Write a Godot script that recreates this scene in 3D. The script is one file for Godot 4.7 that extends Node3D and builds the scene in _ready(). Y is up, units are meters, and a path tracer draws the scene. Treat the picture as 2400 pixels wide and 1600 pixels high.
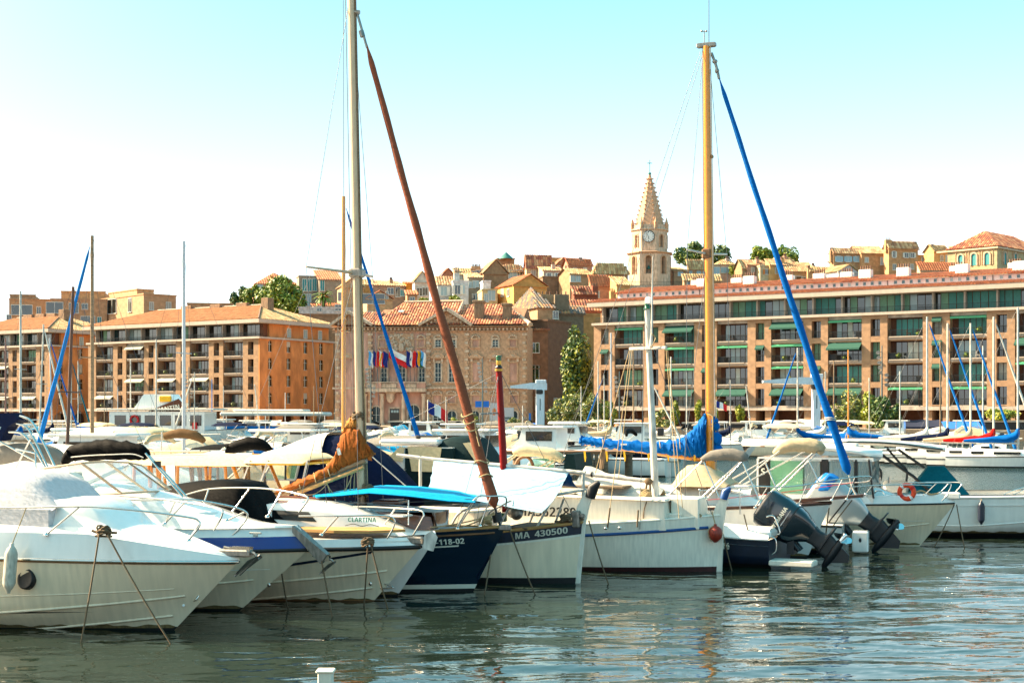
extends Node3D
const F := 3333.0      # focal length in photograph pixels (2400 x 1600)
const HY := 970.0      # horizon row
const EYE := 3.0       # eye height above the water
class MB:
	var v := PackedVector3Array()
	var n := PackedVector3Array()
	var c := PackedColorArray()
	var ix := PackedInt32Array()
	var col := Color(1, 1, 1)
	func tri(a: Vector3, b: Vector3, d: Vector3) -> void:
		var k := v.size()
		var nn := (b - a).cross(d - a).normalized()
		v.append(a); v.append(b); v.append(d)
		n.append(nn); n.append(nn); n.append(nn)
		c.append(col); c.append(col); c.append(col)
		ix.append(k); ix.append(k + 2); ix.append(k + 1)
	func quad(a: Vector3, b: Vector3, d: Vector3, e: Vector3) -> void:
		var k := v.size()
		var nn := (d - a).cross(e - b).normalized()
		v.append(a); v.append(b); v.append(d); v.append(e)
		n.append(nn); n.append(nn); n.append(nn); n.append(nn)
		c.append(col); c.append(col); c.append(col); c.append(col)
		ix.append(k); ix.append(k + 2); ix.append(k + 1)
		ix.append(k); ix.append(k + 3); ix.append(k + 2)
	func box(p: Vector3, s: Vector3, b := Basis()) -> MB:
		var x := b.x * s.x * 0.5
		var y := b.y * s.y * 0.5
		var z := b.z * s.z * 0.5
		quad(p - x - y + z, p + x - y + z, p + x + y + z, p - x + y + z)
		quad(p + x - y - z, p - x - y - z, p - x + y - z, p + x + y - z)
		quad(p + x - y + z, p + x - y - z, p + x + y - z, p + x + y + z)
		quad(p - x - y - z, p - x - y + z, p - x + y + z, p - x + y - z)
		quad(p - x + y + z, p + x + y + z, p + x + y - z, p - x + y - z)
		quad(p - x - y - z, p + x - y - z, p + x - y + z, p - x - y + z)
		return self
	func bb(x0: float, x1: float, y0: float, y1: float, z0: float, z1: float) -> MB:
		return box(Vector3((x0 + x1) / 2, (y0 + y1) / 2, (z0 + z1) / 2), Vector3(absf(x1 - x0), absf(y1 - y0), absf(z1 - z0)))
	func cbox(p: Vector3, s: Vector3, ch: float, b := Basis()) -> MB:
		var rings := []
		for k in 4:
			var inset: float = ch if (k == 0 or k == 3) else 0.0
			var yy: float = [-s.y / 2, -s.y / 2 + ch, s.y / 2 - ch, s.y / 2][k]
			var hx := s.x / 2 - inset
			var hz := s.z / 2 - inset
			var q := ch
			var r := PackedVector3Array()
			for e in [[-hx + q, hz], [hx - q, hz], [hx, hz - q], [hx, -hz + q], [hx - q, -hz], [-hx + q, -hz], [-hx, -hz + q], [-hx, hz - q]]:
				r.append(p + b * Vector3(e[0], yy, e[1]))
			rings.append(r)
		return loft(rings, true, true, true, false)
	func loft(rings: Array, closed := true, cap0 := false, cap1 := false, smooth := true) -> MB:
		var m: int = rings[0].size()
		var cnt := rings.size()
		if not smooth:
			for i in cnt - 1:
				for j in (m if closed else m - 1):
					var j2 := (j + 1) % m
					quad(rings[i][j], rings[i][j2], rings[i + 1][j2], rings[i + 1][j])
		else:
			var k0 := v.size()
			var acc := PackedVector3Array()
			acc.resize(m * cnt)
			for i in cnt - 1:
				for j in (m if closed else m - 1):
					var j2 := (j + 1) % m
					var a: Vector3 = rings[i][j]
					var b: Vector3 = rings[i][j2]
					var d: Vector3 = rings[i + 1][j2]
					var e: Vector3 = rings[i + 1][j]
					var nn := (d - a).cross(e - b)
					acc[i * m + j] += nn; acc[i * m + j2] += nn; acc[(i + 1) * m + j2] += nn; acc[(i + 1) * m + j] += nn
					var q := k0 + i * m
					ix.append(q + j); ix.append(q + m + j2); ix.append(q + j2)
					ix.append(q + j); ix.append(q + m + j); ix.append(q + m + j2)
			for i in cnt:
				for j in m:
					v.append(rings[i][j]); c.append(col)
					var nn := acc[i * m + j]
					n.append(nn.normalized() if nn.length_squared() > 1e-18 else Vector3.UP)
		if cap0: fan(rings[0], true)
		if cap1: fan(rings[cnt - 1], false)
		return self
	func fan(r: PackedVector3Array, back: bool) -> void:
		var mid := Vector3.ZERO
		for p in r: mid += p
		mid /= r.size()
		for j in r.size():
			if back: tri(mid, r[(j + 1) % r.size()], r[j])
			else: tri(mid, r[j], r[(j + 1) % r.size()])
	func tube(pts: Array, rad, sides := 6, cap := true) -> MB:
		var rings := []
		var ref := Vector3(0.31, 0.2, 0.93)
		for i in pts.size():
			var a: Vector3 = pts[maxi(i - 1, 0)]
			var b: Vector3 = pts[mini(i + 1, pts.size() - 1)]
			var d := (b - a).normalized()
			if absf(d.dot(ref)) > 0.97: ref = Vector3(0.9, 0.3, 0.1)
			var s := d.cross(ref).normalized()
			var u := s.cross(d).normalized()
			ref = u
			var r: float = rad[i] if rad is Array else rad
			var ring := PackedVector3Array()
			for j in sides:
				var an := TAU * j / sides
				ring.append(pts[i] + (s * cos(an) - u * sin(an)) * r)
			rings.append(ring)
		return loft(rings, true, cap, cap)
	func lathe(prof: Array, sides := 16, xf := Transform3D()) -> MB:
		var rings := []
		for p in prof:
			var ring := PackedVector3Array()
			for j in sides:
				var an := -TAU * j / sides
				ring.append(xf * Vector3(cos(an) * p[0], p[1], sin(an) * p[0]))
			rings.append(ring)
		return loft(rings)
	func ell(p: Vector3, r: Vector3, seg := 10, b := Basis()) -> MB:
		var prof := []
		for i in seg / 2 + 1:
			var an := -PI / 2 + PI * i / (seg / 2)
			prof.append([cos(an), sin(an)])
		return lathe(prof, seg, Transform3D(b * Basis.from_scale(r), p))
	func prism(pts: PackedVector2Array, z0: float, z1: float, xf := Transform3D()) -> MB:
		var p2 := pts
		if Geometry2D.is_polygon_clockwise(pts):
			p2 = pts.duplicate(); p2.reverse()
		var t := Geometry2D.triangulate_polygon(p2)
		for k in range(0, t.size(), 3):
			var a := p2[t[k]]
			var b := p2[t[k + 1]]
			var d := p2[t[k + 2]]
			if (b - a).cross(d - a) < 0:
				var h := b; b = d; d = h
			tri(xf * Vector3(a.x, a.y, z1), xf * Vector3(b.x, b.y, z1), xf * Vector3(d.x, d.y, z1))
			tri(xf * Vector3(a.x, a.y, z0), xf * Vector3(d.x, d.y, z0), xf * Vector3(b.x, b.y, z0))
		for k in p2.size():
			var a := p2[k]
			var b := p2[(k + 1) % p2.size()]
			quad(xf * Vector3(a.x, a.y, z0), xf * Vector3(b.x, b.y, z0), xf * Vector3(b.x, b.y, z1), xf * Vector3(a.x, a.y, z1))
		return self
	func sheet(rows: Array, th := 0.01) -> MB:
		loft(rows, false)
		var low := []
		for r in rows:
			var q := PackedVector3Array()
			for p in r: q.append(p - Vector3(0, th, 0))
			q.reverse()
			low.append(q)
		loft(low, false)
		return self
	func mesh() -> ArrayMesh:
		var a := []
		a.resize(Mesh.ARRAY_MAX)
		a[Mesh.ARRAY_VERTEX] = v
		a[Mesh.ARRAY_NORMAL] = n
		a[Mesh.ARRAY_COLOR] = c
		a[Mesh.ARRAY_INDEX] = ix
		var m := ArrayMesh.new()
		m.add_surface_from_arrays(Mesh.PRIMITIVE_TRIANGLES, a)
		return m
func mb_() -> MB: return MB.new()
func V(x: float, y: float, z: float) -> Vector3: return Vector3(x, y, z)
func V2(x: float, y: float) -> Vector2: return Vector2(x, y)
func pv(a := []) -> PackedVector3Array: return PackedVector3Array(a)
func pv2(a := []) -> PackedVector2Array: return PackedVector2Array(a)
var taken := {}
var named := {}
var M := {}
var T := {}
var rng := RandomNumberGenerator.new()
func numbered(s: String) -> String:
	if not taken.has(s):
		taken[s] = 0
		return s
	taken[s] += 1
	return "%s_%03d" % [s, taken[s]]
func tag(o: Node, label: String, category: String, group := "") -> void:
	o.set_meta("label", label)
	o.set_meta("category", category)
	if group != "": o.set_meta("group", group)
func thing(called: String, label: String, category: String, at := Vector3.ZERO, yaw := 0.0, group := "") -> Node3D:
	var o := Node3D.new()
	o.name = numbered(called)
	add_child(o)
	o.position = at
	o.rotation.y = yaw
	tag(o, label, category, group)
	return o
func part(called: String, mb, m: Material, parent: Node, at := Vector3.ZERO, b := Basis()) -> MeshInstance3D:
	var o := MeshInstance3D.new()
	var nk := "%d %s" % [parent.get_instance_id(), called]
	named[nk] = named.get(nk, -1) + 1
	o.name = called if named[nk] == 0 else "%s_%03d" % [called, named[nk]]
	o.mesh = mb.mesh() if mb is MB else mb
	o.material_override = m
	parent.add_child(o, true)
	o.transform = Transform3D(b, at)
	return o
func struct(called: String, mb: MB, m: Material, label: String) -> MeshInstance3D:
	var o := part(called, mb, m, self)
	o.set_meta("kind", "structure")
	o.set_meta("label", label)
	o.set_meta("category", called.split("_")[0])
	return o
func solo(called: String, mb, m: Material, label: String, category: String, group := "") -> MeshInstance3D:
	var o := part(numbered(called), mb, m, self)
	tag(o, label, category, group)
	return o
func W(px: float, py: float, d: float) -> Vector3:
	return V((px - 1200.0) * d / F, EYE + (HY - py) * d / F, -d)
func WW(px: float, py: float) -> Vector3:
	var d := EYE * F / (py - HY)
	return V((px - 1200.0) * d / F, 0, -d)
func bp(node: Node3D, px: float, py: float, zl: float) -> Vector3:
	var inv := node.transform.affine_inverse()
	var o := inv * V(0, EYE, 0)
	var d := inv.basis * V((px - 1200.0) / F, (HY - py) / F, -1.0)
	return o + d * ((zl - o.z) / d.z)
func bps(node: Node3D, arr: Array, zl := 0.0) -> Array:
	var out := []
	for e in arr:
		out.append(bp(node, e[0], e[1], e[2] if e.size() > 2 else zl))
	return out
# ---------------------------------------------------------------- materials
func noise_tex(key: String, size: int, freq: float, lo: float, hi: float, oct := 4, stretch := V2(1, 1), seed_ := 1, contrast := 1.0) -> ImageTexture:
	if T.has(key): return T[key]
	var nz := FastNoiseLite.new()
	nz.seed = seed_
	nz.noise_type = FastNoiseLite.TYPE_SIMPLEX_SMOOTH
	nz.frequency = 1.0
	nz.fractal_octaves = oct
	var im := Image.create(size, size, true, Image.FORMAT_RGB8)
	for y in size:
		for x in size:
			var u := float(x) / size
			var w := float(y) / size
			var a := nz.get_noise_2d(u * freq * stretch.x, w * freq * stretch.y)
			var b := nz.get_noise_2d((u - 1.0) * freq * stretch.x, w * freq * stretch.y)
			var d := nz.get_noise_2d(u * freq * stretch.x, (w - 1.0) * freq * stretch.y)
			var e := nz.get_noise_2d((u - 1.0) * freq * stretch.x, (w - 1.0) * freq * stretch.y)
			var val := lerpf(lerpf(a, b, u), lerpf(d, e, u), w)
			val = clampf(0.5 + val * contrast, 0, 1)
			var g := lerpf(lo, hi, val)
			im.set_pixel(x, y, Color(g, g, g))
	im.generate_mipmaps()
	T[key] = ImageTexture.create_from_image(im)
	return T[key]
func normal_tex(key: String, size: int, freq: float, strength: float, stretch := V2(1, 1), oct := 3) -> ImageTexture:
	if T.has(key): return T[key]
	var nz := FastNoiseLite.new()
	nz.seed = 7
	nz.frequency = 1.0
	nz.fractal_octaves = oct
	var im := Image.create(size, size, false, Image.FORMAT_RGB8)
	var hgt := PackedFloat32Array()
	hgt.resize(size * size)
	for y in size:
		for x in size:
			var u := float(x) / size
			var w := float(y) / size
			var a := nz.get_noise_2d(u * freq * stretch.x, w * freq * stretch.y)
			var b := nz.get_noise_2d((u - 1.0) * freq * stretch.x, w * freq * stretch.y)
			var d := nz.get_noise_2d(u * freq * stretch.x, (w - 1.0) * freq * stretch.y)
			var e := nz.get_noise_2d((u - 1.0) * freq * stretch.x, (w - 1.0) * freq * stretch.y)
			hgt[y * size + x] = lerpf(lerpf(a, b, u), lerpf(d, e, u), w)
	for y in size:
		for x in size:
			var dx := hgt[y * size + (x + 1) % size] - hgt[y * size + x]
			var dy := hgt[((y + 1) % size) * size + x] - hgt[y * size + x]
			var nn := V(-dx * strength * size, -dy * strength * size, 1).normalized()
			im.set_pixel(x, y, Color(nn.x * 0.5 + 0.5, nn.y * 0.5 + 0.5, nn.z * 0.5 + 0.5))
	T[key] = ImageTexture.create_from_image(im)
	return T[key]
func mat(key: String, col: Color, rough := 0.6, o := {}) -> StandardMaterial3D:
	if M.has(key): return M[key]
	var m := StandardMaterial3D.new()
	m.resource_name = key
	m.albedo_color = col
	m.roughness = rough
	m.metallic = o.get("metal", 0.0)
	m.metallic_specular = o.get("spec", 0.5)
	if o.has("tex"):
		m.albedo_texture = o.tex
	if o.has("normal"):
		m.normal_enabled = true
		m.normal_texture = o.normal
		m.normal_scale = o.get("nscale", 1.0)
	if o.has("tex") or o.has("normal"):
		m.uv1_triplanar = true
		m.uv1_world_triplanar = o.get("world", true)
		var s: float = o.get("scale", 0.5)
		m.uv1_scale = o.scale3 if o.has("scale3") else V(s, s, s)
	if o.has("vc"):
		m.vertex_color_use_as_albedo = true
	if o.has("coat"):
		m.clearcoat_enabled = true
		m.clearcoat = o.coat
		m.clearcoat_roughness = 0.08
	if o.has("alpha"):
		m.transparency = BaseMaterial3D.TRANSPARENCY_ALPHA
		m.albedo_color.a = o.alpha
	if o.has("back"):
		m.backlight_enabled = true
		m.backlight = o.back
	m.cull_mode = BaseMaterial3D.CULL_DISABLED
	M[key] = m
	return m
func make_materials() -> void:
	var plaster := noise_tex("plaster", 256, 6, 0.78, 1.0, 5, V2(1, 1), 3, 1.1)
	var streak := noise_tex("streak", 256, 8, 0.88, 1.0, 4, V2(2.2, 0.35), 5, 1.0)
	var grain := noise_tex("grain", 256, 10, 0.62, 1.0, 4, V2(0.25, 3.0), 9, 1.2)
	var cloth := noise_tex("cloth", 256, 9, 0.86, 1.0, 4, V2(1, 1), 11, 1.0)
	var stain := noise_tex("stain", 256, 5, 0.72, 1.0, 5, V2(1.6, 0.5), 21, 1.3)
	var cn := normal_tex("clothn", 256, 7, 0.02, V2(1, 1.6))
	mat("gel", Color(0.93, 0.915, 0.885), 0.16, {"tex": noise_tex("gelt", 256, 4, 0.93, 1.0, 4, V2(2, 0.6), 31), "scale": 0.6, "coat": 0.5})
	mat("gel_cream", Color(0.97, 0.88, 0.755), 0.2, {"tex": streak, "scale": 0.5, "coat": 0.4})  # cream; on white hulls its beige paints in warm bounce on shaded sides
	mat("gel_old", Color(0.88, 0.86, 0.81), 0.35, {"tex": streak, "scale": 0.7})
	mat("paint_white", Color(0.94, 0.9, 0.83), 0.42, {"tex": streak, "scale": 0.8})
	mat("paint_cream", Color(0.94, 0.86, 0.74), 0.42, {"tex": streak, "scale": 0.35})  # warm bounce on the shaded white hull is put into this cream
	mat("deck", Color(0.9, 0.89, 0.87), 0.45, {"tex": cloth, "scale": 1.2})
	mat("navy", Color(0.03, 0.075, 0.15), 0.1, {"coat": 0.8})
	mat("navy_dull", Color(0.06, 0.11, 0.2), 0.4, {"tex": stain, "scale": 0.7})
	mat("blue_stripe", Color(0.03, 0.2, 0.5), 0.25)
	mat("blue_line", Color(0.06, 0.27, 0.5), 0.4)
	mat("cyan_stripe", Color(0.1, 0.45, 0.62), 0.3)
	mat("antifoul", Color(0.06, 0.06, 0.07), 0.7, {"tex": stain, "scale": 1.5})
	mat("antifoul_red", Color(0.26, 0.07, 0.06), 0.7, {"tex": stain, "scale": 1.5})
	mat("scum", Color(0.5, 0.42, 0.26), 0.9, {"tex": stain, "scale": 3.0})
	mat("rubber", Color(0.055, 0.055, 0.06), 0.55)
	mat("steel", Color(0.82, 0.8, 0.77), 0.14, {"metal": 1.0})
	mat("galv", Color(0.62, 0.6, 0.57), 0.42, {"metal": 0.8, "tex": stain, "scale": 2.0})
	mat("alu", Color(0.78, 0.68, 0.56), 0.4, {"metal": 0.25, "tex": streak, "scale": 0.8})
	mat("mast_white", Color(0.84, 0.82, 0.78), 0.45, {"tex": stain, "scale": 0.8})
	mat("mast_grey", Color(0.66, 0.68, 0.7), 0.35, {"metal": 0.4})
	mat("mast_tan", Color(0.62, 0.5, 0.36), 0.4, {"tex": grain, "scale": 0.5})
	mat("varnish", Color(0.9, 0.55, 0.045), 0.2, {"tex": cloth, "scale": 0.7, "coat": 0.6})
	mat("varnish_dark", Color(0.5, 0.23, 0.07), 0.22, {"tex": grain, "scale": 0.9, "coat": 0.6})
	mat("wood", Color(0.56, 0.38, 0.22), 0.6, {"tex": grain, "scale": 0.8})
	mat("wood_grey", Color(0.5, 0.42, 0.33), 0.8, {"tex": grain, "scale": 0.6})
	mat("ply", Color(0.83, 0.62, 0.35), 0.55, {"tex": grain, "scale": 0.5})
	mat("mast_red", Color(0.46, 0.035, 0.02), 0.35, {"spec": 0.3})
	mat("mast_brown", Color(0.3, 0.17, 0.1), 0.45)
	mat("sail_brown", Color(0.52, 0.3, 0.22), 0.75, {"spec": 0.18, "tex": cloth, "normal": cn, "nscale": 0.28, "scale": 1.1})
	mat("sail_rust", Color(0.6, 0.33, 0.14), 0.75, {"spec": 0.18, "tex": cloth, "normal": cn, "nscale": 0.28, "scale": 1.4})
	mat("sail_tan", Color(0.72, 0.5, 0.26), 0.75, {"spec": 0.18, "tex": cloth, "normal": cn, "nscale": 0.28, "scale": 1.4})
	mat("sail_blue", Color(0.0, 0.36, 0.66), 0.7, {"spec": 0.18, "tex": cloth, "normal": cn, "nscale": 0.28, "scale": 1.2})
	mat("sail_lightblue", Color(0.1, 0.45, 0.75), 0.7, {"spec": 0.18, "tex": cloth, "normal": cn, "nscale": 0.28, "scale": 1.2})
	mat("tarp_turq", Color(0.02, 0.58, 0.78), 0.5, {"spec": 0.18, "tex": cloth, "normal": cn, "nscale": 0.28, "scale": 1.2, "back": Color(0.0, 0.2, 0.26)})
	mat("tarp_pale", Color(0.62, 0.76, 0.84), 0.55, {"spec": 0.18, "tex": cloth, "normal": cn, "nscale": 0.28, "scale": 1.0, "back": Color(0.15, 0.2, 0.24)})
	mat("canvas_white", Color(0.85, 0.83, 0.79), 0.8, {"spec": 0.18, "tex": cloth, "normal": cn, "nscale": 0.28, "scale": 1.2, "back": Color(0.2, 0.18, 0.15)})
	mat("canvas_beige", Color(0.76, 0.68, 0.55), 0.8, {"spec": 0.18, "tex": cloth, "normal": cn, "nscale": 0.28, "scale": 1.2, "back": Color(0.16, 0.12, 0.08)})
	mat("canvas_cream", Color(0.86, 0.78, 0.62), 0.8, {"spec": 0.18, "tex": cloth, "normal": cn, "nscale": 0.28, "scale": 1.2, "back": Color(0.25, 0.18, 0.08)})
	mat("canvas_grey", Color(0.5, 0.48, 0.45), 0.8, {"spec": 0.18, "tex": cloth, "normal": cn, "nscale": 0.28, "scale": 1.4})
	mat("canvas_pale", Color(0.76, 0.75, 0.76), 0.8, {"spec": 0.18, "tex": cloth, "normal": cn, "nscale": 0.28, "scale": 1.2})
	mat("canvas_navy", Color(0.035, 0.085, 0.2), 0.75, {"spec": 0.18, "tex": cloth, "normal": cn, "nscale": 0.28, "scale": 1.2})
	mat("canvas_black", Color(0.022, 0.022, 0.026), 0.7, {"spec": 0.18, "tex": cloth, "normal": cn, "nscale": 0.28, "scale": 1.4})
	mat("canvas_green", Color(0.08, 0.16, 0.17), 0.75, {"spec": 0.18, "tex": cloth, "normal": cn, "nscale": 0.28, "scale": 1.2})
	mat("canvas_teal", Color(0.03, 0.36, 0.42), 0.7, {"spec": 0.18, "tex": cloth, "normal": cn, "nscale": 0.28, "scale": 1.2})
	mat("canvas_brown", Color(0.4, 0.3, 0.2), 0.8, {"spec": 0.18, "tex": cloth, "scale": 1.2})
	mat("canvas_red", Color(0.72, 0.08, 0.05), 0.75, {"spec": 0.18, "tex": cloth, "scale": 1.2})
	mat("yellow", Color(0.92, 0.68, 0.05), 0.5)
	mat("orange", Color(0.88, 0.26, 0.05), 0.5)
	mat("red", Color(0.75, 0.05, 0.04), 0.5)
	mat("buoy", Color(0.6, 0.17, 0.08), 0.5, {"tex": stain, "scale": 3.0})
	mat("fender_white", Color(0.82, 0.79, 0.72), 0.5, {"tex": stain, "scale": 2.5})
	mat("rope", Color(0.42, 0.34, 0.25), 0.9, {"tex": cloth, "scale": 8.0})
	mat("rope_pale", Color(0.68, 0.58, 0.42), 0.9, {"tex": cloth, "scale": 8.0})
	mat("wire", Color(0.36, 0.37, 0.38), 0.35, {"metal": 0.8})
	mat("black", Color(0.03, 0.03, 0.032), 0.4)
	mat("black_frame", Color(0.05, 0.04, 0.04), 0.35)
	mat("engine", Color(0.045, 0.075, 0.11), 0.16, {"coat": 0.7})
	mat("engine_low", Color(0.06, 0.075, 0.1), 0.4)
	mat("engine_silver", Color(0.66, 0.67, 0.66), 0.22, {"metal": 0.3, "coat": 0.6})
	mat("chrome", Color(0.85, 0.85, 0.85), 0.08, {"metal": 1.0})
	mat("white", Color(0.88, 0.88, 0.87), 0.4)
	mat("ink", Color(0.04, 0.04, 0.045), 0.5)
	mat("letter_white", Color(0.85, 0.83, 0.76), 0.5)
	mat("letter_green", Color(0.1, 0.5, 0.42), 0.5)
	mat("window", Color(0.55, 0.68, 0.7), 0.04, {"alpha": 0.3})
	mat("window_dark", Color(0.05, 0.07, 0.08), 0.06, {"spec": 0.7})
	mat("window_green", Color(0.55, 0.8, 0.62), 0.05, {"alpha": 0.45})
	mat("curtain", Color(0.76, 0.72, 0.66), 0.85, {"tex": noise_tex("curt", 128, 14, 0.8, 1.0, 2, V2(2.5, 0.2), 41), "scale": 0.9})
	mat("lantern_green", Color(0.02, 0.32, 0.2), 0.25)
	mat("brass", Color(0.72, 0.55, 0.25), 0.3, {"metal": 0.8})
	mat("stone_tan", Color(0.68, 0.53, 0.4), 0.85, {"tex": plaster, "scale": 0.22})
	mat("stone_left", Color(0.64, 0.5, 0.37), 0.85, {"tex": plaster, "scale": 0.22})
	mat("stone_orange", Color(0.84, 0.55, 0.31), 0.85, {"tex": stain, "scale": 0.09})
	mat("stone_joint", Color(0.5, 0.34, 0.2), 0.9)
	mat("concrete", Color(0.72, 0.66, 0.6), 0.8, {"tex": streak, "scale": 0.12})
	mat("concrete_pale", Color(0.76, 0.7, 0.64), 0.8, {"tex": stain, "scale": 0.15})
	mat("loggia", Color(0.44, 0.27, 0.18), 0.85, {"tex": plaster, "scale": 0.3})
	mat("attic_white", Color(0.88, 0.86, 0.84), 0.8, {"tex": streak, "scale": 0.2})
	mat("tile", Color(1, 1, 1), 0.85, {"vc": true})
	mat("blind_green", Color(0.47, 0.63, 0.52), 0.8, {"tex": streak, "scale": 0.5})
	mat("blind_teal", Color(0.3, 0.55, 0.52), 0.8, {"tex": streak, "scale": 0.5})
	mat("blind_white", Color(0.74, 0.76, 0.72), 0.8, {"tex": streak, "scale": 0.5})
	mat("awning_green", Color(0.22, 0.36, 0.32), 0.8, {"spec": 0.18, "tex": cloth, "scale": 0.6, "back": Color(0.01, 0.16, 0.11)})
	mat("awning_pale", Color(0.74, 0.72, 0.66), 0.8, {"spec": 0.18, "tex": cloth, "scale": 0.6, "back": Color(0.2, 0.18, 0.15)})
	mat("awning_mint", Color(0.36, 0.66, 0.5), 0.8, {"spec": 0.18, "tex": cloth, "scale": 0.6, "back": Color(0.08, 0.2, 0.14)})
	mat("pane", Color(0.07, 0.1, 0.1), 0.06, {"spec": 0.8})
	mat("pane_teal", Color(0.1, 0.22, 0.23), 0.08, {"spec": 0.8})
	mat("pane_light", Color(0.55, 0.62, 0.62), 0.12)
	mat("frame_brown", Color(0.25, 0.13, 0.08), 0.6)
	mat("frame_white", Color(0.78, 0.77, 0.73), 0.6)
	mat("rail_dark", Color(0.09, 0.1, 0.1), 0.5)
	mat("town_pink", Color(0.84, 0.63, 0.54), 0.9, {"tex": stain, "scale": 0.1})
	mat("town_stone", Color(0.82, 0.64, 0.5), 0.9, {"tex": plaster, "scale": 0.3})
	mat("town_pale", Color(0.86, 0.74, 0.63), 0.9, {"tex": stain, "scale": 0.25})
	mat("town_dark", Color(0.5, 0.37, 0.3), 0.9, {"tex": stain, "scale": 0.4})
	mat("town_brown", Color(0.62, 0.44, 0.32), 0.9, {"tex": stain, "scale": 0.12})
	mat("chimney", Color(0.6, 0.48, 0.37), 0.9, {"tex": stain, "scale": 0.3})
	mat("door_dark", Color(0.16, 0.14, 0.13), 0.5)
	mat("glass_blue", Color(0.13, 0.2, 0.22), 0.12, {"spec": 0.3})
	mat("shutter_blue", Color(0.55, 0.68, 0.74), 0.7)
	mat("shutter_teal", Color(0.16, 0.5, 0.52), 0.7)
	mat("shutter_wood", Color(0.75, 0.43, 0.15), 0.7)
	mat("shutter_grey", Color(0.62, 0.58, 0.54), 0.7)
	mat("copper", Color(0.2, 0.45, 0.42), 0.7)
	mat("dome_grey", Color(0.38, 0.36, 0.34), 0.7, {"tex": stain, "scale": 0.5})
	mat("clock_face", Color(0.84, 0.84, 0.82), 0.5)
	mat("zinc", Color(0.6, 0.6, 0.6), 0.5)
	mat("kiosk_dark", Color(0.09, 0.09, 0.1), 0.5, {"tex": streak, "scale": 0.4})
	mat("lamp_grey", Color(0.3, 0.36, 0.37), 0.45)
	mat("lift_white", Color(0.84, 0.86, 0.88), 0.35, {"tex": streak, "scale": 0.3})
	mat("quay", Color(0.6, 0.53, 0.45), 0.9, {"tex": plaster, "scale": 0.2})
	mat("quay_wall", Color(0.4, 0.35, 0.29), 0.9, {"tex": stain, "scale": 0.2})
	mat("terrain", Color(0.42, 0.36, 0.24), 0.95, {"tex": plaster, "scale": 0.05})
	mat("leaf", Color(1, 1, 1), 0.55, {"vc": true, "back": Color(0.18, 0.2, 0.02)})
	mat("bark", Color(0.22, 0.16, 0.11), 0.9)
	mat("parasol", Color(0.85, 0.84, 0.8), 0.8, {"back": Color(0.25, 0.24, 0.22)})
	mat("awning_blue", Color(0.1, 0.4, 0.75), 0.8)
	mat("awning_navy", Color(0.04, 0.09, 0.2), 0.8)
	mat("awning_orange", Color(0.75, 0.42, 0.2), 0.8)
	mat("flag_white", Color(0.85, 0.85, 0.84), 0.8, {"back": Color(0.2, 0.2, 0.2)})
	mat("flag_blue", Color(0.03, 0.12, 0.45), 0.8, {"back": Color(0.0, 0.03, 0.12)})
	mat("flag_red", Color(0.78, 0.04, 0.05), 0.8, {"back": Color(0.2, 0.0, 0.0)})
	mat("flag_yellow", Color(0.88, 0.6, 0.04), 0.8)
	mat("flag_sky", Color(0.3, 0.6, 0.82), 0.8)
	mat("flag_green", Color(0.03, 0.35, 0.2), 0.8)
	mat("pennant", Color(0.34, 0.18, 0.1), 0.8)
	var wn := normal_tex("watern", 512, 14, 0.012, V2(0.8, 1.6), 4)
	mat("water", Color(0.11, 0.15, 0.12), 0.02, {"normal": wn, "nscale": 0.04, "scale": 0.16, "spec": 0.5})
	mat("water_far", Color(0.12, 0.18, 0.16), 0.04, {"normal": wn, "nscale": 2.4, "scale": 0.22, "spec": 0.5})
# ---------------------------------------------------------------- the place
func _ready() -> void:
	rng.seed = 20240
	var near := 0.5
	var cam := Camera3D.new()
	cam.name = "camera"
	cam.projection = Camera3D.PROJECTION_FRUSTUM
	cam.near = near
	cam.far = 1500.0
	cam.size = near * 1600.0 / F
	cam.frustum_offset = V2(0, near * (HY - 800.0) / F)
	cam.position = V(0, EYE, 0)
	add_child(cam)
	cam.current = true
	var sky := ProceduralSkyMaterial.new()
	sky.sky_top_color = Color(0.247, 0.54, 0.626)
	sky.sky_horizon_color = Color(0.965, 0.98, 0.97)
	sky.sky_curve = 0.1
	sky.sky_energy_multiplier = 0.64
	sky.ground_horizon_color = Color(0.55, 0.52, 0.47)
	sky.ground_bottom_color = Color(0.3, 0.29, 0.27)
	sky.sun_angle_max = 85.0
	sky.sun_curve = 0.4
	var env := Environment.new()
	env.background_mode = Environment.BG_SKY
	env.sky = Sky.new()
	env.sky.sky_material = sky
	env.tonemap_mode = Environment.TONE_MAPPER_LINEAR
	env.tonemap_exposure = 7.6
	env.sdfgi_enabled = true
	env.ssao_enabled = true
	env.ssil_enabled = true
	var we := WorldEnvironment.new()
	we.name = "world_environment"
	we.environment = env
	add_child(we)
	var sun := DirectionalLight3D.new()
	sun.name = "sun"
	var az := deg_to_rad(74.0)      # west of the view axis
	var el := deg_to_rad(34.0)
	var to_sun := V(-sin(az) * cos(el), sin(el), -cos(az) * cos(el))
	sun.look_at_from_position(Vector3.ZERO, -to_sun, Vector3.UP)
	sun.light_energy = 0.85
	sun.light_color = Color(1.0, 0.91, 0.77)
	sun.light_angular_distance = 0.5
	sun.shadow_enabled = true
	add_child(sun)
	make_materials()
	build_setting()
	build_buildings()
	build_quay()
	build_front_boats()
	build_middle_boats()
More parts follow.
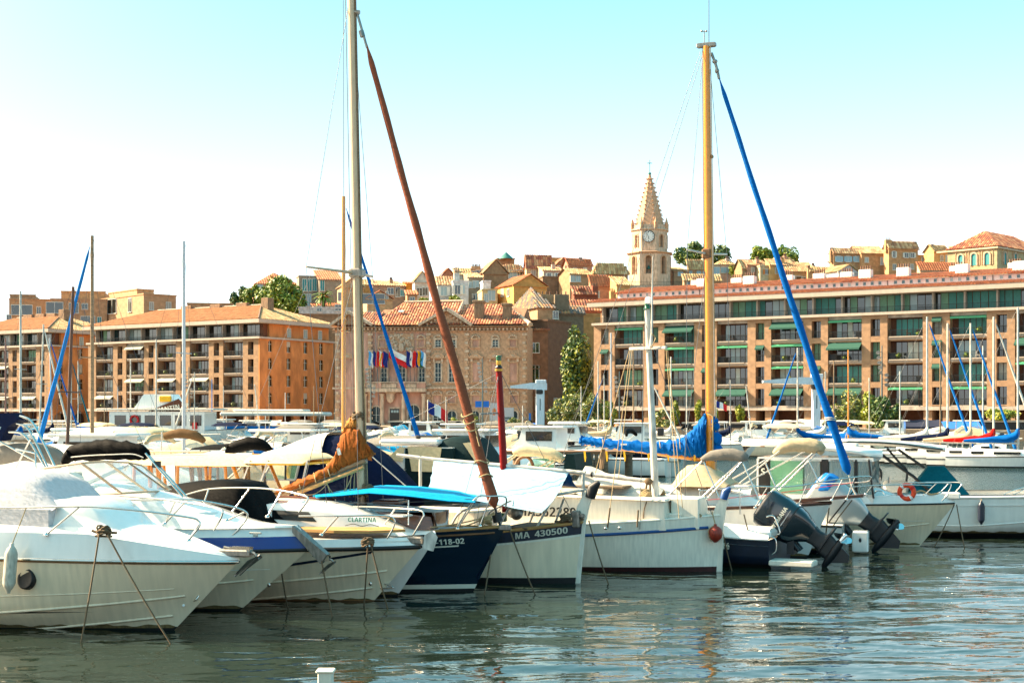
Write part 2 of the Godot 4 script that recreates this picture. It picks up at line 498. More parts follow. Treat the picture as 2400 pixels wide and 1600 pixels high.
# ---------------------------------------------------------------- setting
const Q := 1.2          # height of the quay above the water
const QA := 0.562       # angle of the quay front in plan, radians (32.2 degrees)
func wave(x: float, z: float, nz: FastNoiseLite) -> float:
	return 0.022 * nz.get_noise_2d(x * 0.28, z * 0.7) + 0.008 * nz.get_noise_2d(x * 0.8 + 40, z * 2.0) + 0.0028 * nz.get_noise_2d(x * 2.2 - 17, z * 5.5)
func build_setting() -> void:
	var nz := FastNoiseLite.new()
	nz.seed = 4
	nz.frequency = 1.0
	nz.fractal_type = FastNoiseLite.FRACTAL_NONE
	var x0 := -17.0
	var x1 := 18.0
	var d0 := 13.0
	var d1 := 44.0
	var cx := 318
	var cz := 300
	var mb := mb_()
	for j in cz + 1:
		var z := -lerpf(d0, d1, float(j) / cz)
		for i in cx + 1:
			var x := lerpf(x0, x1, float(i) / cx)
			var e := clampf(minf(minf(x - x0, x1 - x), minf(-z - d0, d1 + z)) / 2.0, 0, 1)
			var h := wave(x, z, nz)
			var q := 0.02
			var nx := -(wave(x + q, z, nz) - h) / q * e
			var nzz := -(wave(x, z + q, nz) - h) / q * e
			mb.v.append(V(x, h * e, z))
			mb.n.append(V(nx, 1, nzz).normalized())
			mb.c.append(Color(1, 1, 1))
	for j in cz:
		for i in cx:
			var k := j * (cx + 1) + i
			mb.ix.append_array(PackedInt32Array([k, k + cx + 2, k + 1, k, k + cx + 1, k + cx + 2]))
	var R := [[-700.0, x0, -60.0, 460.0], [x1, 700.0, -60.0, 460.0], [x0, x1, -60.0, d0], [x0, x1, d1, 460.0]]
	var far := mb_()
	for r in R:
		far.quad(V(r[0], 0, -r[2]), V(r[1], 0, -r[2]), V(r[1], 0, -r[3]), V(r[0], 0, -r[3]))
	var wa := struct("water", mb, M.water, "calm dark green harbour water with small ripples")
	part("open_water", far, M.water_far, wa)
	var qy := func(x: float) -> float: return 195.0 - 0.63 * x
	mb = mb_()
	mb.quad(V(-420, Q, -qy.call(-420)), V(240, Q, -qy.call(240)), V(700, Q, -900), V(-900, Q, -900))
	struct("quay_ground", mb, M.quay, "pale stone paving of the quay in front of the buildings")
	mb = mb_()
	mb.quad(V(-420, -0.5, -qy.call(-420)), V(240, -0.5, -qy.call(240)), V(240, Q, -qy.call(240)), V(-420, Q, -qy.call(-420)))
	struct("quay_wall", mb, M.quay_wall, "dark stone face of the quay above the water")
	mb = mb_()
	mb.bb(-90, 90, -0.6, 1.35, -6.0, 70.0)
	struct("south_quay", mb, M.quay, "sunlit stone quay on the photographer's side of the harbour")
	mb = mb_()
	var rows := []
	for j in 26:
		var d := 215.0 + j * 22.0
		var row := pv()
		for i in 34:
			var x := -330.0 + i * 20.0
			row.append(V(x, hill(x, d), -d))
		rows.append(row)
	mb.loft(rows, false)
	struct("hill", mb, M.terrain, "dry slope of the hill under the old town")
func hill(x: float, d: float) -> float:
	var q := d - (220.0 - 0.63 * x)
	var f := 0.35 + 0.65 * smoothstep(-95.0, -25.0, x)
	return Q - 0.25 + 31.0 * f * smoothstep(22.0, 125.0, q) + 6.0 * f * smoothstep(125.0, 260.0, q)
# ---------------------------------------------------------------- roofs
var PAL := {
	"orange": [Color(0.44, 0.14, 0.055), Color(0.4, 0.12, 0.045), Color(0.47, 0.16, 0.065), Color(0.37, 0.105, 0.04)],
	"apricot": [Color(0.46, 0.19, 0.07), Color(0.43, 0.17, 0.06), Color(0.49, 0.21, 0.08)],
	"straw": [Color(0.48, 0.32, 0.15), Color(0.42, 0.26, 0.11), Color(0.52, 0.37, 0.19), Color(0.36, 0.2, 0.09)],  # yellow of sun on the roofs is put into these tile colours
	"mottled": [Color(0.42, 0.13, 0.06), Color(0.5, 0.2, 0.09), Color(0.33, 0.1, 0.055), Color(0.56, 0.28, 0.14), Color(0.26, 0.1, 0.06)],
	"dark": [Color(0.12, 0.1, 0.09), Color(0.17, 0.13, 0.1), Color(0.3, 0.14, 0.07), Color(0.09, 0.09, 0.085), Color(0.38, 0.2, 0.09)],
	"brown": [Color(0.4, 0.21, 0.1), Color(0.46, 0.27, 0.13), Color(0.33, 0.16, 0.08), Color(0.5, 0.34, 0.18)],
}
func tiles(mb: MB, a: Vector3, b: Vector3, c: Vector3, d: Vector3, pal: String, w := 0.42, len := 0.6) -> void:
	var eave := (b - a)
	var L := eave.length()
	var e := eave / L
	var up := d - a
	var da := up.dot(e)
	var sl := up - e * da
	var H := sl.length()
	var s := sl / H
	var db := L - da - (c - d).length()
	var nn := e.cross(s).normalized()
	var cols: Array = PAL[pal]
	var nc := maxi(1, int(round(L / w)))
	var ww := L / nc
	for i in nc:
		var p0 := i * ww
		var pm := p0 + ww * 0.5
		var lim := H
		if da > 0.01: lim = minf(lim, H * pm / da)
		if db > 0.01: lim = minf(lim, H * (L - pm) / db)
		if lim < 0.05: continue
		var nr := maxi(1, int(ceil(lim / len)))
		for r in nr:
			var y0 := r * len
			var y1 := minf(lim, (r + 1) * len)
			var base: Color = cols[rng.randi() % cols.size()]
			mb.col = base * rng.randf_range(0.82, 1.15)
			var lo := nn * 0.05
			var hi := nn * 0.02
			var A := a + e * p0 + s * y0
			var B := a + e * (p0 + ww * 0.3) + s * y0 + nn * 0.11 + lo
			var C := a + e * (p0 + ww * 0.7) + s * y0 + nn * 0.11 + lo
			var D := a + e * (p0 + ww) + s * y0
			var A1 := a + e * p0 + s * y1
			var B1 := a + e * (p0 + ww * 0.3) + s * y1 + nn * 0.11 + hi
			var C1 := a + e * (p0 + ww * 0.7) + s * y1 + nn * 0.11 + hi
			var D1 := a + e * (p0 + ww) + s * y1
			mb.quad(A, B, B1, A1)
			mb.quad(B, C, C1, B1)
			mb.quad(C, D, D1, C1)
			if r == 0:
				mb.tri(A, D, (B + C) * 0.5)
	mb.col = Color(1, 1, 1)
var cache := {}
func cached(key: String, f: Callable) -> Mesh:
	if not cache.has(key):
		cache[key] = f.call().mesh()
	return cache[key]
func stuff(o: Node) -> Node:
	o.set_meta("kind", "stuff")
	return o
# ---------------------------------------------------------------- harbour apartment blocks
func big_frame(w: float) -> MB:
	var mb := mb_()
	var np := 5
	for i in np + 1:
		mb.bb(0.75 + (w - 0.95) * i / np - 0.045, 0.75 + (w - 0.95) * i / np + 0.045, 0.0, 2.3, -0.05, 0.05)
	mb.bb(0.7, w - 0.15, 2.3, 2.42, -0.05, 0.05)
	return mb
func railing(w: float, h: float) -> MB:
	var mb := mb_()
	mb.bb(0, w, h - 0.05, h, -0.03, 0.03)
	mb.bb(0, w, 0.06, 0.1, -0.02, 0.02)
	var k := int(w / 0.16)
	for i in k + 1:
		mb.bb(w * i / k - 0.014, w * i / k + 0.014, 0.1, h - 0.05, -0.014, 0.014)
	return mb
func awning(w: float, out: float, drop: float) -> MB:
	var mb := mb_()
	var rows := []
	for j in 4:
		var t := j / 3.0
		var r := pv()
		for i in 7:
			r.append(V(w * i / 6.0, -drop * t - 0.05 * sin(PI * t), out * t))
		rows.append(r)
	mb.sheet(rows, 0.02)
	mb.bb(0, w, -drop - 0.2, -drop + 0.01, out - 0.012, out + 0.012)
	for x in [0.12, w - 0.12]:
		mb.tube([V(x, -drop - 0.6, 0), V(x, -drop, out)], 0.02, 4)
	return mb
func leafy(r: float, n: int) -> MB:
	var mb := mb_()
	for i in n:
		var d := V(rng.randfn(), rng.randfn(), rng.randfn()).normalized()
		var q := d * r * pow(rng.randf(), 0.4)
		var a := d.cross(V(rng.randfn(), rng.randfn(), rng.randfn())).normalized() * 0.12
		mb.col = (GREEN[rng.randi() % 4] as Color) * rng.randf_range(0.7, 1.2)
		mb.quad(q - a, q + d.cross(a) * 0.6, q + a, q - d.cross(a) * 0.6)
	return mb
func apartment_block(called: String, label: String, at: Vector3, len: float, deep: float, u0: float, stone: String, green: bool, wide := true) -> Node3D:
	var b := thing(called, label, "building", at, -QA)
	var fl := [2.8, 5.85, 8.9, 11.95, 15.0]
	var mods := []
	var u := u0 - 8.19
	while u < len:
		mods.append(u)
		u += 8.19
	var op := []
	for m0 in mods:
		if m0 + 4.7 < len - 0.4 and m0 > 0.4: op.append([m0, m0 + 4.7, true])
		if m0 + 7.2 < len - 0.4 and m0 + 5.9 > 0.4: op.append([m0 + 5.9, m0 + 7.2, false])
	var x := 0.0
	var st: Material = M[stone]
	for o in op + [[len, len, false]]:
		if o[0] - x > 0.05:
			part("pier", mb_().bb(x, o[0], 2.8, 14.95, -1.7, 0.0), st, b)
			part("ground_pier", mb_().bb(x + 0.05, o[0] - 0.05, 0.0, 2.28, -3.0, -0.15), st, b)
		x = o[1]
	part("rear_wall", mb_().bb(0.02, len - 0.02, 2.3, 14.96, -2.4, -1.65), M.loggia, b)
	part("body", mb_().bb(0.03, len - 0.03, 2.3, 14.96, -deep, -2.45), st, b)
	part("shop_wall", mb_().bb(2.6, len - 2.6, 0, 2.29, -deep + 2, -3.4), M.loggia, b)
	part("ledge", mb_().bb(-0.1, len + 0.1, 2.3, 2.78, -2.0, 0.28), M.concrete_pale, b)
	part("cornice", mb_().bb(-0.15, len + 0.25, 14.97, 15.32, -deep, 0.45), M.concrete, b)
	var bf := cached("bigframe", func(): return big_frame(4.7))
	var pan := cached("bigpane", func(): return mb_().bb(0, 0.74, 0, 2.28, -0.02, 0.02))
	var sp := cached("smallpane", func(): return mb_().bb(0, 0.6, 0, 2.3, -0.02, 0.02))
	var sf := cached("smallframe", func():
		var mb := mb_()
		mb.bb(0, 0.07, 0, 2.4, -0.05, 0.05); mb.bb(1.23, 1.3, 0, 2.4, -0.05, 0.05); mb.bb(0.615, 0.685, 0, 2.4, -0.05, 0.05); mb.bb(0, 1.3, 2.33, 2.42, -0.05, 0.05)
		return mb)
	var rb := cached("bigrail", func(): return railing(4.66, 0.95))
	var rs := cached("smallrail", func(): return railing(1.26, 0.95))
	var slab := cached("slab", func(): return mb_().bb(0.02, 4.68, -0.34, 0.05, -1.9, -0.22).bb(0.25, 4.2, -0.06, 0.07, -0.22, 0.1))
	var lint := cached("lintel", func(): return mb_().bb(0.01, 4.69, 2.55, 3.0, -1.9, -0.3))
	var sslab := cached("sslab", func(): return mb_().bb(0.005, 1.295, 2.45, 3.2, -1.5, -0.012))
	var plinth := cached("splinth", func(): return mb_().bb(0.005, 1.295, -0.02, 0.14, -1.5, -0.012))
	var plant := cached("planter", func(): return mb_().bb(0, 0.9, 0, 0.85, -0.25, 0.25))
	for o in op:
		for k in 4:
			var y: float = fl[k] + 0.06
			var r := rng.randf()
			if o[2]:
				part("balcony_slab", slab, M.concrete, b, V(o[0], y, 0))
				if k < 4: part("lintel", lint, st if k < 3 else M.concrete_pale, b, V(o[0], y, 0))
				var wn := part("window", bf, M.frame_brown, b, V(o[0], y + 0.06, -1.5))
				var closed := rng.randf() < (0.42 if green else 0.12)
				for i in 5:
					var mm: Material = M.pane
					var q := rng.randf()
					if closed: mm = M.blind_green if r < 0.5 else M.blind_teal
					elif q < 0.2: mm = M.pane_light
					elif q < 0.34: mm = M.blind_white
					elif q < 0.45: mm = M.pane_teal
					part("pane", pan, mm, wn, V(0.755 + 0.75 * i, 0.01, 0))
				part("railing", rb, M.rail_dark, b, V(o[0] + 0.02, y, -0.26))
				if rng.randf() < 0.55:
					part("planter", plant, M.kiosk_dark, b, V(o[0] + 0.06 + 3.7 * float(rng.randf() < 0.25), y + 0.05, -0.62))
				if rng.randf() < 0.6:
					part("balcony_plant", cached("bplant%d" % (rng.randi() % 3), func(): return leafy(0.45, 90)), M.leaf, b, V(o[0] + rng.randf_range(0.6, 4.0), y + rng.randf_range(0.35, 0.7), -0.6))
				if rng.randf() < 0.4:
					part("balcony_chair", cached("bchair", func(): return mb_().bb(0, 0.45, 0.4, 0.46, -0.22, 0.22).bb(0, 0.05, 0.46, 0.95, -0.22, 0.22).bb(0, 0.04, 0, 0.4, 0.18, 0.22).bb(0.41, 0.45, 0, 0.4, 0.18, 0.22).bb(0, 0.04, 0, 0.4, -0.22, -0.18).bb(0.41, 0.45, 0, 0.4, -0.22, -0.18)), M.frame_white if r < 0.5 else M.wood, b, V(o[0] + rng.randf_range(0.8, 3.6), y + 0.05, -0.9))
				var aw := rng.randf()
				if green and aw < 0.2:
					part("awning", cached("awl", func(): return awning(4.6, 1.25, 0.85)), M.awning_green, b, V(o[0] + 0.05, y + 2.5, -0.28))
				elif green and aw < 0.5:
					part("awning", cached("awr", func(): return awning(4.6, 0.3, 0.16)), M.awning_mint, b, V(o[0] + 0.05, y + 2.5, -0.28))
				elif not green and aw < 0.25:
					part("awning", cached("awm", func(): return awning(4.6, 0.9, 0.6)), M.awning_pale, b, V(o[0] + 0.05, y + 2.5, -0.28))
				elif not green and aw < 0.3:
					part("awning", cached("awm", func(): return awning(4.6, 0.9, 0.6)), M.awning_mint, b, V(o[0] + 0.05, y + 2.5, -0.28))
			else:
				part("spandrel", sslab, st, b, V(o[0], y, 0))
				if k == 0: part("window_sill", plinth, st, b, V(o[0], y, 0))
				var wn := part("window", sf, M.frame_brown, b, V(o[0], y + 0.12, -1.0))
				var mm2: Material = M.pane
				if rng.randf() < 0.45: mm2 = (M.blind_green if r < 0.5 else M.blind_white) if green else M.pane_teal
				for i in 2:
					part("pane", sp, mm2, wn, V(0.04 + 0.62 * i, 0.02, -0.01))
				part("railing", rs, M.rail_dark, b, V(o[0] + 0.02, y + 0.14, -0.1))
				if green and rng.randf() < 0.2:
					part("awning", cached("aws", func(): return awning(1.24, 0.5, 0.45)), M.awning_green, b, V(o[0] + 0.03, y + 2.42, -0.05))
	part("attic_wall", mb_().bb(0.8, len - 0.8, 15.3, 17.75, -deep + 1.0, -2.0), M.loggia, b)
	var n := int((len - 2.0) / 1.02)
	var ap := cached("atticpane", func(): return mb_().bb(0, 0.92, 0, 2.3, -0.02, 0.02))
	var q2: Material = M.pane
	for i in n:
		if rng.randf() < 0.5 or i % 5 == 0:
			var q := rng.randf()
			q2 = M.pane
			if green: q2 = M.blind_teal if q < 0.28 else (M.blind_green if q < 0.5 else (M.pane_light if q < 0.66 else M.pane))
			else: q2 = M.blind_green if q < 0.12 else (M.pane_light if q < 0.3 else (M.pane_teal if q < 0.5 else M.pane))
		part("attic_pane", ap, q2, b, V(1.05 + i * 1.02, 15.36, -1.93))
	for i in int(len / 4.1):
		var px := 0.9 + i * 4.1
		part("attic_post", mb_().bb(px, px + 0.22, 15.32, 17.7, -1.8, -0.9), M.concrete if green else M.concrete_pale, b)
	part("attic_railing", railing(len - 0.6, 0.8), M.rail_dark, b, V(0.3, 15.3, -0.05))
	part("eave_slab", mb_().bb(-0.7, len + 0.9, 17.72, 18.35, -deep - 0.5, 0.9), M.concrete, b)
	return b
func build_buildings() -> void:
	var up := V(0, Q, 0)
	var kx := (1392.0 - 1200.0) / F
	var X := 220.06 * kx / (1 + 0.63 * kx)
	var R := apartment_block("apartment_block", "long tan harbour apartment block with green awnings and white attic band", V(X, Q, -(220.06 - 0.63 * X)), 69.6, 16.0, 3.5, "stone_tan", true)
	var mb := mb_()
	tiles(mb, V(-0.75, 18.36, 0.95), V(70.5, 18.36, 0.95), V(70.5, 19.0, -2.6), V(-0.75, 19.0, -2.6), "orange")
	stuff(part("roof_tiles", mb, M.tile, R))
	part("roof_band", mb_().bb(2.8, 70.3, 18.4, 19.78, -14, -2.3), M.attic_white, R)
	var sq := cached("atticsq", func(): return mb_().bb(0, 0.42, 0, 0.45, -0.1, 0.02))
	var sqf := cached("atticsqf", func():
		var m2 := mb_()
		m2.bb(-0.08, 0, -0.08, 0.53, 0, 0.06); m2.bb(0.42, 0.5, -0.08, 0.53, 0, 0.06); m2.bb(0, 0.42, 0.45, 0.53, 0, 0.06); m2.bb(0, 0.42, -0.08, 0, 0, 0.06)
		return m2)
	for i in 62:
		if i % 13 == 12:
			part("downpipe", mb_().tube([V(3.5 + i * 1.06, 18.9, -2.24), V(3.5 + i * 1.06, 19.75, -2.24)], 0.05, 6), M.rail_dark, R)
			continue
		var w := part("attic_window", sqf, M.attic_white, R, V(3.3 + i * 1.06, 19.2, -2.3))
		part("pane", sq, M.pane_teal if rng.randf() < 0.75 else M.pane_light, w, V(0, 0, 0.005))
	mb = mb_()
	tiles(mb, V(2.4, 19.8, -1.9), V(70.4, 19.8, -1.9), V(70.4, 21.0, -8.0), V(2.4, 21.0, -8.0), "orange")
	tiles(mb, V(2.4, 19.8, -14.4), V(2.4, 19.8, -1.9), V(2.4, 21.0, -8.0), V(2.4, 21.0, -8.02), "orange")
	stuff(part("roof_tiles", mb, M.tile, R))
	part("end_terrace_wall", mb_().bb(-0.12, 0.75, 15.32, 17.0, -7.0, -2.3), M.stone_tan, R)
	var pot := cached("chimneypot", func(): return mb_().lathe([[0.11, 0], [0.13, 0.1], [0.1, 0.5], [0.12, 0.55], [0.0, 0.56]], 8))
	for a in [[1545, 0], [1600, 1], [1640, 0], [1710, 1], [1760, 0], [1835, 0], [1900, 0], [1985, 1], [2075, 1], [2160, 0], [2215, 1], [2300, 0], [2352, 1], [2425, 0]]:
		var kk: float = (a[0] - 1200.0) / F
		var xx: float = (220.06 * kk / (1 + 0.63 * kk) - X) * 1.182 + (2.5 if a[1] == 0 else 1.0)
		var zz := -7.8 if a[1] == 0 else -5.0
		var yb := 20.2 if a[1] == 0 else 20.0
		var hh := 1.5 if a[1] == 0 else 1.6
		var ch := part("chimney", mb_().cbox(V(xx, yb + hh / 2, zz), V(1.7, hh, 1.1), 0.05), M.attic_white, R)
		if a[1] == 0 or rng.randf() < 0.6:
			for i in 5:
				part("pot", pot, M.town_dark, ch, V(xx - 0.65 + 0.33 * i, yb + hh, zz))
	kx = (605.0 - 1200.0) / F
	var Xc := 220.0 * kx / (1 + 0.63 * kx)
	var Lw := 43.2
	var at := V(Xc - Lw * cos(QA), Q, -(220.0 - 0.63 * Xc) - Lw * sin(QA))
	var B := apartment_block("apartment_block", "tan apartment block with orange gable end and hipped apricot tile roof", at, Lw, 20.1, 2.1, "stone_left", false)
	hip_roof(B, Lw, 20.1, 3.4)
	end_wall(B, Lw, 20.1)
	kx = (113.0 - 1200.0) / F
	Xc = 220.0 * kx / (1 + 0.63 * kx)
	Lw = 30.0
	at = V(Xc - Lw * cos(QA), Q, -(220.0 - 0.63 * Xc) - Lw * sin(QA))
	var C := apartment_block("apartment_block", "apartment block at the west edge with glass balcony strip and red roof", at, Lw, 20.1, 5.2, "stone_left", false)
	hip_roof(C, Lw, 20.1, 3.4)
	end_wall(C, Lw, 20.1)
	town_hall()
	side_house()
	hill_town()
	bell_tower()
	hill_trees()
func hip_roof(b: Node3D, L: float, deep: float, rise: float) -> void:
	var y := 18.36
	var x0 := -0.6
	var x1 := L + 0.8
	var z0 := 0.8
	var z1 := -deep - 0.4
	var zm := (z0 + z1) / 2
	var xi := 9.0
	var mb := mb_()
	tiles(mb, V(x0, y, z0), V(x1, y, z0), V(x1 - xi, y + rise, zm), V(x0 + xi, y + rise, zm), "apricot", 0.5, 0.7)
	tiles(mb, V(x1, y, z0), V(x1, y, z1), V(x1 - xi, y + rise, zm - 0.01), V(x1 - xi, y + rise, zm), "straw", 0.5, 0.7)  # sunlit end hip: its brighter yellow is painted into the tiles
	tiles(mb, V(x1, y, z1), V(x0, y, z1), V(x0 + xi, y + rise, zm), V(x1 - xi, y + rise, zm), "apricot", 0.5, 0.7)
	tiles(mb, V(x0, y, z1), V(x0, y, z0), V(x0 + xi, y + rise, zm + 0.01), V(x0 + xi, y + rise, zm), "apricot", 0.5, 0.7)
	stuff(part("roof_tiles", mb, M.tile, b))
	part("ridge", mb_().tube([V(x0 + xi, y + rise + 0.05, zm), V(x1 - xi, y + rise + 0.05, zm)], 0.16, 6), M.concrete_pale, b)
	part("hip_ridge", mb_().tube([V(x1, y + 0.1, z0), V(x1 - xi, y + rise + 0.1, zm)], 0.16, 6), M.town_dark, b)
	for e in [[0.22, 0.0], [0.42, 0.0], [0.6, 0.0]]:
		part("chimney", mb_().cbox(V(lerpf(x0 + xi, x1 - xi, e[0] * 1.4), y + rise + 0.15, zm + 0.4), V(2.6, 0.8, 0.8), 0.04), M.chimney, b)
	part("chimney", mb_().cbox(V(x1 - xi * 0.72, y + rise * 0.85, zm + 1.2), V(1.7, 3.2, 1.6), 0.05), M.chimney, b)
func end_wall(b: Node3D, L: float, deep: float) -> void:
	var y1 := 14.96
	var cols := [[-2.7, 1.0, true], [-7.6, 1.1, false], [-12.2, 1.1, false], [-16.6, 1.1, false]]
	var x0 := L - 0.02
	var x1 := L + 0.3
	var st: Material = M.stone_orange
	var z := 0.0
	for cdef in cols + [[-deep - 1.0, 2.0, false]]:
		var za: float = cdef[0] + cdef[1] / 2
		part("end_wall", mb_().bb(x0, x1, 2.8, y1, maxf(za, -deep), z), st, b)
		z = cdef[0] - cdef[1] / 2
	for cdef in cols:
		var zc: float = cdef[0]
		var w: float = cdef[1]
		var prev := 2.8
		for k in 4:
			var yb: float = 3.6 + k * 3.05
			part("end_spandrel", mb_().bb(x0, x1 - 0.002, prev, yb, zc - w / 2, zc + w / 2), st, b)
			var wn := part("window", mb_().bb(x0 - 0.05, x1 - 0.24, yb, yb + 2.0, zc - w / 2, zc + w / 2), M.pane, b)
			part("window_frame", mb_().bb(x1 - 0.24, x1 - 0.17, yb, yb + 2.0, zc - 0.04, zc + 0.04).bb(x1 - 0.24, x1 - 0.17, yb, yb + 0.07, zc - w / 2, zc + w / 2).bb(x1 - 0.24, x1 - 0.17, yb + 1.3, yb + 1.36, zc - w / 2, zc + w / 2), M.frame_white, wn)
			if rng.randf() < 0.45 and not cdef[2]:
				part("blind", mb_().bb(x1 - 0.16, x1 - 0.12, yb + rng.randf_range(0.2, 1.1), yb + 2.0, zc - w / 2 + 0.01, zc + w / 2 - 0.01), M.awning_pale, wn)
			prev = yb + 2.0
			if cdef[2]:
				for s in [-1, 1]:
					var pts := pv2([V2(s * w / 2, 2.0), V2(s * w / 2, 1.5)])
					for i in 6:
						var an := (PI / 2) * i / 5.0
						pts.append(V2(s * cos(an) * w / 2, 1.5 + sin(an) * 0.5))
					part("arch_head", mb_().prism(pts, 0, 0.2, Transform3D(Basis(V(0, 0, -1), Vector3.UP, V(1, 0, 0)), V(x1 - 0.21, yb, zc))), st, b)
		part("end_spandrel", mb_().bb(x0, x1 - 0.002, prev, y1, zc - w / 2, zc + w / 2), st, b)
	part("end_cornice", mb_().bb(L + 0.27, L + 0.62, 14.97, 15.3, -deep - 0.3, 0.45), M.concrete, b)
	part("end_ledge", mb_().bb(L + 0.12, L + 0.5, 2.3, 2.78, -deep, 0.28), M.stone_orange, b)
	part("attic_end", mb_().bb(L - 0.82, L - 0.35, 15.33, 17.71, -deep + 0.6, -3.2), st, b)
	for zc in [-8.4, -12.9, -17.0]:
		var wn := part("window", mb_().bb(L - 0.36, L - 0.3, 15.5, 17.2, zc - 0.55, zc + 0.55), M.frame_white, b)
		part("pane", mb_().bb(L - 0.31, L - 0.28, 15.6, 17.1, zc - 0.45, zc - 0.03).bb(L - 0.31, L - 0.28, 15.6, 17.1, zc + 0.03, zc + 0.45), M.pane_light, wn)
	z = 0.0
	var arches := [-2.6, -7.5, -12.1, -16.7]
	for i in 5:
		var za: float = arches[i] + 1.55 if i < 4 else -deep
		part("arcade_pier", mb_().bb(L - 0.4, x1 + 0.06, 0, 2.29, za, z), st, b)
		if i < 4:
			z = arches[i] - 1.55
			var pts := pv2([V2(-1.55, 2.29), V2(-1.55, 0.9)])
			for j in 13:
				var an := PI - PI * j / 12.0
				pts.append(V2(cos(an) * 1.5, 0.9 + sin(an) * 1.2))
			pts.append(V2(1.55, 0.9)); pts.append(V2(1.55, 2.29))
			part("arch", mb_().prism(pts, -0.4, 0.3, Transform3D(Basis(V(0, 0, -1), Vector3.UP, V(1, 0, 0)), V(L, 0, arches[i]))), st, b)
			part("keystone", mb_().bb(x1 - 0.1, x1 + 0.12, 1.9, 2.32, arches[i] - 0.18, arches[i] + 0.18), M.concrete_pale, b)
# ---------------------------------------------------------------- town hall (facade traced on its own plane)
var th: Node3D
func tp(x: float, y: float, z := 0.0) -> Vector3:
	return bp(th, 780.0 + x / 4.126, 640.0 + y / 4.126, z)
func tb(called: String, x0: float, y0: float, x1: float, y1: float, z0: float, z1: float, m: Material, parent: Node = null) -> MeshInstance3D:
	var a := tp(x0, y1)
	var b := tp(x1, y0)
	return part(called, mb_().bb(a.x, b.x, a.y, b.y, z0, z1), m, parent if parent else th)
func arch_pts(w: float, h: float, seg := 10) -> PackedVector2Array:
	var r := w / 2
	var pts := pv2([V2(-r, 0), V2(r, 0)])
	for i in seg + 1:
		var an := PI * i / seg
		pts.append(V2(cos(an) * r, h - r + sin(an) * r))
	return pts
func arch_frame(w: float, h: float, t: float, seg := 10) -> PackedVector2Array:
	var r := w / 2
	var pts := pv2()
	pts.append(V2(-r - t, 0))
	for i in seg + 1:
		var an := PI - PI * i / seg
		pts.append(V2(cos(an) * (r + t), h - r + sin(an) * (r + t)))
	pts.append(V2(r + t, 0))
	pts.append(V2(r, 0))
	for i in seg + 1:
		var an := PI * i / seg
		pts.append(V2(cos(an) * r, h - r + sin(an) * r))
	pts.append(V2(-r, 0))
	return pts
func town_window(xc: float, y0: float, y1: float, w: float, arched: bool, blind: bool, hood: int) -> void:
	var lo := tp(xc, y1)
	var hi := tp(xc, y0)
	var h := hi.y - lo.y
	var at := V(lo.x, lo.y, 0.0)
	var fm := mb_()
	if arched: fm.prism(arch_frame(w, h, 0.22), 0.005, 0.16)
	else:
		fm.bb(-w / 2 - 0.22, -w / 2, -0.1, h, 0.005, 0.16); fm.bb(w / 2, w / 2 + 0.22, -0.1, h, 0.005, 0.16)
		fm.bb(-w / 2 - 0.3, w / 2 + 0.3, h, h + 0.28, 0.005, 0.2)
		fm.bb(-w / 2 - 0.32, w / 2 + 0.32, -0.28, -0.1, 0.005, 0.26)
	var win := part("blind_window" if blind else "window", fm, M.town_stone if blind else M.town_pale, th, at)
	if arched: part("pane", mb_().prism(arch_pts(w, h), 0.0, 0.03), M.town_stone if blind else M.glass_blue, win)
	else: part("pane", mb_().bb(-w / 2, w / 2, -0.1, h, 0.0, 0.03), M.town_pink if blind else M.glass_blue, win)
	if not blind:
		var g := mb_()
		g.bb(-0.04, 0.04, 0, h - 0.02, 0.031, 0.07)
		for i in 3: g.bb(-w / 2, w / 2, h * (0.22 + 0.24 * i) - 0.025, h * (0.22 + 0.24 * i) + 0.025, 0.031, 0.06)
		g.bb(-w / 2, -w / 2 + 0.06, 0, h - (w / 2 if arched else 0.0), 0.031, 0.07); g.bb(w / 2 - 0.06, w / 2, 0, h - (w / 2 if arched else 0.0), 0.031, 0.07)
		part("glazing_bars", g, M.frame_white, win)
	if hood == 1:
		var t := mb_()
		t.prism(pv2([V2(-w / 2 - 0.6, h + 0.75), V2(w / 2 + 0.6, h + 0.75), V2(w / 2 + 0.6, h + 0.95), V2(0, h + 1.65), V2(-w / 2 - 0.6, h + 0.95)]), 0.005, 0.5)
		part("hood", t, M.town_stone, win)
		part("hood_carving", mb_().ell(V(0, h + 1.15, 0.5), V(0.35, 0.14, 0.06), 8).bb(-w / 2 - 0.35, -w / 2, h + 0.2, h + 0.75, 0.005, 0.3).bb(w / 2, w / 2 + 0.35, h + 0.2, h + 0.75, 0.005, 0.3), M.town_pale, win)
	elif hood == 2:
		var pts := pv2([V2(-w / 2 - 0.6, h + 0.7), V2(w / 2 + 0.6, h + 0.7)])
		for i in 9:
			var an := PI * i / 8.0
			pts.append(V2(cos(an) * (w / 2 + 0.6), h + 0.88 + sin(an) * 0.75))
		part("hood", mb_().prism(pts, 0.005, 0.5), M.town_stone, win)
		part("hood_carving", mb_().ell(V(0, h + 1.05, 0.5), V(0.45, 0.22, 0.07), 8).bb(-w / 2 - 0.35, -w / 2, h + 0.2, h + 0.7, 0.005, 0.3).bb(w / 2, w / 2 + 0.35, h + 0.2, h + 0.7, 0.005, 0.3), M.town_pale, win)
	elif hood == 3:
		var m3 := mb_()
		for i in 7:
			var an := PI * i / 6.0
			m3.ell(V(cos(an) * (w / 2 + 0.1), h + 0.35 + sin(an) * 0.35, 0.14), V(0.2, 0.16, 0.14), 6)
		part("scroll_carving", m3, M.town_pale, win)
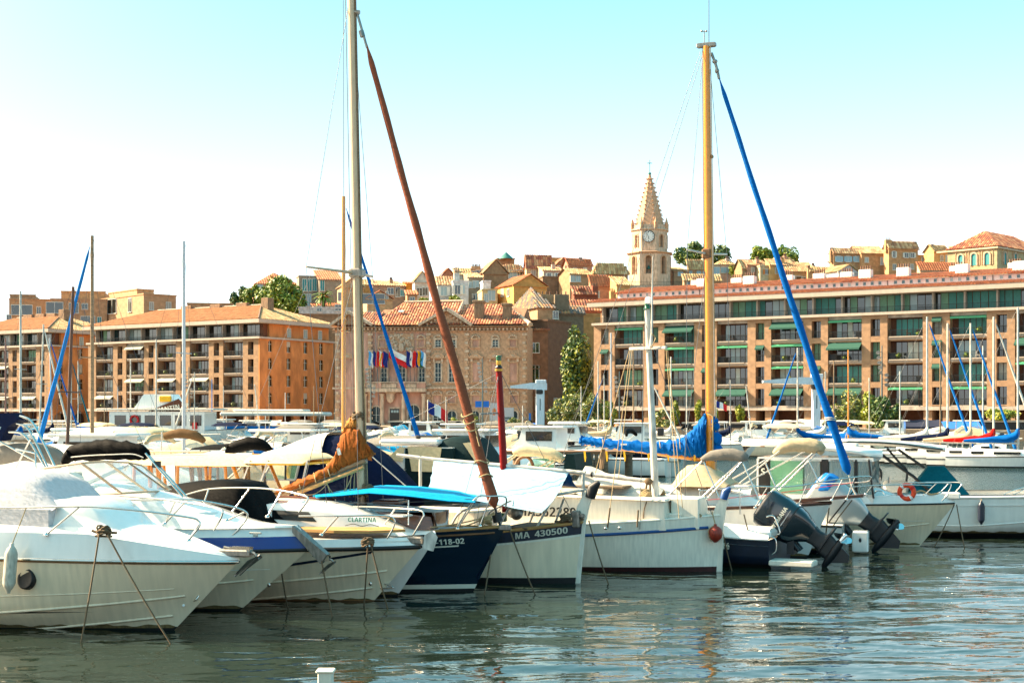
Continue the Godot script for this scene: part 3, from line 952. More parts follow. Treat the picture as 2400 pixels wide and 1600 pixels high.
func dentil_row(a: Vector3, b: Vector3, zf: float) -> MB:
	var mb := mb_()
	var L := (b - a).length()
	var d := (b - a) / L
	var n := int(L / 0.62)
	for i in n:
		var p := a + d * ((i + 0.5) * L / n)
		mb.box(p + V(0, 0, zf), V(0.3, 0.34, 0.5), Basis(d, V(-d.y, d.x, 0), V(0, 0, 1)))
	return mb
func town_hall() -> void:
	var k0 := -0.1245
	var d0 := 226.0 / (1 + 0.15 * k0)
	th = thing("town_hall", "pink stone baroque town hall with pediments, balcony and a mottled tile roof", "town hall", V(k0 * d0, Q, -d0), -atan(0.15))
	var W1 := tp(1880, 600).x
	var top := tp(1000, 520).y
	part("wall", mb_().bb(0.0, W1, 0.0, top, -15.0, 0.0), M.town_stone, th)
	tb("pavilion", 25, 575, 365, 1700, 0.003, 0.3, M.town_pink)
	var xa := tp(25, 0).x
	part("centre_bay", mb_().bb(tp(372, 0).x, tp(905, 0).x, 0.0, tp(0, 575).y, 0.001, 0.01), M.town_pink, th)
	tb("string_course", 0, 1098, 1885, 1122, 0.002, 0.42, M.town_pale)
	tb("base_course", 0, 1455, 1885, 1475, 0.002, 0.3, M.town_stone)
	tb("cornice", -15, 508, 1940, 528, -0.4, 1.1, M.town_pale)
	tb("frieze", -5, 553, 1900, 575, 0.012, 0.35, M.town_stone)
	part("dentils", dentil_row(tp(0, 541), tp(1900, 541), 0.3), M.town_pale, th)
	tb("dentil_course", -5, 528, 1905, 553, 0.012, 0.06, M.town_stone)
	for px in [28, 230, 345, 905, 1275, 1835]:
		var yy := 580.0
		var i := 0
		while yy < 1690:
			var wide := 46.0 if i % 2 == 0 else 34.0
			if yy > 1085 and yy < 1125:
				yy += 27.0; i += 1; continue
			tb("quoin", px, yy, px + wide, yy + 25, 0.31 if px < 360 else 0.012, 0.5 if px < 360 else 0.24, M.town_stone if i % 3 else M.town_pale)
			yy += 27.0
			i += 1
	for e in [[1018, 3], [1160, 3], [1572, 3]]: town_window(e[0], 645, 708, 0.95, false, false, 3)
	for e in [855, 1382, 1742, 480]: town_window(e, 645, 708, 1.0, false, true, 3)
	for e in [[140, false, 2], [495, false, 0], [670, true, 0], [862, false, 1], [1018, false, 2], [1152, false, 2]]: town_window(e[0], 868, 1045, 0.98 if not e[1] else 1.1, e[1], false, e[2])
	for e in [[1388, 1], [1568, 2], [1745, 1]]: town_window(e[0], 868, 1045, 1.15, false, true, e[1])
	for e in [[420, 1290, 1560, 1.7], [782, 1275, 1560, 1.9], [1014, 1332, 1560, 1.4], [1152, 1332, 1560, 1.4], [1380, 1332, 1560, 1.2], [1560, 1332, 1560, 1.2], [1752, 1332, 1560, 1.2]]:
		town_window(e[0], e[1], e[2], e[3], true, false, 0)
	for e in [1010, 1148, 1382, 1560, 1752]:
		town_window(e, 1185, 1248, 1.2, false, true, 3)
	tb("door_frame", 540, 1295, 655, 1560, 0.012, 0.16, M.town_pale)
	tb("door", 552, 1310, 645, 1560, 0.161, 0.2, M.door_dark)
	for i in 3: tb("door_light", 565 + i * 26, 1325, 585 + i * 26, 1348, 0.201, 0.22, M.pane_light)
	for px in [318, 485, 690, 885]:
		var a := tp(px, 1560)
		var hh := tp(px, 1165).y
		part("column", mb_().lathe([[0.42, 0], [0.42, 0.25], [0.34, 0.35], [0.3, hh - 0.5], [0.38, hh - 0.4], [0.44, hh - 0.1], [0.44, hh]], 14), M.town_pale, th, V(a.x, 0, 0.62))
	tb("balcony_slab", 285, 1115, 915, 1150, 0.43, 1.5, M.town_pale)
	tb("balcony_rail", 290, 1052, 912, 1062, 1.1, 1.4, M.town_pale)
	for e in [[290, 335], [440, 485], [640, 715], [830, 912]]: tb("balcony_pedestal", e[0], 1062, e[1], 1115, 1.1, 1.4, M.town_pink)
	var bal := cached("baluster", func(): return mb_().lathe([[0.09, 0], [0.06, 0.12], [0.12, 0.35], [0.06, 0.62], [0.09, 0.75]], 8))
	for e in [[338, 438], [488, 638], [718, 828]]:
		var nn := int((e[1] - e[0]) / 9.0)
		for i in nn:
			var p := tp(e[0] + 4 + i * 9, 1115)
			part("baluster", bal, M.town_pale, th, V(p.x, p.y, 1.25))
	tb("relief_panel", 548, 580, 788, 758, 0.012, 0.1, M.town_stone)
	var rel := mb_()
	for i in 70:
		var x := rng.randf_range(560, 778)
		var y := rng.randf_range(590, 752)
		var p := tp(x, y)
		rel.ell(V(p.x, p.y, 0.12), V(rng.randf_range(0.14, 0.4), rng.randf_range(0.14, 0.45), rng.randf_range(0.12, 0.3)), 6, Basis(V(0, 0, 1), rng.randf() * 3))
	stuff(part("relief_trophies", rel, M.town_pale, th))
	var bu := tp(668, 700)
	part("bust", mb_().ell(bu + V(0, -0.3, 0.4), V(0.5, 0.75, 0.35), 10).ell(bu + V(0, 0.75, 0.45), V(0.27, 0.36, 0.28), 10), M.town_pale, th)
	var es := tp(562, 1185)
	part("escutcheon", mb_().ell(es + V(0, 0, 0.5), V(0.75, 1.2, 0.35), 10).ell(es + V(-0.6, 0.7, 0.4), V(0.4, 0.4, 0.3), 8).ell(es + V(0.6, 0.7, 0.4), V(0.4, 0.4, 0.3), 8), M.town_pale, th)
	for e in [[860, 1110, 1335, 365], [5, 165, 375, 395]]:
		var a := tp(e[0], 508)
		var c := tp(e[1], e[3])
		var b := tp(e[2], 508)
		part("pediment", mb_().prism(pv2([V2(a.x, a.y), V2(b.x, b.y), V2(c.x, c.y)]), -6.0, 0.25), M.town_stone, th)
		for s in [[a, c], [c, b]]:
			var d: Vector3 = (s[1] - s[0]).normalized()
			var u := V(-d.y, d.x, 0)
			var L: float = (s[1] - s[0]).length()
			part("rake_cornice", mb_().box((s[0] + s[1]) / 2 + u * 0.2 + V(0, 0, -2.0), V(L + 0.5, 0.42, 6.6), Basis(d, u, V(0, 0, 1))), M.town_pale, th)
			part("rake_dentils", dentil_row(s[0] - u * 0.35 + d * 0.6, s[1] - u * 0.35 - d * 0.6, 0.4), M.town_pale, th)
	var y0 := top + 0.3
	var r0 := tp(690, 285, -7.0)
	var r1 := tp(1262, 272, -7.0)
	var mb := mb_()
	var e0 := tp(385, 508)
	tiles(mb, V(e0.x, y0, 0.7), V(r1.x, y0, 0.7), V(r1.x, r1.y, -7.0), V(r0.x, r0.y - 0.1, -7.0), "mottled", 0.45, 0.6)
	tiles(mb, V(e0.x, y0, -15.4), V(e0.x, y0, 0.7), V(r0.x, r0.y, -7.0), V(r0.x, r0.y, -7.02), "mottled", 0.45, 0.6)
	tiles(mb, V(r1.x, y0, 0.7), V(W1 + 0.5, y0, 0.7), V(W1 - 4.5, r1.y - 1.0, -7.0), V(r1.x, r1.y - 0.6, -7.0), "mottled", 0.45, 0.6)
	tiles(mb, V(xa - 0.3, y0, 0.6), V(e0.x + 0.5, y0, 0.6), V(e0.x + 0.5, y0 + 2.6, -6.0), V(xa + 2.0, y0 + 2.6, -6.0), "mottled", 0.45, 0.6)
	stuff(part("roof_tiles", mb, M.tile, th))
	part("roof_ridge", mb_().tube([r0 + V(0, 0.1, 0), r1 + V(0, 0.1, 0), V(r1.x, y0 + 2.2, -2.8)], 0.2, 6), M.town_pale, th)
	part("roof_back", mb_().prism(pv2([V2(0, y0), V2(7.6, r1.y - 1.2), V2(15, y0)]), -(W1 - 1.0), -e0.x, Transform3D(Basis(V(0, 0, -1), Vector3.UP, V(-1, 0, 0)), V(0, 0, 0.0))), M.town_brown, th)
	part("roof_light", mb_().box(tp(660, 378, -2.9) + V(0, 0.15, 0), V(0.9, 0.12, 0.7), Basis(Vector3.RIGHT, 0.5)), M.pane_light, th)
	var g0 := tp(1690, 345, -5.0)
	var g1 := tp(1935, 512)
	part("gable_coping", mb_().tube([V(g1.x - 4.8, g0.y, -6.5), V(g1.x - 0.3, g1.y + 0.2, 0.8)], 0.45, 6), M.town_pale, th)
	for e in [[1370, 1462, 262, 475], [1645, 1728, 290, 495]]:
		var p0 := tp(e[0], e[3], -2.0)
		var p1 := tp(e[1], e[2], -2.0)
		var c := part("chimney", mb_().cbox(V((p0.x + p1.x) / 2, (p0.y + p1.y) / 2 - 0.5, -2.0), V(p1.x - p0.x, p1.y - p0.y + 1.0, 1.5), 0.08), M.chimney, th)
		part("chimney_cap", mb_().cbox(V((p0.x + p1.x) / 2, p1.y - 0.25, -2.0), V(p1.x - p0.x + 0.35, 0.4, 1.85), 0.06), M.chimney, c)
	for e in [[350, "flag_sky", "flag_white"], [395, "flag_blue", "flag_red"], [432, "flag_red", "flag_yellow"], [455, "flag_white", "flag_red"], [490, "flag_blue", "flag_blue"], [715, "flag_blue", "flag_blue"], [748, "flag_white", "flag_red"], [785, "flag_red", "flag_blue"], [822, "flag_yellow", "flag_green"], [855, "flag_sky", "flag_white"]]:
		var b0 := th.transform * tp(e[0], 1010, 1.3)
		var names := {"flag_sky": "sky blue", "flag_white": "white", "flag_blue": "blue", "flag_red": "red", "flag_yellow": "yellow", "flag_green": "green"}
		var fo := thing("flag", ("limp %s flag at the %s end of the town hall balcony" % [names[e[1]] + (" and " + names[e[2]] if e[1] != e[2] else ""), "west" if e[0] < 600 else "east"]), "flag", b0, 0, "flags on the town hall balcony")
		part("pole", mb_().tube([V(0, -0.6, -0.6), V(0, 4.6, 0.9)], 0.045, 6), M.lamp_grey, fo)
		for h in 2:
			var rows := []
			for i in 8:
				var r := pv()
				for j in 5:
					var q := j / 4.0 * 0.5 + h * 0.5
					r.append(V(q * 0.75 + 0.06 * sin(i * 0.9), 4.3 - i * 0.33 - q * 0.5, 0.85 + 0.14 * sin(q * 9 + i * 0.5) - i * 0.02))
				rows.append(r)
			part("cloth", mb_().loft(rows, false), M[e[1 + h]], fo)
	var bf := thing("flag", "large white and red flag blowing above the town hall door", "flag", th.transform * tp(545, 1040, 1.35))
	part("pole", mb_().tube([V(0, -0.4, -0.5), V(-0.2, 6.0, 0.6)], 0.05, 6), M.lamp_grey, bf)
	for h in 2:
		var rows := []
		for i in 6:
			var r := pv()
			for j in 9:
				var u := j / 8.0
				r.append(V(0.0 + u * 2.9, 5.6 - h * 0.95 - i * 0.19 - u * 2.0 - 0.15 * sin(u * 5), 0.6 + 0.25 * sin(u * 7 + i * 0.4)))
			rows.append(r)
		part("cloth", mb_().loft(rows, false), M.flag_white if h == 0 else M.flag_red, bf)
# ---------------------------------------------------------------- houses of the old town
func house(label: String, xl: float, xc: float, xr: float, ytop: float, d: float, yaw_deg: float, wall: Color, roof: String, rise: float, pal: String, wins: Array, o := {}) -> Node3D:
	var phi := deg_to_rad(yaw_deg)
	var p := W(xc, ytop, d)
	var rd := V2(cos(phi), sin(phi))       # (x, depth) along the east face
	var ld := V2(-sin(phi), cos(phi))      # along the west face
	var solve := func(dir: Vector2, px: float) -> float:
		var k := (px - 1200.0) / F
		return (k * d - p.x) / (dir.x - k * dir.y)
	var wr: float = solve.call(rd, xr)
	var wl: float = o.get("deep", 8.0)
	if xc - xl > 2 and phi > 0.05:
		var sl: float = solve.call(ld, xl)
		if sl > 1.0 and sl < 30.0: wl = sl
	var gy := hill(p.x, d) - 2.0
	if o.has("drop"): gy = maxf(gy, p.y - o.drop)
	var b := thing(o.get("name", "house"), label, "house", V(p.x, gy, p.z), phi, o.get("group", "houses of the old town on the hill"))
	var H := p.y - gy
	var key := "wall%d" % int(wall.to_rgba32())
	mat(key, wall.lightened(0.06), 0.9, {"tex": T.plaster, "scale": 0.16})
	part("wall", mb_().bb(0, wr, 0, H, -wl, 0), M[key], b)
	var ov := 0.35
	var mb := mb_()
	var tw := 0.55
	var tl := 0.8
	match roof:
		"gable":     # ridge runs along the east face
			var zm := -wl / 2
			tiles(mb, V(-ov, H, ov), V(wr + ov, H, ov), V(wr + ov, H + rise, zm), V(-ov, H + rise, zm), pal, tw, tl)
			tiles(mb, V(wr + ov, H, -wl - ov), V(-ov, H, -wl - ov), V(-ov, H + rise, zm), V(wr + ov, H + rise, zm), pal, tw, tl)
			part("gable_wall", mb_().prism(pv2([V2(0, H), V2(wl, H), V2(wl / 2, H + rise - 0.1)]), -wr + 0.01, -0.01, Transform3D(Basis(V(0, 0, -1), Vector3.UP, V(-1, 0, 0)), V(0, 0.0, 0))), M[key], b)
		"cross":     # ridge runs away, gable to the front
			var xm := wr / 2
			tiles(mb, V(-ov, H, -wl - ov), V(-ov, H, ov), V(xm, H + rise, ov), V(xm, H + rise, -wl - ov), pal, tw, tl)
			tiles(mb, V(wr + ov, H, ov), V(wr + ov, H, -wl - ov), V(xm, H + rise, -wl - ov), V(xm, H + rise, ov), pal, tw, tl)
			part("gable_wall", mb_().prism(pv2([V2(0, H), V2(wr, H), V2(xm, H + rise - 0.1)]), -wl + 0.01, -0.01), M[key], b)
		"shed":
			tiles(mb, V(-ov, H, ov), V(wr + ov, H, ov), V(wr + ov, H + rise, -wl), V(-ov, H + rise, -wl), pal, tw, tl)
			part("gable_wall", mb_().prism(pv2([V2(0, H), V2(wl, H), V2(wl, H + rise - 0.05)]), -wr + 0.01, -0.01, Transform3D(Basis(V(0, 0, -1), Vector3.UP, V(-1, 0, 0)), V(0, 0.0, 0))), M[key], b)
		"hip":
			var zm := -wl / 2
			var xi := minf(wl / 2, wr / 2 - 0.05)
			tiles(mb, V(-ov, H, ov), V(wr + ov, H, ov), V(wr - xi, H + rise, zm), V(xi, H + rise, zm), pal, tw, tl)
			tiles(mb, V(-ov, H, -wl - ov), V(-ov, H, ov), V(xi, H + rise, zm), V(xi, H + rise, zm - 0.02), pal, tw, tl)
			tiles(mb, V(wr + ov, H, ov), V(wr + ov, H, -wl - ov), V(wr - xi, H + rise, zm - 0.02), V(wr - xi, H + rise, zm), pal, tw, tl)
			tiles(mb, V(wr + ov, H, -wl - ov), V(-ov, H, -wl - ov), V(xi, H + rise, zm), V(wr - xi, H + rise, zm), pal, tw, tl)
		_:
			part("parapet", mb_().bb(-0.12, wr + 0.12, H, H + 0.3, -0.25, 0.12).bb(-0.12, 0.13, H, H + 0.3, -wl, -0.25), M[key], b)
	if roof != "flat":
		stuff(part("roof_tiles", mb, M.tile, b))
		if roof != "hip" : part("eave_board", mb_().bb(-ov + 0.02, wr + ov - 0.02, H - 0.2, H - 0.02, 0.0, ov - 0.06), M[key], b)
	for w in wins:
		var wd: float = w[2]
		var ht: float = w[3]
		var style: String = w[4]
		var c: Vector3
		var bas := Basis()
		if w.size() > 5:
			var inv := b.transform.affine_inverse()
			var oo := inv * V(0, EYE, 0)
			var dd := inv.basis * V((w[0] - 1200.0) / F, (HY - w[1]) / F, -1.0)
			c = oo + dd * (-oo.x / dd.x)
			bas = Basis(V(0, 0, 1), Vector3.UP, V(-1, 0, 0))
		else:
			c = bp(b, w[0], w[1], 0.0)
		var fr := cached("hw%.2f_%.2f" % [wd, ht], func():
			var m2 := mb_()
			m2.bb(-wd / 2 - 0.1, -wd / 2, -ht / 2 - 0.12, ht / 2 + 0.12, 0.004, 0.12); m2.bb(wd / 2, wd / 2 + 0.1, -ht / 2 - 0.12, ht / 2 + 0.12, 0.004, 0.12)
			m2.bb(-wd / 2, wd / 2, ht / 2, ht / 2 + 0.12, 0.004, 0.12); m2.bb(-wd / 2 - 0.15, wd / 2 + 0.15, -ht / 2 - 0.14, -ht / 2, 0.004, 0.2)
			m2.bb(-0.04, 0.04, -ht / 2, ht / 2, 0.05, 0.09)
			return m2)
		var wn := part("window", fr, M.frame_white if style != "bare" else M[key], b, c, bas)
		var pm: Material = M.pane
		if style.begins_with("light"): pm = M.pane_light
		elif style.begins_with("teal"): pm = M.shutter_teal
		elif style.begins_with("blue"): pm = M.shutter_blue
		elif style.begins_with("shut"): pm = M.shutter_grey
		part("pane", cached("hp%.2f_%.2f" % [wd, ht], func(): return mb_().bb(-wd / 2, wd / 2, -ht / 2, ht / 2, 0.004, 0.045)), pm, wn)
		if style.ends_with("+"):
			for s in [-1, 1]:
				part("shutter", cached("hs%.2f_%.2f" % [wd, ht], func(): return mb_().bb(-wd / 4, wd / 4, -ht / 2, ht / 2, 0.13, 0.18)), M.shutter_wood if style.begins_with("wood") else (M.shutter_blue if style.begins_with("blue") else M.frame_white), wn, V(s * (wd * 0.75 + 0.05), 0, 0))
	for ch in o.get("chim", []):
		var p2 := bp(b, ch[0], ch[1], -wl * 0.4)
		var cw: float = ch[2] if ch.size() > 2 else 1.0
		var cc := part("chimney", mb_().cbox(V(p2.x, p2.y - 1.4, p2.z), V(cw, 2.8, 0.8), 0.05), M[key], b)
		for i in 3:
			part("pot", cached("chimneypot", func(): return mb_()), M.town_dark, cc, V(p2.x - cw * 0.3 + cw * 0.3 * i, p2.y, p2.z))
	return b
func side_house() -> void:
	var c := Color(0.55, 0.37, 0.25)
	house("brown house with small shuttered windows beside the town hall", 1236, 1238, 1284, 772, 232.0, 9, c, "shed", 2.6, "mottled", [[1255, 815, 1.1, 1.5, "dark"], [1254, 880, 1.2, 3.2, "dark"], [1256, 860, 1.4, 0.4, "bare"], [1262, 945, 1.0, 2.0, "dark"]], {"deep": 22.0, "group": ""})
	house("brown rough side wing in the shade of a tall tree", 1284, 1284, 1338, 752, 233.0, 60, Color(0.45, 0.31, 0.22), "flat", 0, "dark", [[1302, 950, 1.1, 2.2, "shut"], [1313, 950, 1.0, 2.2, "shut"]], {"deep": 8.0, "group": ""})
	house("beige gabled house with dark mottled tiles behind the town hall", 1192, 1260, 1300, 722, 246.0, 20, Color(0.68, 0.53, 0.38), "hip", 4.2, "dark", [[1238, 744, 0.9, 2.2, "dark", "l"], [1302, 738, 0.9, 1.2, "dark"]], {"chim": [[1280, 690, 2.4]]})
	house("grey stone house with blank wall and a broad chimney", 1300, 1306, 1368, 735, 250.0, 12, Color(0.47, 0.4, 0.31), "shed", 1.5, "dark", [], {"deep": 7.0, "chim": [[1316, 690, 2.6]]})
	house("small stone house with low tiled roof next to the garden tree", 1240, 1240, 1318, 760, 244.0, 10, Color(0.6, 0.46, 0.33), "shed", 2.0, "brown", [], {"deep": 8.0})
	house("ochre house with stepped terrace beside the long block", 1340, 1368, 1460, 738, 256.0, 18, Color(0.8, 0.57, 0.32), "flat", 0, "brown", [[1410, 768, 1.0, 1.4, "dark"]], {"deep": 9.0})
func hill_town() -> void:
	var beige := Color(0.74, 0.56, 0.4)
	var sand := Color(0.78, 0.62, 0.44)
	var ochre := Color(0.84, 0.6, 0.3)
	var yellow := Color(0.86, 0.68, 0.4)
	var grey := Color(0.62, 0.55, 0.47)
	var pale := Color(0.8, 0.75, 0.68)
	var cool := Color(0.72, 0.71, 0.69)
	var rose := Color(0.68, 0.44, 0.32)
	house("beige terraced flats with blue awning at the west edge", 0, 20, 118, 702, 330.0, 12, Color(0.7, 0.52, 0.36), "flat", 0, "brown", [[50, 726, 4.6, 2.2, "dark"], [90, 727, 0.9, 1.6, "dark"], [20, 745, 1.0, 1.4, "dark"]], {"deep": 14.0})
	house("grey penthouse storey with aerials on the western flats", 8, 22, 82, 692, 336.0, 12, Color(0.62, 0.49, 0.36), "flat", 0, "brown", [], {"deep": 8.0})
	house("long beige flats with dark terraces below a square penthouse", 116, 118, 250, 702, 322.0, 10, Color(0.73, 0.54, 0.38), "flat", 0, "brown", [[127, 721, 3.6, 2.4, "dark"], [172, 722, 2.0, 2.2, "dark"], [198, 718, 1.2, 1.2, "dark"], [205, 752, 3.0, 2.0, "dark"], [232, 750, 0.8, 1.3, "teal"]], {"deep": 14.0})
	house("square tan penthouse on the long western flats", 140, 142, 246, 684, 327.0, 10, Color(0.78, 0.58, 0.38), "flat", 0, "brown", [], {"deep": 7.0})
	house("tall beige corner flats with planted balcony above the apricot roof", 226, 336, 412, 690, 312.0, 42, Color(0.75, 0.55, 0.39), "flat", 0, "brown", [[262, 718, 4.2, 3.2, "dark", "l"], [304, 715, 1.4, 3.0, "dark", "l"], [354, 717, 0.9, 1.6, "shut"], [394, 716, 1.1, 1.4, "shut"], [234, 757, 0.9, 1.4, "teal", "l"]], {})
	house("beige roof storey with railing on the tall corner flats", 252, 320, 360, 679, 318.0, 42, Color(0.78, 0.59, 0.41), "flat", 0, "brown", [], {"deep": 8.0})
	house("low beige flats with aerials behind the apricot roof", 434, 438, 545, 712, 318.0, 10, Color(0.72, 0.53, 0.37), "flat", 0, "brown", [], {"deep": 10.0})
	house("long convent with red hipped roof above the plane trees", 588, 600, 696, 665, 340.0, 14, beige, "hip", 3.6, "orange", [[607, 678, 1.6, 2.6, "light"]], {"deep": 16.0})
	house("grey convent wing with three arched windows beside the palm", 694, 700, 748, 648, 336.0, 16, Color(0.58, 0.53, 0.46), "flat", 0, "brown", [[713, 668, 0.9, 2.8, "teal"], [725, 668, 0.9, 2.8, "teal"], [737, 667, 0.9, 2.8, "teal"], [712, 703, 0.9, 2.8, "blue"], [724, 703, 0.9, 2.8, "blue"]], {"deep": 12.0})
	house("grey convent gable with red roof climbing the slope", 748, 748, 802, 655, 334.0, 14, Color(0.6, 0.54, 0.46), "shed", 3.4, "orange", [[755, 668, 0.9, 2.6, "teal"], [796, 690, 0.9, 1.8, "dark"]], {"deep": 12.0})
	house("beige gabled house behind the silver mast", 790, 800, 852, 672, 318.0, 16, sand, "cross", 2.2, "straw", [[797, 695, 0.9, 1.8, "dark"]], {"deep": 9.0})
	house("yellow tiled house behind the silver mast", 846, 850, 874, 668, 322.0, 10, yellow, "gable", 1.6, "straw", [], {})
	house("grey house with red roof and satellite dish", 850, 874, 952, 668, 320.0, 20, Color(0.66, 0.52, 0.41), "shed", 2.0, "brown", [[915, 682, 1.4, 1.4, "dark"], [932, 684, 0.9, 2.2, "dark"], [942, 686, 0.8, 1.4, "teal"]], {"chim": [[916, 655, 0.8]]})
	house("low beige house with wide dark terrace", 846, 860, 920, 700, 300.0, 12, sand, "cross", 1.8, "orange", [[872, 700, 5.2, 2.0, "dark"], [907, 692, 0.4, 1.6, "dark"]], {})
	house("orange end house with small roof terrace", 950, 952, 968, 664, 322.0, 12, Color(0.88, 0.55, 0.15), "shed", 1.0, "orange", [[958, 692, 0.9, 1.2, "dark"]], {"deep": 7.0})
	house("white roof terrace with flat parapet below the palm", 690, 700, 830, 722, 296.0, 8, Color(0.8, 0.77, 0.74), "flat", 0, "brown", [[792, 721, 1.2, 1.2, "dark"], [748, 724, 0.9, 1.0, "dark"]], {"deep": 6.0})
	house("red tiled low house under the palm", 728, 735, 800, 716, 304.0, 10, Color(0.72, 0.6, 0.5), "shed", 2.0, "orange", [], {"deep": 7.0})
	house("tan blank wall of a low house behind the west block", 690, 694, 880, 738, 282.0, 6, Color(0.62, 0.45, 0.31), "flat", 0, "brown", [[866, 740, 0.3, 1.6, "dark"], [871, 740, 0.3, 1.6, "dark"], [861, 740, 0.3, 1.6, "dark"]], {"deep": 6.0})
	house("beige gable house with two grey windows", 966, 972, 1006, 660, 318.0, 14, pale, "cross", 2.4, "straw", [[983, 684, 1.1, 1.7, "dark"], [996, 683, 1.1, 1.7, "dark"]], {})
	house("small terrace house with pink flowers and red roof", 950, 954, 978, 690, 300.0, 10, Color(0.74, 0.54, 0.38), "shed", 1.2, "orange", [[966, 704, 0.9, 1.4, "dark"]], {"deep": 6.0})
	house("pale house with wide white window under tan roof", 1022, 1026, 1062, 668, 306.0, 10, cool, "shed", 2.2, "brown", [[1040, 682, 1.3, 1.9, "light+"], [1053, 682, 0.5, 1.3, "dark"]], {"chim": [[1070, 640, 1.2]]})
	house("white narrow house with blue-grey shutters", 1060, 1062, 1098, 660, 303.0, 8, Color(0.78, 0.79, 0.8), "flat", 0, "brown", [[1072, 679, 1.1, 1.9, "dark+"], [1085, 678, 0.7, 1.9, "blue"]], {"deep": 9.0})
	house("pale terrace house with balustrade above the white house", 1062, 1066, 1104, 644, 316.0, 10, Color(0.76, 0.68, 0.58), "shed", 1.8, "straw", [[1075, 650, 1.2, 0.9, "light"], [1086, 650, 0.8, 0.9, "light"]], {"chim": [[1070, 632, 1.2]]})
	house("tall taupe house with narrow paired windows", 1096, 1098, 1132, 650, 308.0, 10, Color(0.62, 0.54, 0.44), "shed", 2.0, "brown", [[1102, 667, 0.5, 1.2, "light"], [1111, 666, 0.5, 1.4, "light"], [1119, 665, 0.5, 1.2, "light"], [1110, 697, 0.6, 1.4, "dark"], [1119, 697, 0.7, 1.6, "light"]], {"deep": 10.0})
	house("beige roof storey with two dark loggias and chimneys", 1096, 1100, 1136, 632, 322.0, 10, Color(0.7, 0.56, 0.42), "flat", 0, "brown", [[1107, 642, 1.5, 1.3, "dark"], [1123, 641, 1.4, 1.4, "dark"]], {"chim": [[1110, 624, 1.2], [1120, 624, 1.2]]})
	house("tan house with curved gable wall and red coping", 1132, 1134, 1190, 640, 318.0, 12, Color(0.64, 0.48, 0.33), "cross", 3.2, "brown", [], {"deep": 9.0})
	house("reddish house with chimneys on the ridge of the slope", 1030, 1034, 1066, 648, 326.0, 12, rose, "cross", 2.0, "mottled", [], {"deep": 7.0})
	house("round stone water tower with small copper roof", 1164, 1166, 1206, 607, 345.0, 10, Color(0.66, 0.48, 0.34), "flat", 0, "brown", [], {"deep": 4.0, "name": "tower_house"})
	house("brown tiled house below the round tower", 1168, 1172, 1232, 638, 332.0, 10, Color(0.6, 0.44, 0.32), "hip", 2.0, "brown", [[1202, 643, 2.0, 1.8, "light"], [1218, 642, 1.2, 1.8, "dark"]], {})
	house("yellow house with roof terrace and square bay window", 1128, 1130, 1166, 680, 294.0, 8, Color(0.84, 0.72, 0.5), "flat", 0, "brown", [[1152, 692, 1.4, 2.0, "light"], [1140, 698, 0.8, 1.6, "light"]], {"deep": 8.0})
	house("white roof hut on the yellow terrace", 1130, 1132, 1150, 660, 300.0, 8, Color(0.8, 0.82, 0.84), "flat", 0, "brown", [], {"deep": 5.0})
	house("ochre house with large bare orange gable wall", 1164, 1204, 1282, 668, 290.0, 24, ochre, "cross", 2.4, "orange", [[1178, 686, 1.3, 1.4, "shut", "l"], [1192, 686, 0.9, 1.4, "dark", "l"]], {})
	house("cream house with two shuttered windows and red roof", 1230, 1234, 1292, 630, 328.0, 10, Color(0.82, 0.7, 0.54), "gable", 3.4, "mottled", [[1250, 640, 0.9, 1.4, "shut"], [1273, 638, 0.9, 1.4, "blue+"]], {"chim": [[1250, 614, 1.2]]})
	house("ochre round tower with white railing on top", 1292, 1294, 1338, 606, 350.0, 12, Color(0.8, 0.58, 0.33), "flat", 0, "brown", [], {"deep": 5.0, "name": "tower_house"})
	house("tan house with slanting red coping under the ochre tower", 1290, 1292, 1350, 632, 336.0, 10, Color(0.62, 0.48, 0.36), "cross", 3.0, "mottled", [[1309, 630, 0.6, 1.4, "light"]], {"deep": 6.0})
	house("brown patched wall of a roofless house on the slope", 1270, 1272, 1322, 650, 308.0, 12, Color(0.52, 0.4, 0.29), "flat", 0, "brown", [], {"deep": 8.0})
	house("house with sunlit yellow gable and two white windows", 1310, 1336, 1386, 642, 304.0, 30, Color(0.68, 0.52, 0.36), "gable", 1.4, "straw", [[1342, 652, 1.1, 1.4, "light"], [1355, 652, 1.1, 1.4, "light"]], {})
	house("tan house with straw tile roof and small chimney", 1388, 1392, 1472, 642, 316.0, 12, Color(0.66, 0.5, 0.35), "hip", 2.6, "straw", [[1410, 648, 1.6, 0.9, "dark"]], {"chim": [[1424, 626, 0.8]]})
	house("pink house cluster with skylights below the bell tower", 1380, 1386, 1440, 672, 290.0, 16, Color(0.76, 0.55, 0.42), "shed", 2.6, "orange", [[1400, 690, 0.8, 1.2, "light"]], {"chim": [[1396, 668, 0.9]]})
	house("red brick house with black chimney hoods", 1340, 1346, 1396, 690, 280.0, 16, Color(0.56, 0.27, 0.17), "shed", 1.8, "mottled", [], {"deep": 7.0, "chim": [[1362, 676, 1.6], [1394, 670, 1.2]]})
	house("white plastered house under the church terrace", 1430, 1446, 1478, 668, 286.0, 20, Color(0.82, 0.62, 0.38), "shed", 2.0, "straw", [], {"deep": 7.0, "chim": [[1436, 682, 1.2]]})
	house("low red roofs between brick house and long block", 1330, 1336, 1420, 728, 262.0, 10, Color(0.66, 0.36, 0.24), "shed", 2.2, "mottled", [], {"deep": 8.0})
	house("tan house with blue windows beside the bell tower", 1578, 1580, 1612, 634, 330.0, 10, Color(0.68, 0.52, 0.38), "shed", 1.6, "straw", [[1595, 641, 1.1, 0.9, "blue"]], {})
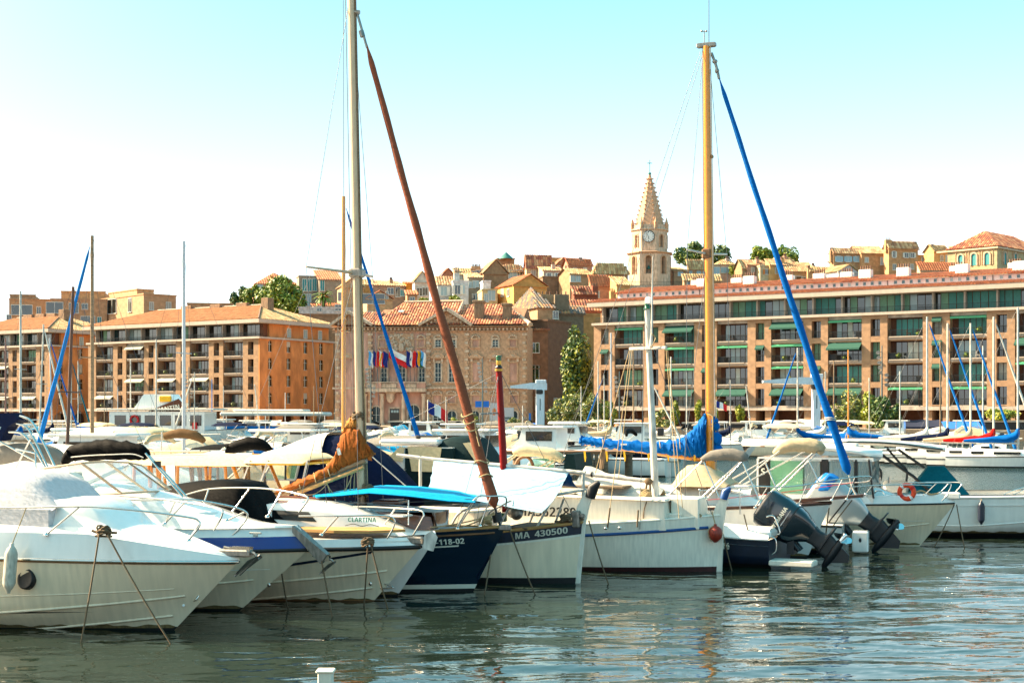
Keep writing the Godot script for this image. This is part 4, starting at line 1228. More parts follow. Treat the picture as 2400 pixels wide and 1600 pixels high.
	house("beige house with yellow roof and pale blue shutters", 1610, 1614, 1662, 632, 334.0, 10, Color(0.74, 0.58, 0.43), "shed", 2.6, "straw", [[1619, 640, 0.6, 1.6, "blue"], [1638, 640, 0.9, 1.6, "blue"], [1652, 640, 0.8, 1.6, "blue"]], {})
	house("white flat house with wide blue window", 1660, 1664, 1690, 622, 336.0, 8, Color(0.72, 0.62, 0.5), "flat", 0, "straw", [[1679, 634, 1.7, 1.6, "blue"]], {"deep": 7.0})
	house("low house with yellow lean-to roof behind the white chimneys", 1600, 1604, 1690, 658, 300.0, 8, Color(0.66, 0.52, 0.38), "shed", 1.6, "straw", [[1626, 664, 2.6, 1.4, "dark"]], {"deep": 8.0})
	house("grey stone house with yellow tile roof", 1722, 1740, 1782, 630, 330.0, 24, Color(0.68, 0.53, 0.38), "gable", 2.4, "straw", [[1772, 642, 0.4, 0.5, "dark"]], {})
	house("cream house with orange wooden shutters", 1780, 1782, 1836, 624, 328.0, 8, Color(0.78, 0.7, 0.55), "flat", 0, "straw", [[1798, 637, 0.9, 1.1, "wood+"]], {"deep": 8.0})
	house("long tan house with brown roof below the trees", 1830, 1832, 1910, 636, 326.0, 10, Color(0.76, 0.6, 0.42), "gable", 2.6, "brown", [[1866, 655, 3.0, 1.4, "dark"], [1884, 654, 1.0, 0.8, "dark"]], {})
	house("tan wall with yellow coping beside the shuttered terrace row", 1896, 1900, 1950, 636, 322.0, 8, Color(0.7, 0.54, 0.38), "shed", 1.2, "straw", [], {"deep": 7.0, "chim": [[1896, 628, 0.7]]})
	house("lilac-white gabled shed behind the long block", 1928, 1966, 2014, 636, 300.0, 24, Color(0.8, 0.75, 0.74), "cross", 1.6, "straw", [], {"deep": 9.0})
	house("ochre row house with three white-shuttered windows", 1946, 1955, 2020, 594, 318.0, 12, Color(0.7, 0.53, 0.37), "gable", 1.4, "brown", [[1967, 607, 0.9, 1.2, "blue+"], [1988, 607, 0.9, 1.2, "blue+"], [2009, 607, 0.9, 1.2, "blue+"]], {"deep": 9.0, "chim": [[1950, 586, 1.0]]})
	house("ochre row house with iron balcony", 2018, 2020, 2080, 594, 318.0, 12, Color(0.74, 0.56, 0.38), "gable", 2.2, "brown", [[2032, 609, 0.8, 1.0, "light"], [2068, 612, 0.7, 1.6, "blue"], [2028, 637, 0.8, 1.2, "dark"], [2042, 637, 0.8, 1.0, "blue"]], {"deep": 9.0, "chim": [[2010, 584, 1.0]]})
	house("tallest ochre row house with washing at its window", 2072, 2084, 2152, 582, 315.0, 16, Color(0.76, 0.56, 0.37), "gable", 1.8, "brown", [[2096, 596, 0.6, 1.3, "dark+"], [2125, 598, 0.9, 1.0, "dark+"], [2139, 598, 0.8, 1.0, "dark+"], [2097, 626, 0.7, 1.2, "dark"], [2123, 627, 0.8, 1.2, "shut"], [2138, 625, 0.8, 1.0, "shut"]], {"deep": 9.0, "chim": [[2082, 562, 1.6], [2146, 572, 1.0]]})
	house("ochre house with roof garden in the gap of the row", 2150, 2152, 2186, 600, 322.0, 10, Color(0.76, 0.58, 0.37), "flat", 0, "brown", [[2166, 606, 1.0, 0.8, "shut"], [2162, 628, 1.2, 1.0, "blue"], [2178, 628, 1.4, 1.0, "blue"]], {"deep": 7.0})
	house("yellow house with white lower wall and red blind", 2166, 2190, 2226, 590, 319.0, 28, Color(0.82, 0.64, 0.4), "gable", 1.8, "straw", [[2208, 605, 0.8, 1.2, "shut"], [2220, 606, 0.8, 1.6, "blue"]], {"chim": [[2186, 578, 0.9]]})
	house("low red-roofed hut beside the round-windowed pavilion", 2150, 2158, 2240, 634, 302.0, 10, Color(0.78, 0.66, 0.54), "shed", 2.0, "orange", [], {"deep": 6.0})
	house("yellow gabled turret behind the pavilion roof", 2224, 2248, 2285, 578, 330.0, 40, Color(0.82, 0.66, 0.4), "flat", 0, "straw", [], {})
	var pv := house("stone pavilion with round-arched windows and red pyramid roof", 2222, 2338, 2460, 576, 306.0, 45, Color(0.72, 0.62, 0.46), "hip", 4.2, "mottled", [], {"name": "pavilion"})
	for e in [[2253, 611, true], [2284, 608, true], [2315, 606, true], [2356, 606, false], [2380, 608, false]]:
		var c: Vector3
		var bas := Basis()
		if e[2]:
			var inv := pv.transform.affine_inverse()
			var oo := inv * V(0, EYE, 0)
			var dd := inv.basis * V((e[0] - 1200.0) / F, (HY - e[1]) / F, -1.0)
			c = oo + dd * (-oo.x / dd.x)
			bas = Basis(V(0, 0, 1), Vector3.UP, V(-1, 0, 0))
		else:
			c = bp(pv, e[0], e[1], 0.0)
		var w := part("window", mb_().prism(arch_frame(1.15, 2.6, 0.3), 0.005, 0.25), M.town_pale, pv, c + V(0, -1.3, 0), bas)
		part("pane", mb_().prism(arch_pts(1.15, 2.6), 0.004, 0.06), M.shutter_teal, w)
		part("arch_moulding", mb_().prism(arch_frame(2.4, 3.7, 0.16), 0.005, 0.12), M.town_stone, w)
	for n in ["cornice"]:
		part(n, mb_().bb(-0.5, 18, pv.get_child(0).mesh.get_aabb().size.y - 0.5, pv.get_child(0).mesh.get_aabb().size.y - 0.15, 0.003, 0.4).bb(-0.4, -0.003, pv.get_child(0).mesh.get_aabb().size.y - 0.5, pv.get_child(0).mesh.get_aabb().size.y - 0.15, -14, 0.0), M.town_pale, pv)
	var cols := {"sand": Color(0.78, 0.66, 0.5), "ochre": Color(0.8, 0.62, 0.38), "pale pink": Color(0.8, 0.66, 0.58), "cream": Color(0.84, 0.78, 0.66), "grey": Color(0.66, 0.62, 0.56), "rose": Color(0.72, 0.53, 0.43)}
	var kinds := {"red gabled": ["gable", "orange"], "brown lean-to": ["shed", "brown"], "straw hipped": ["hip", "straw"], "dark hipped": ["hip", "mottled"], "flat terraced": ["flat", "brown"]}
	var zones := [[820, 900, 312.0, "beside the silver mast"], [930, 1020, 308.0, "above the town hall roof"], [1020, 1130, 330.0, "on the middle slope"], [1120, 1240, 312.0, "below the round tower"], [1240, 1400, 318.0, "west of the bell tower"], [1570, 1760, 340.0, "east of the bell tower"], [1740, 1960, 334.0, "below the hilltop trees"]]
	var n := 0
	for cn in cols:
		for kn in kinds:
			var z: Array = zones[n % 7]
			var px := lerpf(z[0], z[1], fmod(n * 0.383, 1.0))
			var d: float = z[2] + rng.randf_range(-14, 12)
			var w := rng.randf_range(34, 58)
			var x := (px - 1200.0) * d / F
			var yt: float = HY - (hill(x, d) + rng.randf_range(3.5, 7.0) - EYE) * F / d
			n += 1
			house("small %s house with %s roof %s" % [cn, kn, z[3]], px - 12, px, px + w, yt, d, rng.randf_range(10, 32), cols[cn], kinds[kn][0], rng.randf_range(1.2, 2.2), kinds[kn][1], [[px + w * 0.28, yt + 13, 0.8, 1.3, ["dark+", "blue+", "light", "shut"][n % 4]], [px + w * 0.7, yt + 13, 0.8, 1.3, ["dark+", "blue+", "light", "shut"][n % 4]]], {"chim": [[px + w * 0.5, yt - 14, 0.9]], "deep": 7.0})
	var dm := thing("dome_lantern", "small grey stone dome with finial cross above the roofs", "dome", W(1364, 632, 345.0) - V(0, 3.2, 0))
	dm.scale = V(0.5, 0.47, 0.5)
	part("drum", mb_().lathe([[2.4, 0], [2.4, 6.0], [2.6, 6.1], [2.6, 6.5], [2.2, 6.6], [2.2, 7.4], [2.5, 7.5], [2.5, 7.8]], 16), M.chimney, dm)
	part("cupola", mb_().lathe([[2.4, 7.8], [2.3, 8.6], [1.9, 9.8], [1.2, 10.8], [0.4, 11.4], [0.2, 12.0], [0.35, 12.4], [0.1, 12.8], [0.05, 14.0]], 16), M.dome_grey, dm)
	part("cross", mb_().bb(-0.06, 0.06, 13.8, 15.6, -0.06, 0.06).bb(-0.4, 0.4, 14.7, 14.85, -0.06, 0.06), M.copper, dm)
	var p := W(1295, 606, 350.0)
	solo("roof_railing", railing(4.4, 0.9), M.frame_white, "white railing round the top of the ochre tower", "railing").position = p + V(0, 0.3, 0.2)
	solo("copper_cap", mb_().lathe([[1.7, 0], [1.6, 0.3], [0.0, 1.7]], 8), M.copper, "green copper cap on the round water tower", "roof cap").position = W(1186, 606, 343.0) + V(0, 0.1, -1.5)
func oct(r: float, y: float, turn: float) -> PackedVector3Array:
	var o := pv()
	for j in 8:
		var an := -(TAU * j / 8 + turn)
		o.append(V(cos(an) * r, y, sin(an) * r))
	return o
func bell_tower() -> void:
	var d := 330.0
	var s := d / F
	var at := W(1523, 660, d)
	var base := hill(at.x, d) - 1.0
	var t := thing("bell_tower", "octagonal stone church tower with clock and a crocketed spire", "church tower", V(at.x, base, at.z))
	var Y := func(py: float) -> float: return EYE + (HY - py) * s - base
	var turn := deg_to_rad(22.5 - 9.0)
	var c := 1.0 / cos(PI / 8)
	part("lower_core", mb_().loft([oct(3.2 * c, 0.0, turn), oct(3.2 * c, Y.call(597), turn)], true, false, true, false), M.town_pale, t)
	part("lower_cornice", mb_().loft([oct(4.78 * c, Y.call(598), turn), oct(5.2 * c, Y.call(596), turn), oct(5.2 * c, Y.call(594), turn), oct(4.1 * c, Y.call(592), turn)], true, false, true, false), M.town_stone, t)
	part("upper_core", mb_().loft([oct(2.6 * c, Y.call(595), turn), oct(2.6 * c, Y.call(543), turn)], true, false, true, false), M.town_pale, t)
	part("upper_cornice", mb_().loft([oct(4.05 * c, Y.call(544), turn), oct(4.35 * c, Y.call(542), turn), oct(4.35 * c, Y.call(540), turn), oct(3.9 * c, Y.call(538), turn), oct(3.9 * c, Y.call(530), turn)], true, false, true, false), M.town_pale, t)
	part("spire", mb_().loft([oct(3.35 * c, Y.call(531), turn), oct(0.28 * c, Y.call(410), turn)], true, false, true, false), M.town_stone, t)
	part("finial", mb_().ell(V(0, Y.call(407), 0), V(0.36, 0.36, 0.36), 10).tube([V(0, Y.call(405), 0), V(0, Y.call(375), 0)], 0.07, 6).bb(-0.55, 0.55, Y.call(383), Y.call(381.5), -0.06, 0.06), M.copper, t)
	var cr := mb_()
	for j in 8:
		var an := -(TAU * j / 8 + turn)
		for i in 11:
			var f := (i + 0.6) / 11.5
			var r: float = lerpf(3.35, 0.28, f) * c
			cr.ell(V(cos(an) * (r + 0.16), lerpf(Y.call(531), Y.call(410), f), sin(an) * (r + 0.16)), V(0.28, 0.14, 0.28), 6)
	stuff(part("crockets", cr, M.town_stone, t))
	for j in 8:
		var an := -(TAU * j / 8 + turn)
		var pp := V(cos(an) * 3.95 * c, Y.call(531), sin(an) * 3.95 * c)
		part("pinnacle", mb_().lathe([[0.38, -0.8], [0.38, 0.4], [0.5, 0.5], [0.3, 0.7], [0.0, 2.0]], 6), M.town_stone, t, pp)
	for stage in 2:
		for j in 8:
			var an := -(TAU * (j + 0.5) / 8 + turn)
			var nrm := V(cos(an), 0, sin(an))
			var bas := Basis(V(nrm.z, 0, -nrm.x), Vector3.UP, nrm)
			var R: float = [4.75, 4.02][stage]
			var w := 2 * R * tan(PI / 8) + 0.02
			var y0: float = [0.0, Y.call(595)][stage]
			var y1: float = [Y.call(597), Y.call(543)][stage]
			var ob: float = [Y.call(645), Y.call(583)][stage] - y0
			var clock := stage == 1 and nrm.z > 0.9 and nrm.x < 0.25
			var blank := stage == 0 and absf(nrm.x) < 0.35 and j % 2 == (0 if nrm.z > 0.9 else 1)
			var at2 := nrm * R + V(0, y0, 0)
			if clock or blank or nrm.z < -0.4:
				part("stage_wall", mb_().bb(-w / 2, w / 2, 0, y1 - y0, -0.9, 0), M.town_pale, t, at2, bas)
			else:
				var ow: float = [1.25, 0.85][stage]
				var oh: float = [4.1, 2.9][stage]
				for sd in [-1.0, 1.0]:
					var pts := pv2([V2(sd * w / 2, 0), V2(0, 0), V2(0, ob), V2(sd * ow / 2, ob)])
					for i in 7:
						var aa := PI / 2 * i / 6.0
						pts.append(V2(sd * ow / 2 * cos(aa), ob + oh - ow / 2 + ow / 2 * sin(aa)))
					pts.append(V2(0, y1 - y0)); pts.append(V2(sd * w / 2, y1 - y0))
					part("stage_wall", mb_().prism(pts, -0.9, 0), M.town_pale, t, at2, bas)
				part("opening_frame", mb_().prism(arch_frame(ow, oh, 0.22), 0.005, 0.16), M.town_stone, t, at2 + V(0, ob, 0), bas)
				part("bell", mb_().lathe([[0.0, 1.9], [0.2, 1.85], [0.3, 1.5], [0.45, 1.1]], 10), M.copper, t, nrm * (R - 1.2) + V(0, y0 + ob, 0), bas)
			if clock:
				var face := part("clock_face", mb_().lathe([[1.28, 0.0], [1.28, 0.12], [1.2, 0.16], [0.0, 0.161]], 28, Transform3D(Basis(Vector3.RIGHT, PI / 2), Vector3.ZERO)), M.clock_face, t, nrm * 4.02 + V(0, Y.call(559), 0), bas)
				part("rim", mb_().lathe([[1.28, 0.0], [1.38, 0.0], [1.38, 0.2], [1.28, 0.2]], 28, Transform3D(Basis(Vector3.RIGHT, PI / 2), Vector3.ZERO)), M.kiosk_dark, face)
				for h in 12:
					var aa := TAU * h / 12.0
					part("numeral", mb_().box(V(sin(aa) * 1.02, cos(aa) * 1.02, 0.17), V(0.09 if h % 3 else 0.16, 0.24, 0.02), Basis(V(0, 0, 1), -aa)), M.ink, face)
				for hd in [[5.88 * TAU / 12, 0.62, 0.11], [53.0 * TAU / 60, 0.98, 0.07]]:
					part("hand", mb_().box(V(sin(hd[0]), cos(hd[0]), 0) * hd[1] / 2 + V(0, 0, 0.2), V(hd[2], hd[1], 0.03), Basis(V(0, 0, 1), -hd[0])), M.ink, face)
	var tw := thing("terrace_wall", "worn stone terrace wall with railing at the tower foot", "wall", W(1455, 700, 318.0) - V(0, 8, 0))
	part("wall", mb_().bb(0, 14.5, 0, 11.0, -3, 0), M.town_pale, tw)
	part("railing", railing(14.0, 0.9), M.rail_dark, tw, V(0.2, 11.0, -0.3))
# ---------------------------------------------------------------- trees
func tree(called: String, label: String, foot: Vector3, h: float, rx: float, ry: float, pal: Array, leaf: float, n: int, lumps := 12, group := "") -> Node3D:
	var t := thing(called, label, "tree", foot, rng.randf() * 6.0, group)
	var tr := mb_()
	var top := h - ry
	tr.tube([Vector3.ZERO, V(0.1, top * 0.5, 0), V(0, top, 0), V(0.1, top + ry * 0.7, 0.1)], [h * 0.03 + 0.05, h * 0.022 + 0.04, h * 0.017 + 0.03, 0.03], 8)
	for i in 5:
		var an := TAU * i / 5.0 + rng.randf()
		tr.tube([V(0, top * 0.75, 0), V(cos(an) * rx * 0.35, top + ry * 0.05, sin(an) * rx * 0.35), V(cos(an) * rx * 0.7, top + ry * rng.randf_range(-0.2, 0.5), sin(an) * rx * 0.7)], [h * 0.014, h * 0.01, 0.02], 5)
	part("trunk", tr, M.bark, t)
	var cr := mb_()
	var cs := []
	for i in lumps:
		var p := V(rng.randfn(), rng.randfn(), rng.randfn()).normalized() * rng.randf_range(0.45, 0.78)
		cs.append([V(p.x * rx, top + p.y * ry, p.z * rx), rng.randf_range(0.3, 0.48)])
	for i in n:
		var cdef: Array = cs[rng.randi() % cs.size()]
		var dir := V(rng.randfn(), rng.randfn(), rng.randfn()).normalized()
		var rad: float = cdef[1] * (1.0 - 0.5 * pow(rng.randf(), 2.0))
		var p: Vector3 = cdef[0] + V(dir.x * rx, dir.y * ry, dir.z * rx) * rad
		var nn := (dir + V(rng.randfn(), rng.randfn(), rng.randfn()) * 0.7).normalized()
		var a := nn.cross(V(rng.randfn(), rng.randfn(), rng.randfn())).normalized() * leaf * rng.randf_range(0.6, 1.3)
		var b := nn.cross(a).normalized() * leaf * rng.randf_range(0.35, 0.7)
		var base: Color = pal[rng.randi() % pal.size()]
		cr.col = base * rng.randf_range(0.75, 1.25)
		cr.quad(p - a, p + b * 0.8, p + a, p - b)
	part("crown", cr, M.leaf, t)
	return t
var GREEN := [Color(0.115, 0.187, 0.022), Color(0.144, 0.216, 0.022), Color(0.072, 0.130, 0.022), Color(0.245, 0.259, 0.014)]
var DARKGREEN := [Color(0.043, 0.094, 0.025), Color(0.058, 0.115, 0.025), Color(0.029, 0.072, 0.022), Color(0.122, 0.158, 0.018)]
var LIME := [Color(0.259, 0.274, 0.018), Color(0.202, 0.245, 0.022), Color(0.331, 0.310, 0.022), Color(0.115, 0.173, 0.022)]
var BUSH := [Color(0.122, 0.173, 0.036), Color(0.180, 0.202, 0.036), Color(0.274, 0.252, 0.036), Color(0.072, 0.115, 0.036), Color(0.245, 0.245, 0.130)]
func ftree(called: String, label: String, px: float, ytop: float, ybase: float, wpx: float, d: float, pal: Array, leaf: float, n: int, lumps := 12, crown := 0.75, group := "") -> Node3D:
	var foot := W(px, ybase, d)
	var h := (ybase - ytop) * d / F
	return tree(called, label, foot, h, wpx * d / F / 2, h * crown / 2, pal, leaf, n, lumps, group)
func hill_trees() -> void:
	ftree("plane_tree", "broad sunlit plane tree in front of the convent", 655, 646, 760, 104, 322.0, GREEN, 0.5, 3200, 16, 0.9)
	ftree("plane_tree", "dark round plane tree close to the grey convent wing", 684, 650, 762, 76, 318.0, GREEN, 0.5, 2400, 14, 0.9)
	ftree("plane_tree", "slim plane tree between two others below the convent", 590, 664, 762, 44, 326.0, GREEN, 0.5, 1800, 12, 0.9)
	ftree("plane_tree", "small dark plane tree at the west end of the convent garden", 562, 668, 762, 50, 330.0, DARKGREEN, 0.5, 1500, 10, 0.9)
	ftree("plane_tree", "tall dark plane tree behind the orange mast", 1626, 566, 655, 92, 352.0, DARKGREEN, 0.5, 2400, 14, 0.9)
	ftree("plane_tree", "wide dark plane tree just east of the orange mast", 1676, 562, 655, 88, 354.0, DARKGREEN, 0.5, 2400, 14, 0.9)
	ftree("shrub", "small yellow-green tree beside the grey stone house", 1718, 614, 652, 26, 342.0, LIME, 0.4, 700, 8, 0.9)
	ftree("plane_tree", "sunlit yellow-green plane tree above the cream house", 1788, 572, 662, 78, 350.0, GREEN, 0.5, 2200, 14, 0.9)
	ftree("plane_tree", "round green plane tree beside the blue furled sail", 1838, 566, 662, 76, 352.0, GREEN, 0.5, 2200, 14, 0.9)
	ftree("shrub", "bushy yellow-green garden shrub under the white shuttered house", 1064, 690, 712, 30, 288.0, LIME, 0.3, 700, 8, 1.0)
	ftree("shrub", "low green shrub on the terrace above the town hall roof", 995, 698, 712, 32, 286.0, LIME, 0.3, 500, 8, 1.0)
	var p := W(757, 716, 300.0)
	var t := thing("palm_tree", "short palm with orange date stalks under the convent", "tree", p - V(0, 1.5, 0))
	part("trunk", mb_().tube([Vector3.ZERO, V(0, 1.4, 0), V(0.1, 3.0, 0)], [0.5, 0.45, 0.5], 8), M.bark, t)
	var cr := mb_()
	for i in 46:
		var an := rng.randf() * TAU
		var e := rng.randf_range(-0.2, 1.3)
		var L := rng.randf_range(2.0, 2.9)
		var prev := V(0.1, 3.0, 0)
		cr.col = (GREEN[rng.randi() % 3] as Color) * rng.randf_range(0.8, 1.3)
		for j in 6:
			var ee := e - j * 0.24
			var q := prev + V(cos(an) * cos(ee), sin(ee), sin(an) * cos(ee)) * L / 6
			var side := V(-sin(an), 0, cos(an)) * (0.32 - 0.04 * j)
			cr.quad(prev - side, prev + V(0, 0.06, 0), q + V(0, 0.06, 0), q - side)
			cr.quad(prev + V(0, 0.06, 0), prev + side, q + side, q + V(0, 0.06, 0))
			prev = q
	part("crown", cr, M.leaf, t)
	var dates := mb_()
	for i in 7:
		var an := i * 0.9
		dates.tube([V(0.1, 3.0, 0), V(cos(an) * 0.8, 3.6, sin(an) * 0.8), V(cos(an) * 1.3, 3.2, sin(an) * 1.3)], [0.06, 0.1, 0.16], 5)
	part("date_stalks", dates, M.awning_orange, t)
# ---------------------------------------------------------------- things on the quay
func on_quay(px: float, d: float) -> Vector3:
	return V((px - 1200.0) * d / F, Q, -d)
func lamp_mast(px: float, ytop: float, d: float, label: String) -> void:
	var t := thing("floodlight_mast", label, "lamp post", on_quay(px, d))
	var h := EYE + (HY - ytop) * d / F - Q
	part("pole", mb_().tube([Vector3.ZERO, V(0, h, 0)], [0.14, 0.07], 8), M.lamp_grey, t)
	for i in 8:
		var y := h - 0.8 - i * 0.62 if i < 5 else h - 3.6 - (i - 5) * 0.6
		var x := -0.55 + 0.08 * i if i < 5 else 0.5
		var l := part("floodlight", mb_().lathe([[0.07, -0.15], [0.12, -0.06], [0.25, 0.12], [0.27, 0.17], [0.0, 0.12]], 10, Transform3D(Basis(V(1, 0, 0.3).normalized(), 2.2), V(x, y, 0.25))), M.zinc, t)
		part("bracket", mb_().tube([V(0, y, 0), V(x, y, 0.25)], 0.03, 4), M.lamp_grey, l)
func hoist(px0: float, px1: float, ytop: float, d: float, pxarm: float, label: String) -> void:
	var t := thing("boat_hoist", label, "crane", on_quay((px0 + px1) / 2, d))
	var w := (px1 - px0) * d / F
	var h := EYE + (HY - ytop) * d / F - Q
	part("column", mb_().cbox(V(0, h / 2, 0), V(w, h, w), 0.08), M.lift_white, t)
	var L := ((px0 + px1) / 2 - pxarm) * d / F
	part("arm", mb_().prism(pv2([V2(w * 0.8, h - 0.1), V2(-L, h + 0.15), V2(-L, h + 0.45), V2(-L * 0.3, h + 0.85), V2(w * 0.8, h + 0.8)]), -0.4, 0.4), M.lift_white, t)
	part("motor", mb_().cbox(V(0.1, h + 1.0, 0), V(1.4, 0.5, 0.9), 0.06), M.lift_white, t)
	part("winch", mb_().cbox(V(-0.1, h - 0.35, 0.2), V(0.9, 0.6, 1.0), 0.1).tube([V(-0.9, h - 0.1, 0.5), V(-1.1, h - 0.9, 0.5), V(-0.7, h - 0.1, 0.5)], 0.03, 4), M.kiosk_dark, t)
	part("notice", mb_().bb(-0.06, 0.06, h * 0.45, h * 0.75, w / 2 + 0.003, w / 2 + 0.02), M.lamp_grey, t)
func kiosk(px0: float, px1: float, ytop: float, d: float, m: Material, label: String, curtain := false) -> void:
	var a := on_quay(px0, d)
	var t := thing("kiosk", label, "kiosk", a, -QA * 0.5)
	var w := (px1 - px0) * d / F
	var h := EYE + (HY - ytop) * d / F - Q
	part("wall", mb_().bb(0, w, 0, h - 0.2, -4, 0), m, t)
	part("roof", mb_().bb(-0.3, w + 0.3, h - 0.2, h, -4.3, 0.4), M.concrete, t)
	for i in int(w / 1.5):
		part("panel", mb_().bb(i * 1.5 + 0.05, i * 1.5 + 1.42, 0.05, h - 0.35, 0.004, 0.04), M.kiosk_dark if not curtain else M.canvas_pale, t)
func awning_stand(px0: float, px1: float, y0: float, d: float, m: Material, label: String, called := "awning") -> void:
	var t := thing(called, label, "awning", on_quay(px0, d), -QA * 0.3)
	var w := (px1 - px0) * d / F
	var h := EYE + (HY - y0) * d / F - Q
	var rows := []
	for j in 4:
		var r := pv()
		for i in 9:
			r.append(V(w * i / 8.0, h - j * 0.28 + 0.05 * sin(i * 1.7), -3.0 + j * 1.1))
		rows.append(r)
	part("canopy", mb_().sheet(rows, 0.03), m, t)
	part("valance", mb_().bb(0, w, h - 1.15, h - 0.82, 0.29, 0.31), m, t)
	for x in [0.1, w - 0.1]:
		part("post", mb_().tube([V(x, 0, 0.25), V(x, h - 0.85, 0.25)], 0.05, 6), M.frame_white, t)
func french_flag(at: Vector3, size: float, label: String, pole_h: float, drift := 0.5) -> void:
	var t := thing("flag", label, "flag", at)
	part("pole", mb_().tube([V(0, -pole_h, 0), V(0, 0.06, 0)], size * 0.035, 6), M.frame_white, t)
	var cols := ["flag_blue", "flag_white", "flag_red"]
	for h in 3:
		var rows := []
		for i in 5:
			var r := pv()
			for j in 5:
				var u := (h + j / 4.0) / 3.0
				r.append(V(u * size * 1.05, -i * size * 0.16 - u * size * drift - 0.04 * size * sin(u * 9), size * 0.1 * sin(u * 8 + i * 0.5)))
			rows.append(r)
		part("cloth", mb_().loft(rows, false), M[cols[h]], t)
func build_quay() -> void:
	ftree("garden_tree", "tall dense garden tree between side house and long block", 1356, 768, 1003, 80, 218.0, DARKGREEN + [LIME[0]], 0.36, 6000, 26, 0.94)
	ftree("oleander", "wide flowering oleander bush beside the white hoist", 1318, 930, 1005, 70, 203.0, BUSH, 0.24, 2600, 14, 1.05)
	ftree("oleander", "tall green bush in the middle of the quay garden", 1345, 918, 1005, 56, 206.0, BUSH, 0.24, 2200, 14, 1.05)
	ftree("oleander", "bush with yellow leaves in front of the long block corner", 1392, 925, 1005, 60, 200.0, BUSH, 0.24, 2400, 14, 1.05)
	ftree("oleander", "small bush beside the thin white masts", 1428, 940, 1005, 40, 199.0, LIME, 0.22, 1400, 10, 1.05)
	ftree("quay_tree", "olive-green bush in front of the arcade next to a poplar", 1560, 955, 1010, 56, 190.0, BUSH, 0.22, 1800, 12, 1.05)
	ftree("poplar", "slim poplar behind the cross-shaped mast", 1582, 935, 1006, 24, 192.0, LIME, 0.22, 1300, 12, 0.95, "slim poplars in front of the arcade")
	ftree("poplar", "slim yellow poplar just west of the orange mast", 1638, 936, 1006, 20, 190.0, LIME, 0.22, 1100, 10, 0.95, "slim poplars in front of the arcade")
	ftree("poplar", "slim poplar just east of the orange mast", 1674, 940, 1006, 18, 188.0, LIME, 0.22, 1000, 10, 0.95, "slim poplars in front of the arcade")
	ftree("poplar", "slim yellow poplar standing alone above the dark kiosk", 1735, 937, 1006, 20, 186.0, LIME, 0.22, 1100, 10, 0.95, "slim poplars in front of the arcade")
	ftree("quay_tree", "large olive tree in front of the long block", 1984, 915, 1012, 84, 180.0, BUSH, 0.24, 3600, 18, 1.0)
	ftree("quay_tree", "sunlit yellow-green tree next to the floodlight mast", 2046, 916, 1012, 62, 178.0, LIME, 0.24, 2200, 14, 1.0)
	ftree("quay_tree", "dark green tree behind the yellow mast", 2072, 926, 1012, 56, 176.0, DARKGREEN, 0.24, 2200, 14, 1.0)
	ftree("quay_tree", "small dark tree beside the navy awning", 2098, 946, 1012, 40, 175.0, DARKGREEN, 0.24, 1600, 12, 1.0)
	ftree("quay_tree", "low green bush under the hoist with the dark cable", 1948, 975, 1012, 44, 178.0, BUSH, 0.22, 1200, 10, 1.0)
	ftree("hedge", "yellow-green hedge growing on the curtained kiosk", 2352, 955, 990, 90, 163.0, LIME, 0.22, 2200, 16, 1.0)
	ftree("quay_tree", "small bush among the banners in front of the town hall", 1205, 972, 1005, 36, 205.0, BUSH, 0.2, 900, 8, 1.0)
	ftree("quay_tree", "orange-flowering shrub in a tub before the town hall", 1066, 975, 1002, 30, 208.0, LIME, 0.2, 700, 8, 1.0)
	ftree("quay_tree", "low flowering shrub behind the brown furled sail", 1110, 972, 1002, 26, 208.0, LIME, 0.2, 700, 8, 1.0)
	kiosk(1605, 1792, 989, 181.0, M.kiosk_dark, "long dark kiosk with pale roof edge in front of the arcade")
	kiosk(2310, 2420, 985, 163.0, M.kiosk_dark, "kiosk with pale curtains under a hedge")
	kiosk(915, 1090, 986, 205.0, M.kiosk_dark, "dark harbour kiosk with a thin roof before the town hall")
	awning_stand(1800, 1880, 985, 179.0, M.parasol, "white cafe awning beside the dark kiosk")
	awning_stand(1872, 1945, 983, 178.0, M.parasol, "white cafe awning behind the second hoist")
	awning_stand(1478, 1534, 992, 192.0, M.awning_blue, "bright blue awning behind the brown mast")
	awning_stand(1440, 1500, 985, 197.0, M.awning_orange, "orange awning under the corner of the long block")
	awning_stand(2112, 2208, 984, 172.0, M.awning_navy, "navy awning with white frame beside the trees")
	awning_stand(2215, 2300, 988, 168.0, M.awning_blue, "pale blue awning behind the row of white masts")
	awning_stand(1215, 1262, 992, 200.0, M.awning_blue, "small blue awning beside the white hoist column")
	awning_stand(560, 650, 985, 236.0, M.parasol, "white awning in front of the orange arcade")
	awning_stand(300, 420, 980, 255.0, M.awning_pale, "pale awning in front of the tan block")
	lamp_mast(1131, 838, 206.0, "floodlight mast in front of the town hall wing")
	lamp_mast(869, 852, 212.0, "floodlight mast before the town hall balcony")
	lamp_mast(2068, 810, 178.0, "floodlight mast beside the sunlit tree")
	lamp_mast(1452, 870, 198.0, "floodlight mast hidden among thin masts by the long block")
	lamp_mast(442, 860, 232.0, "floodlight mast before the tan block with the orange end")
	hoist(1256, 1276, 912, 187.0, 1196, "white boat hoist with arm beside the flowering oleander")
	hoist(1904, 1922, 900, 173.0, 1788, "white boat hoist with long arm behind the blue furled sail")
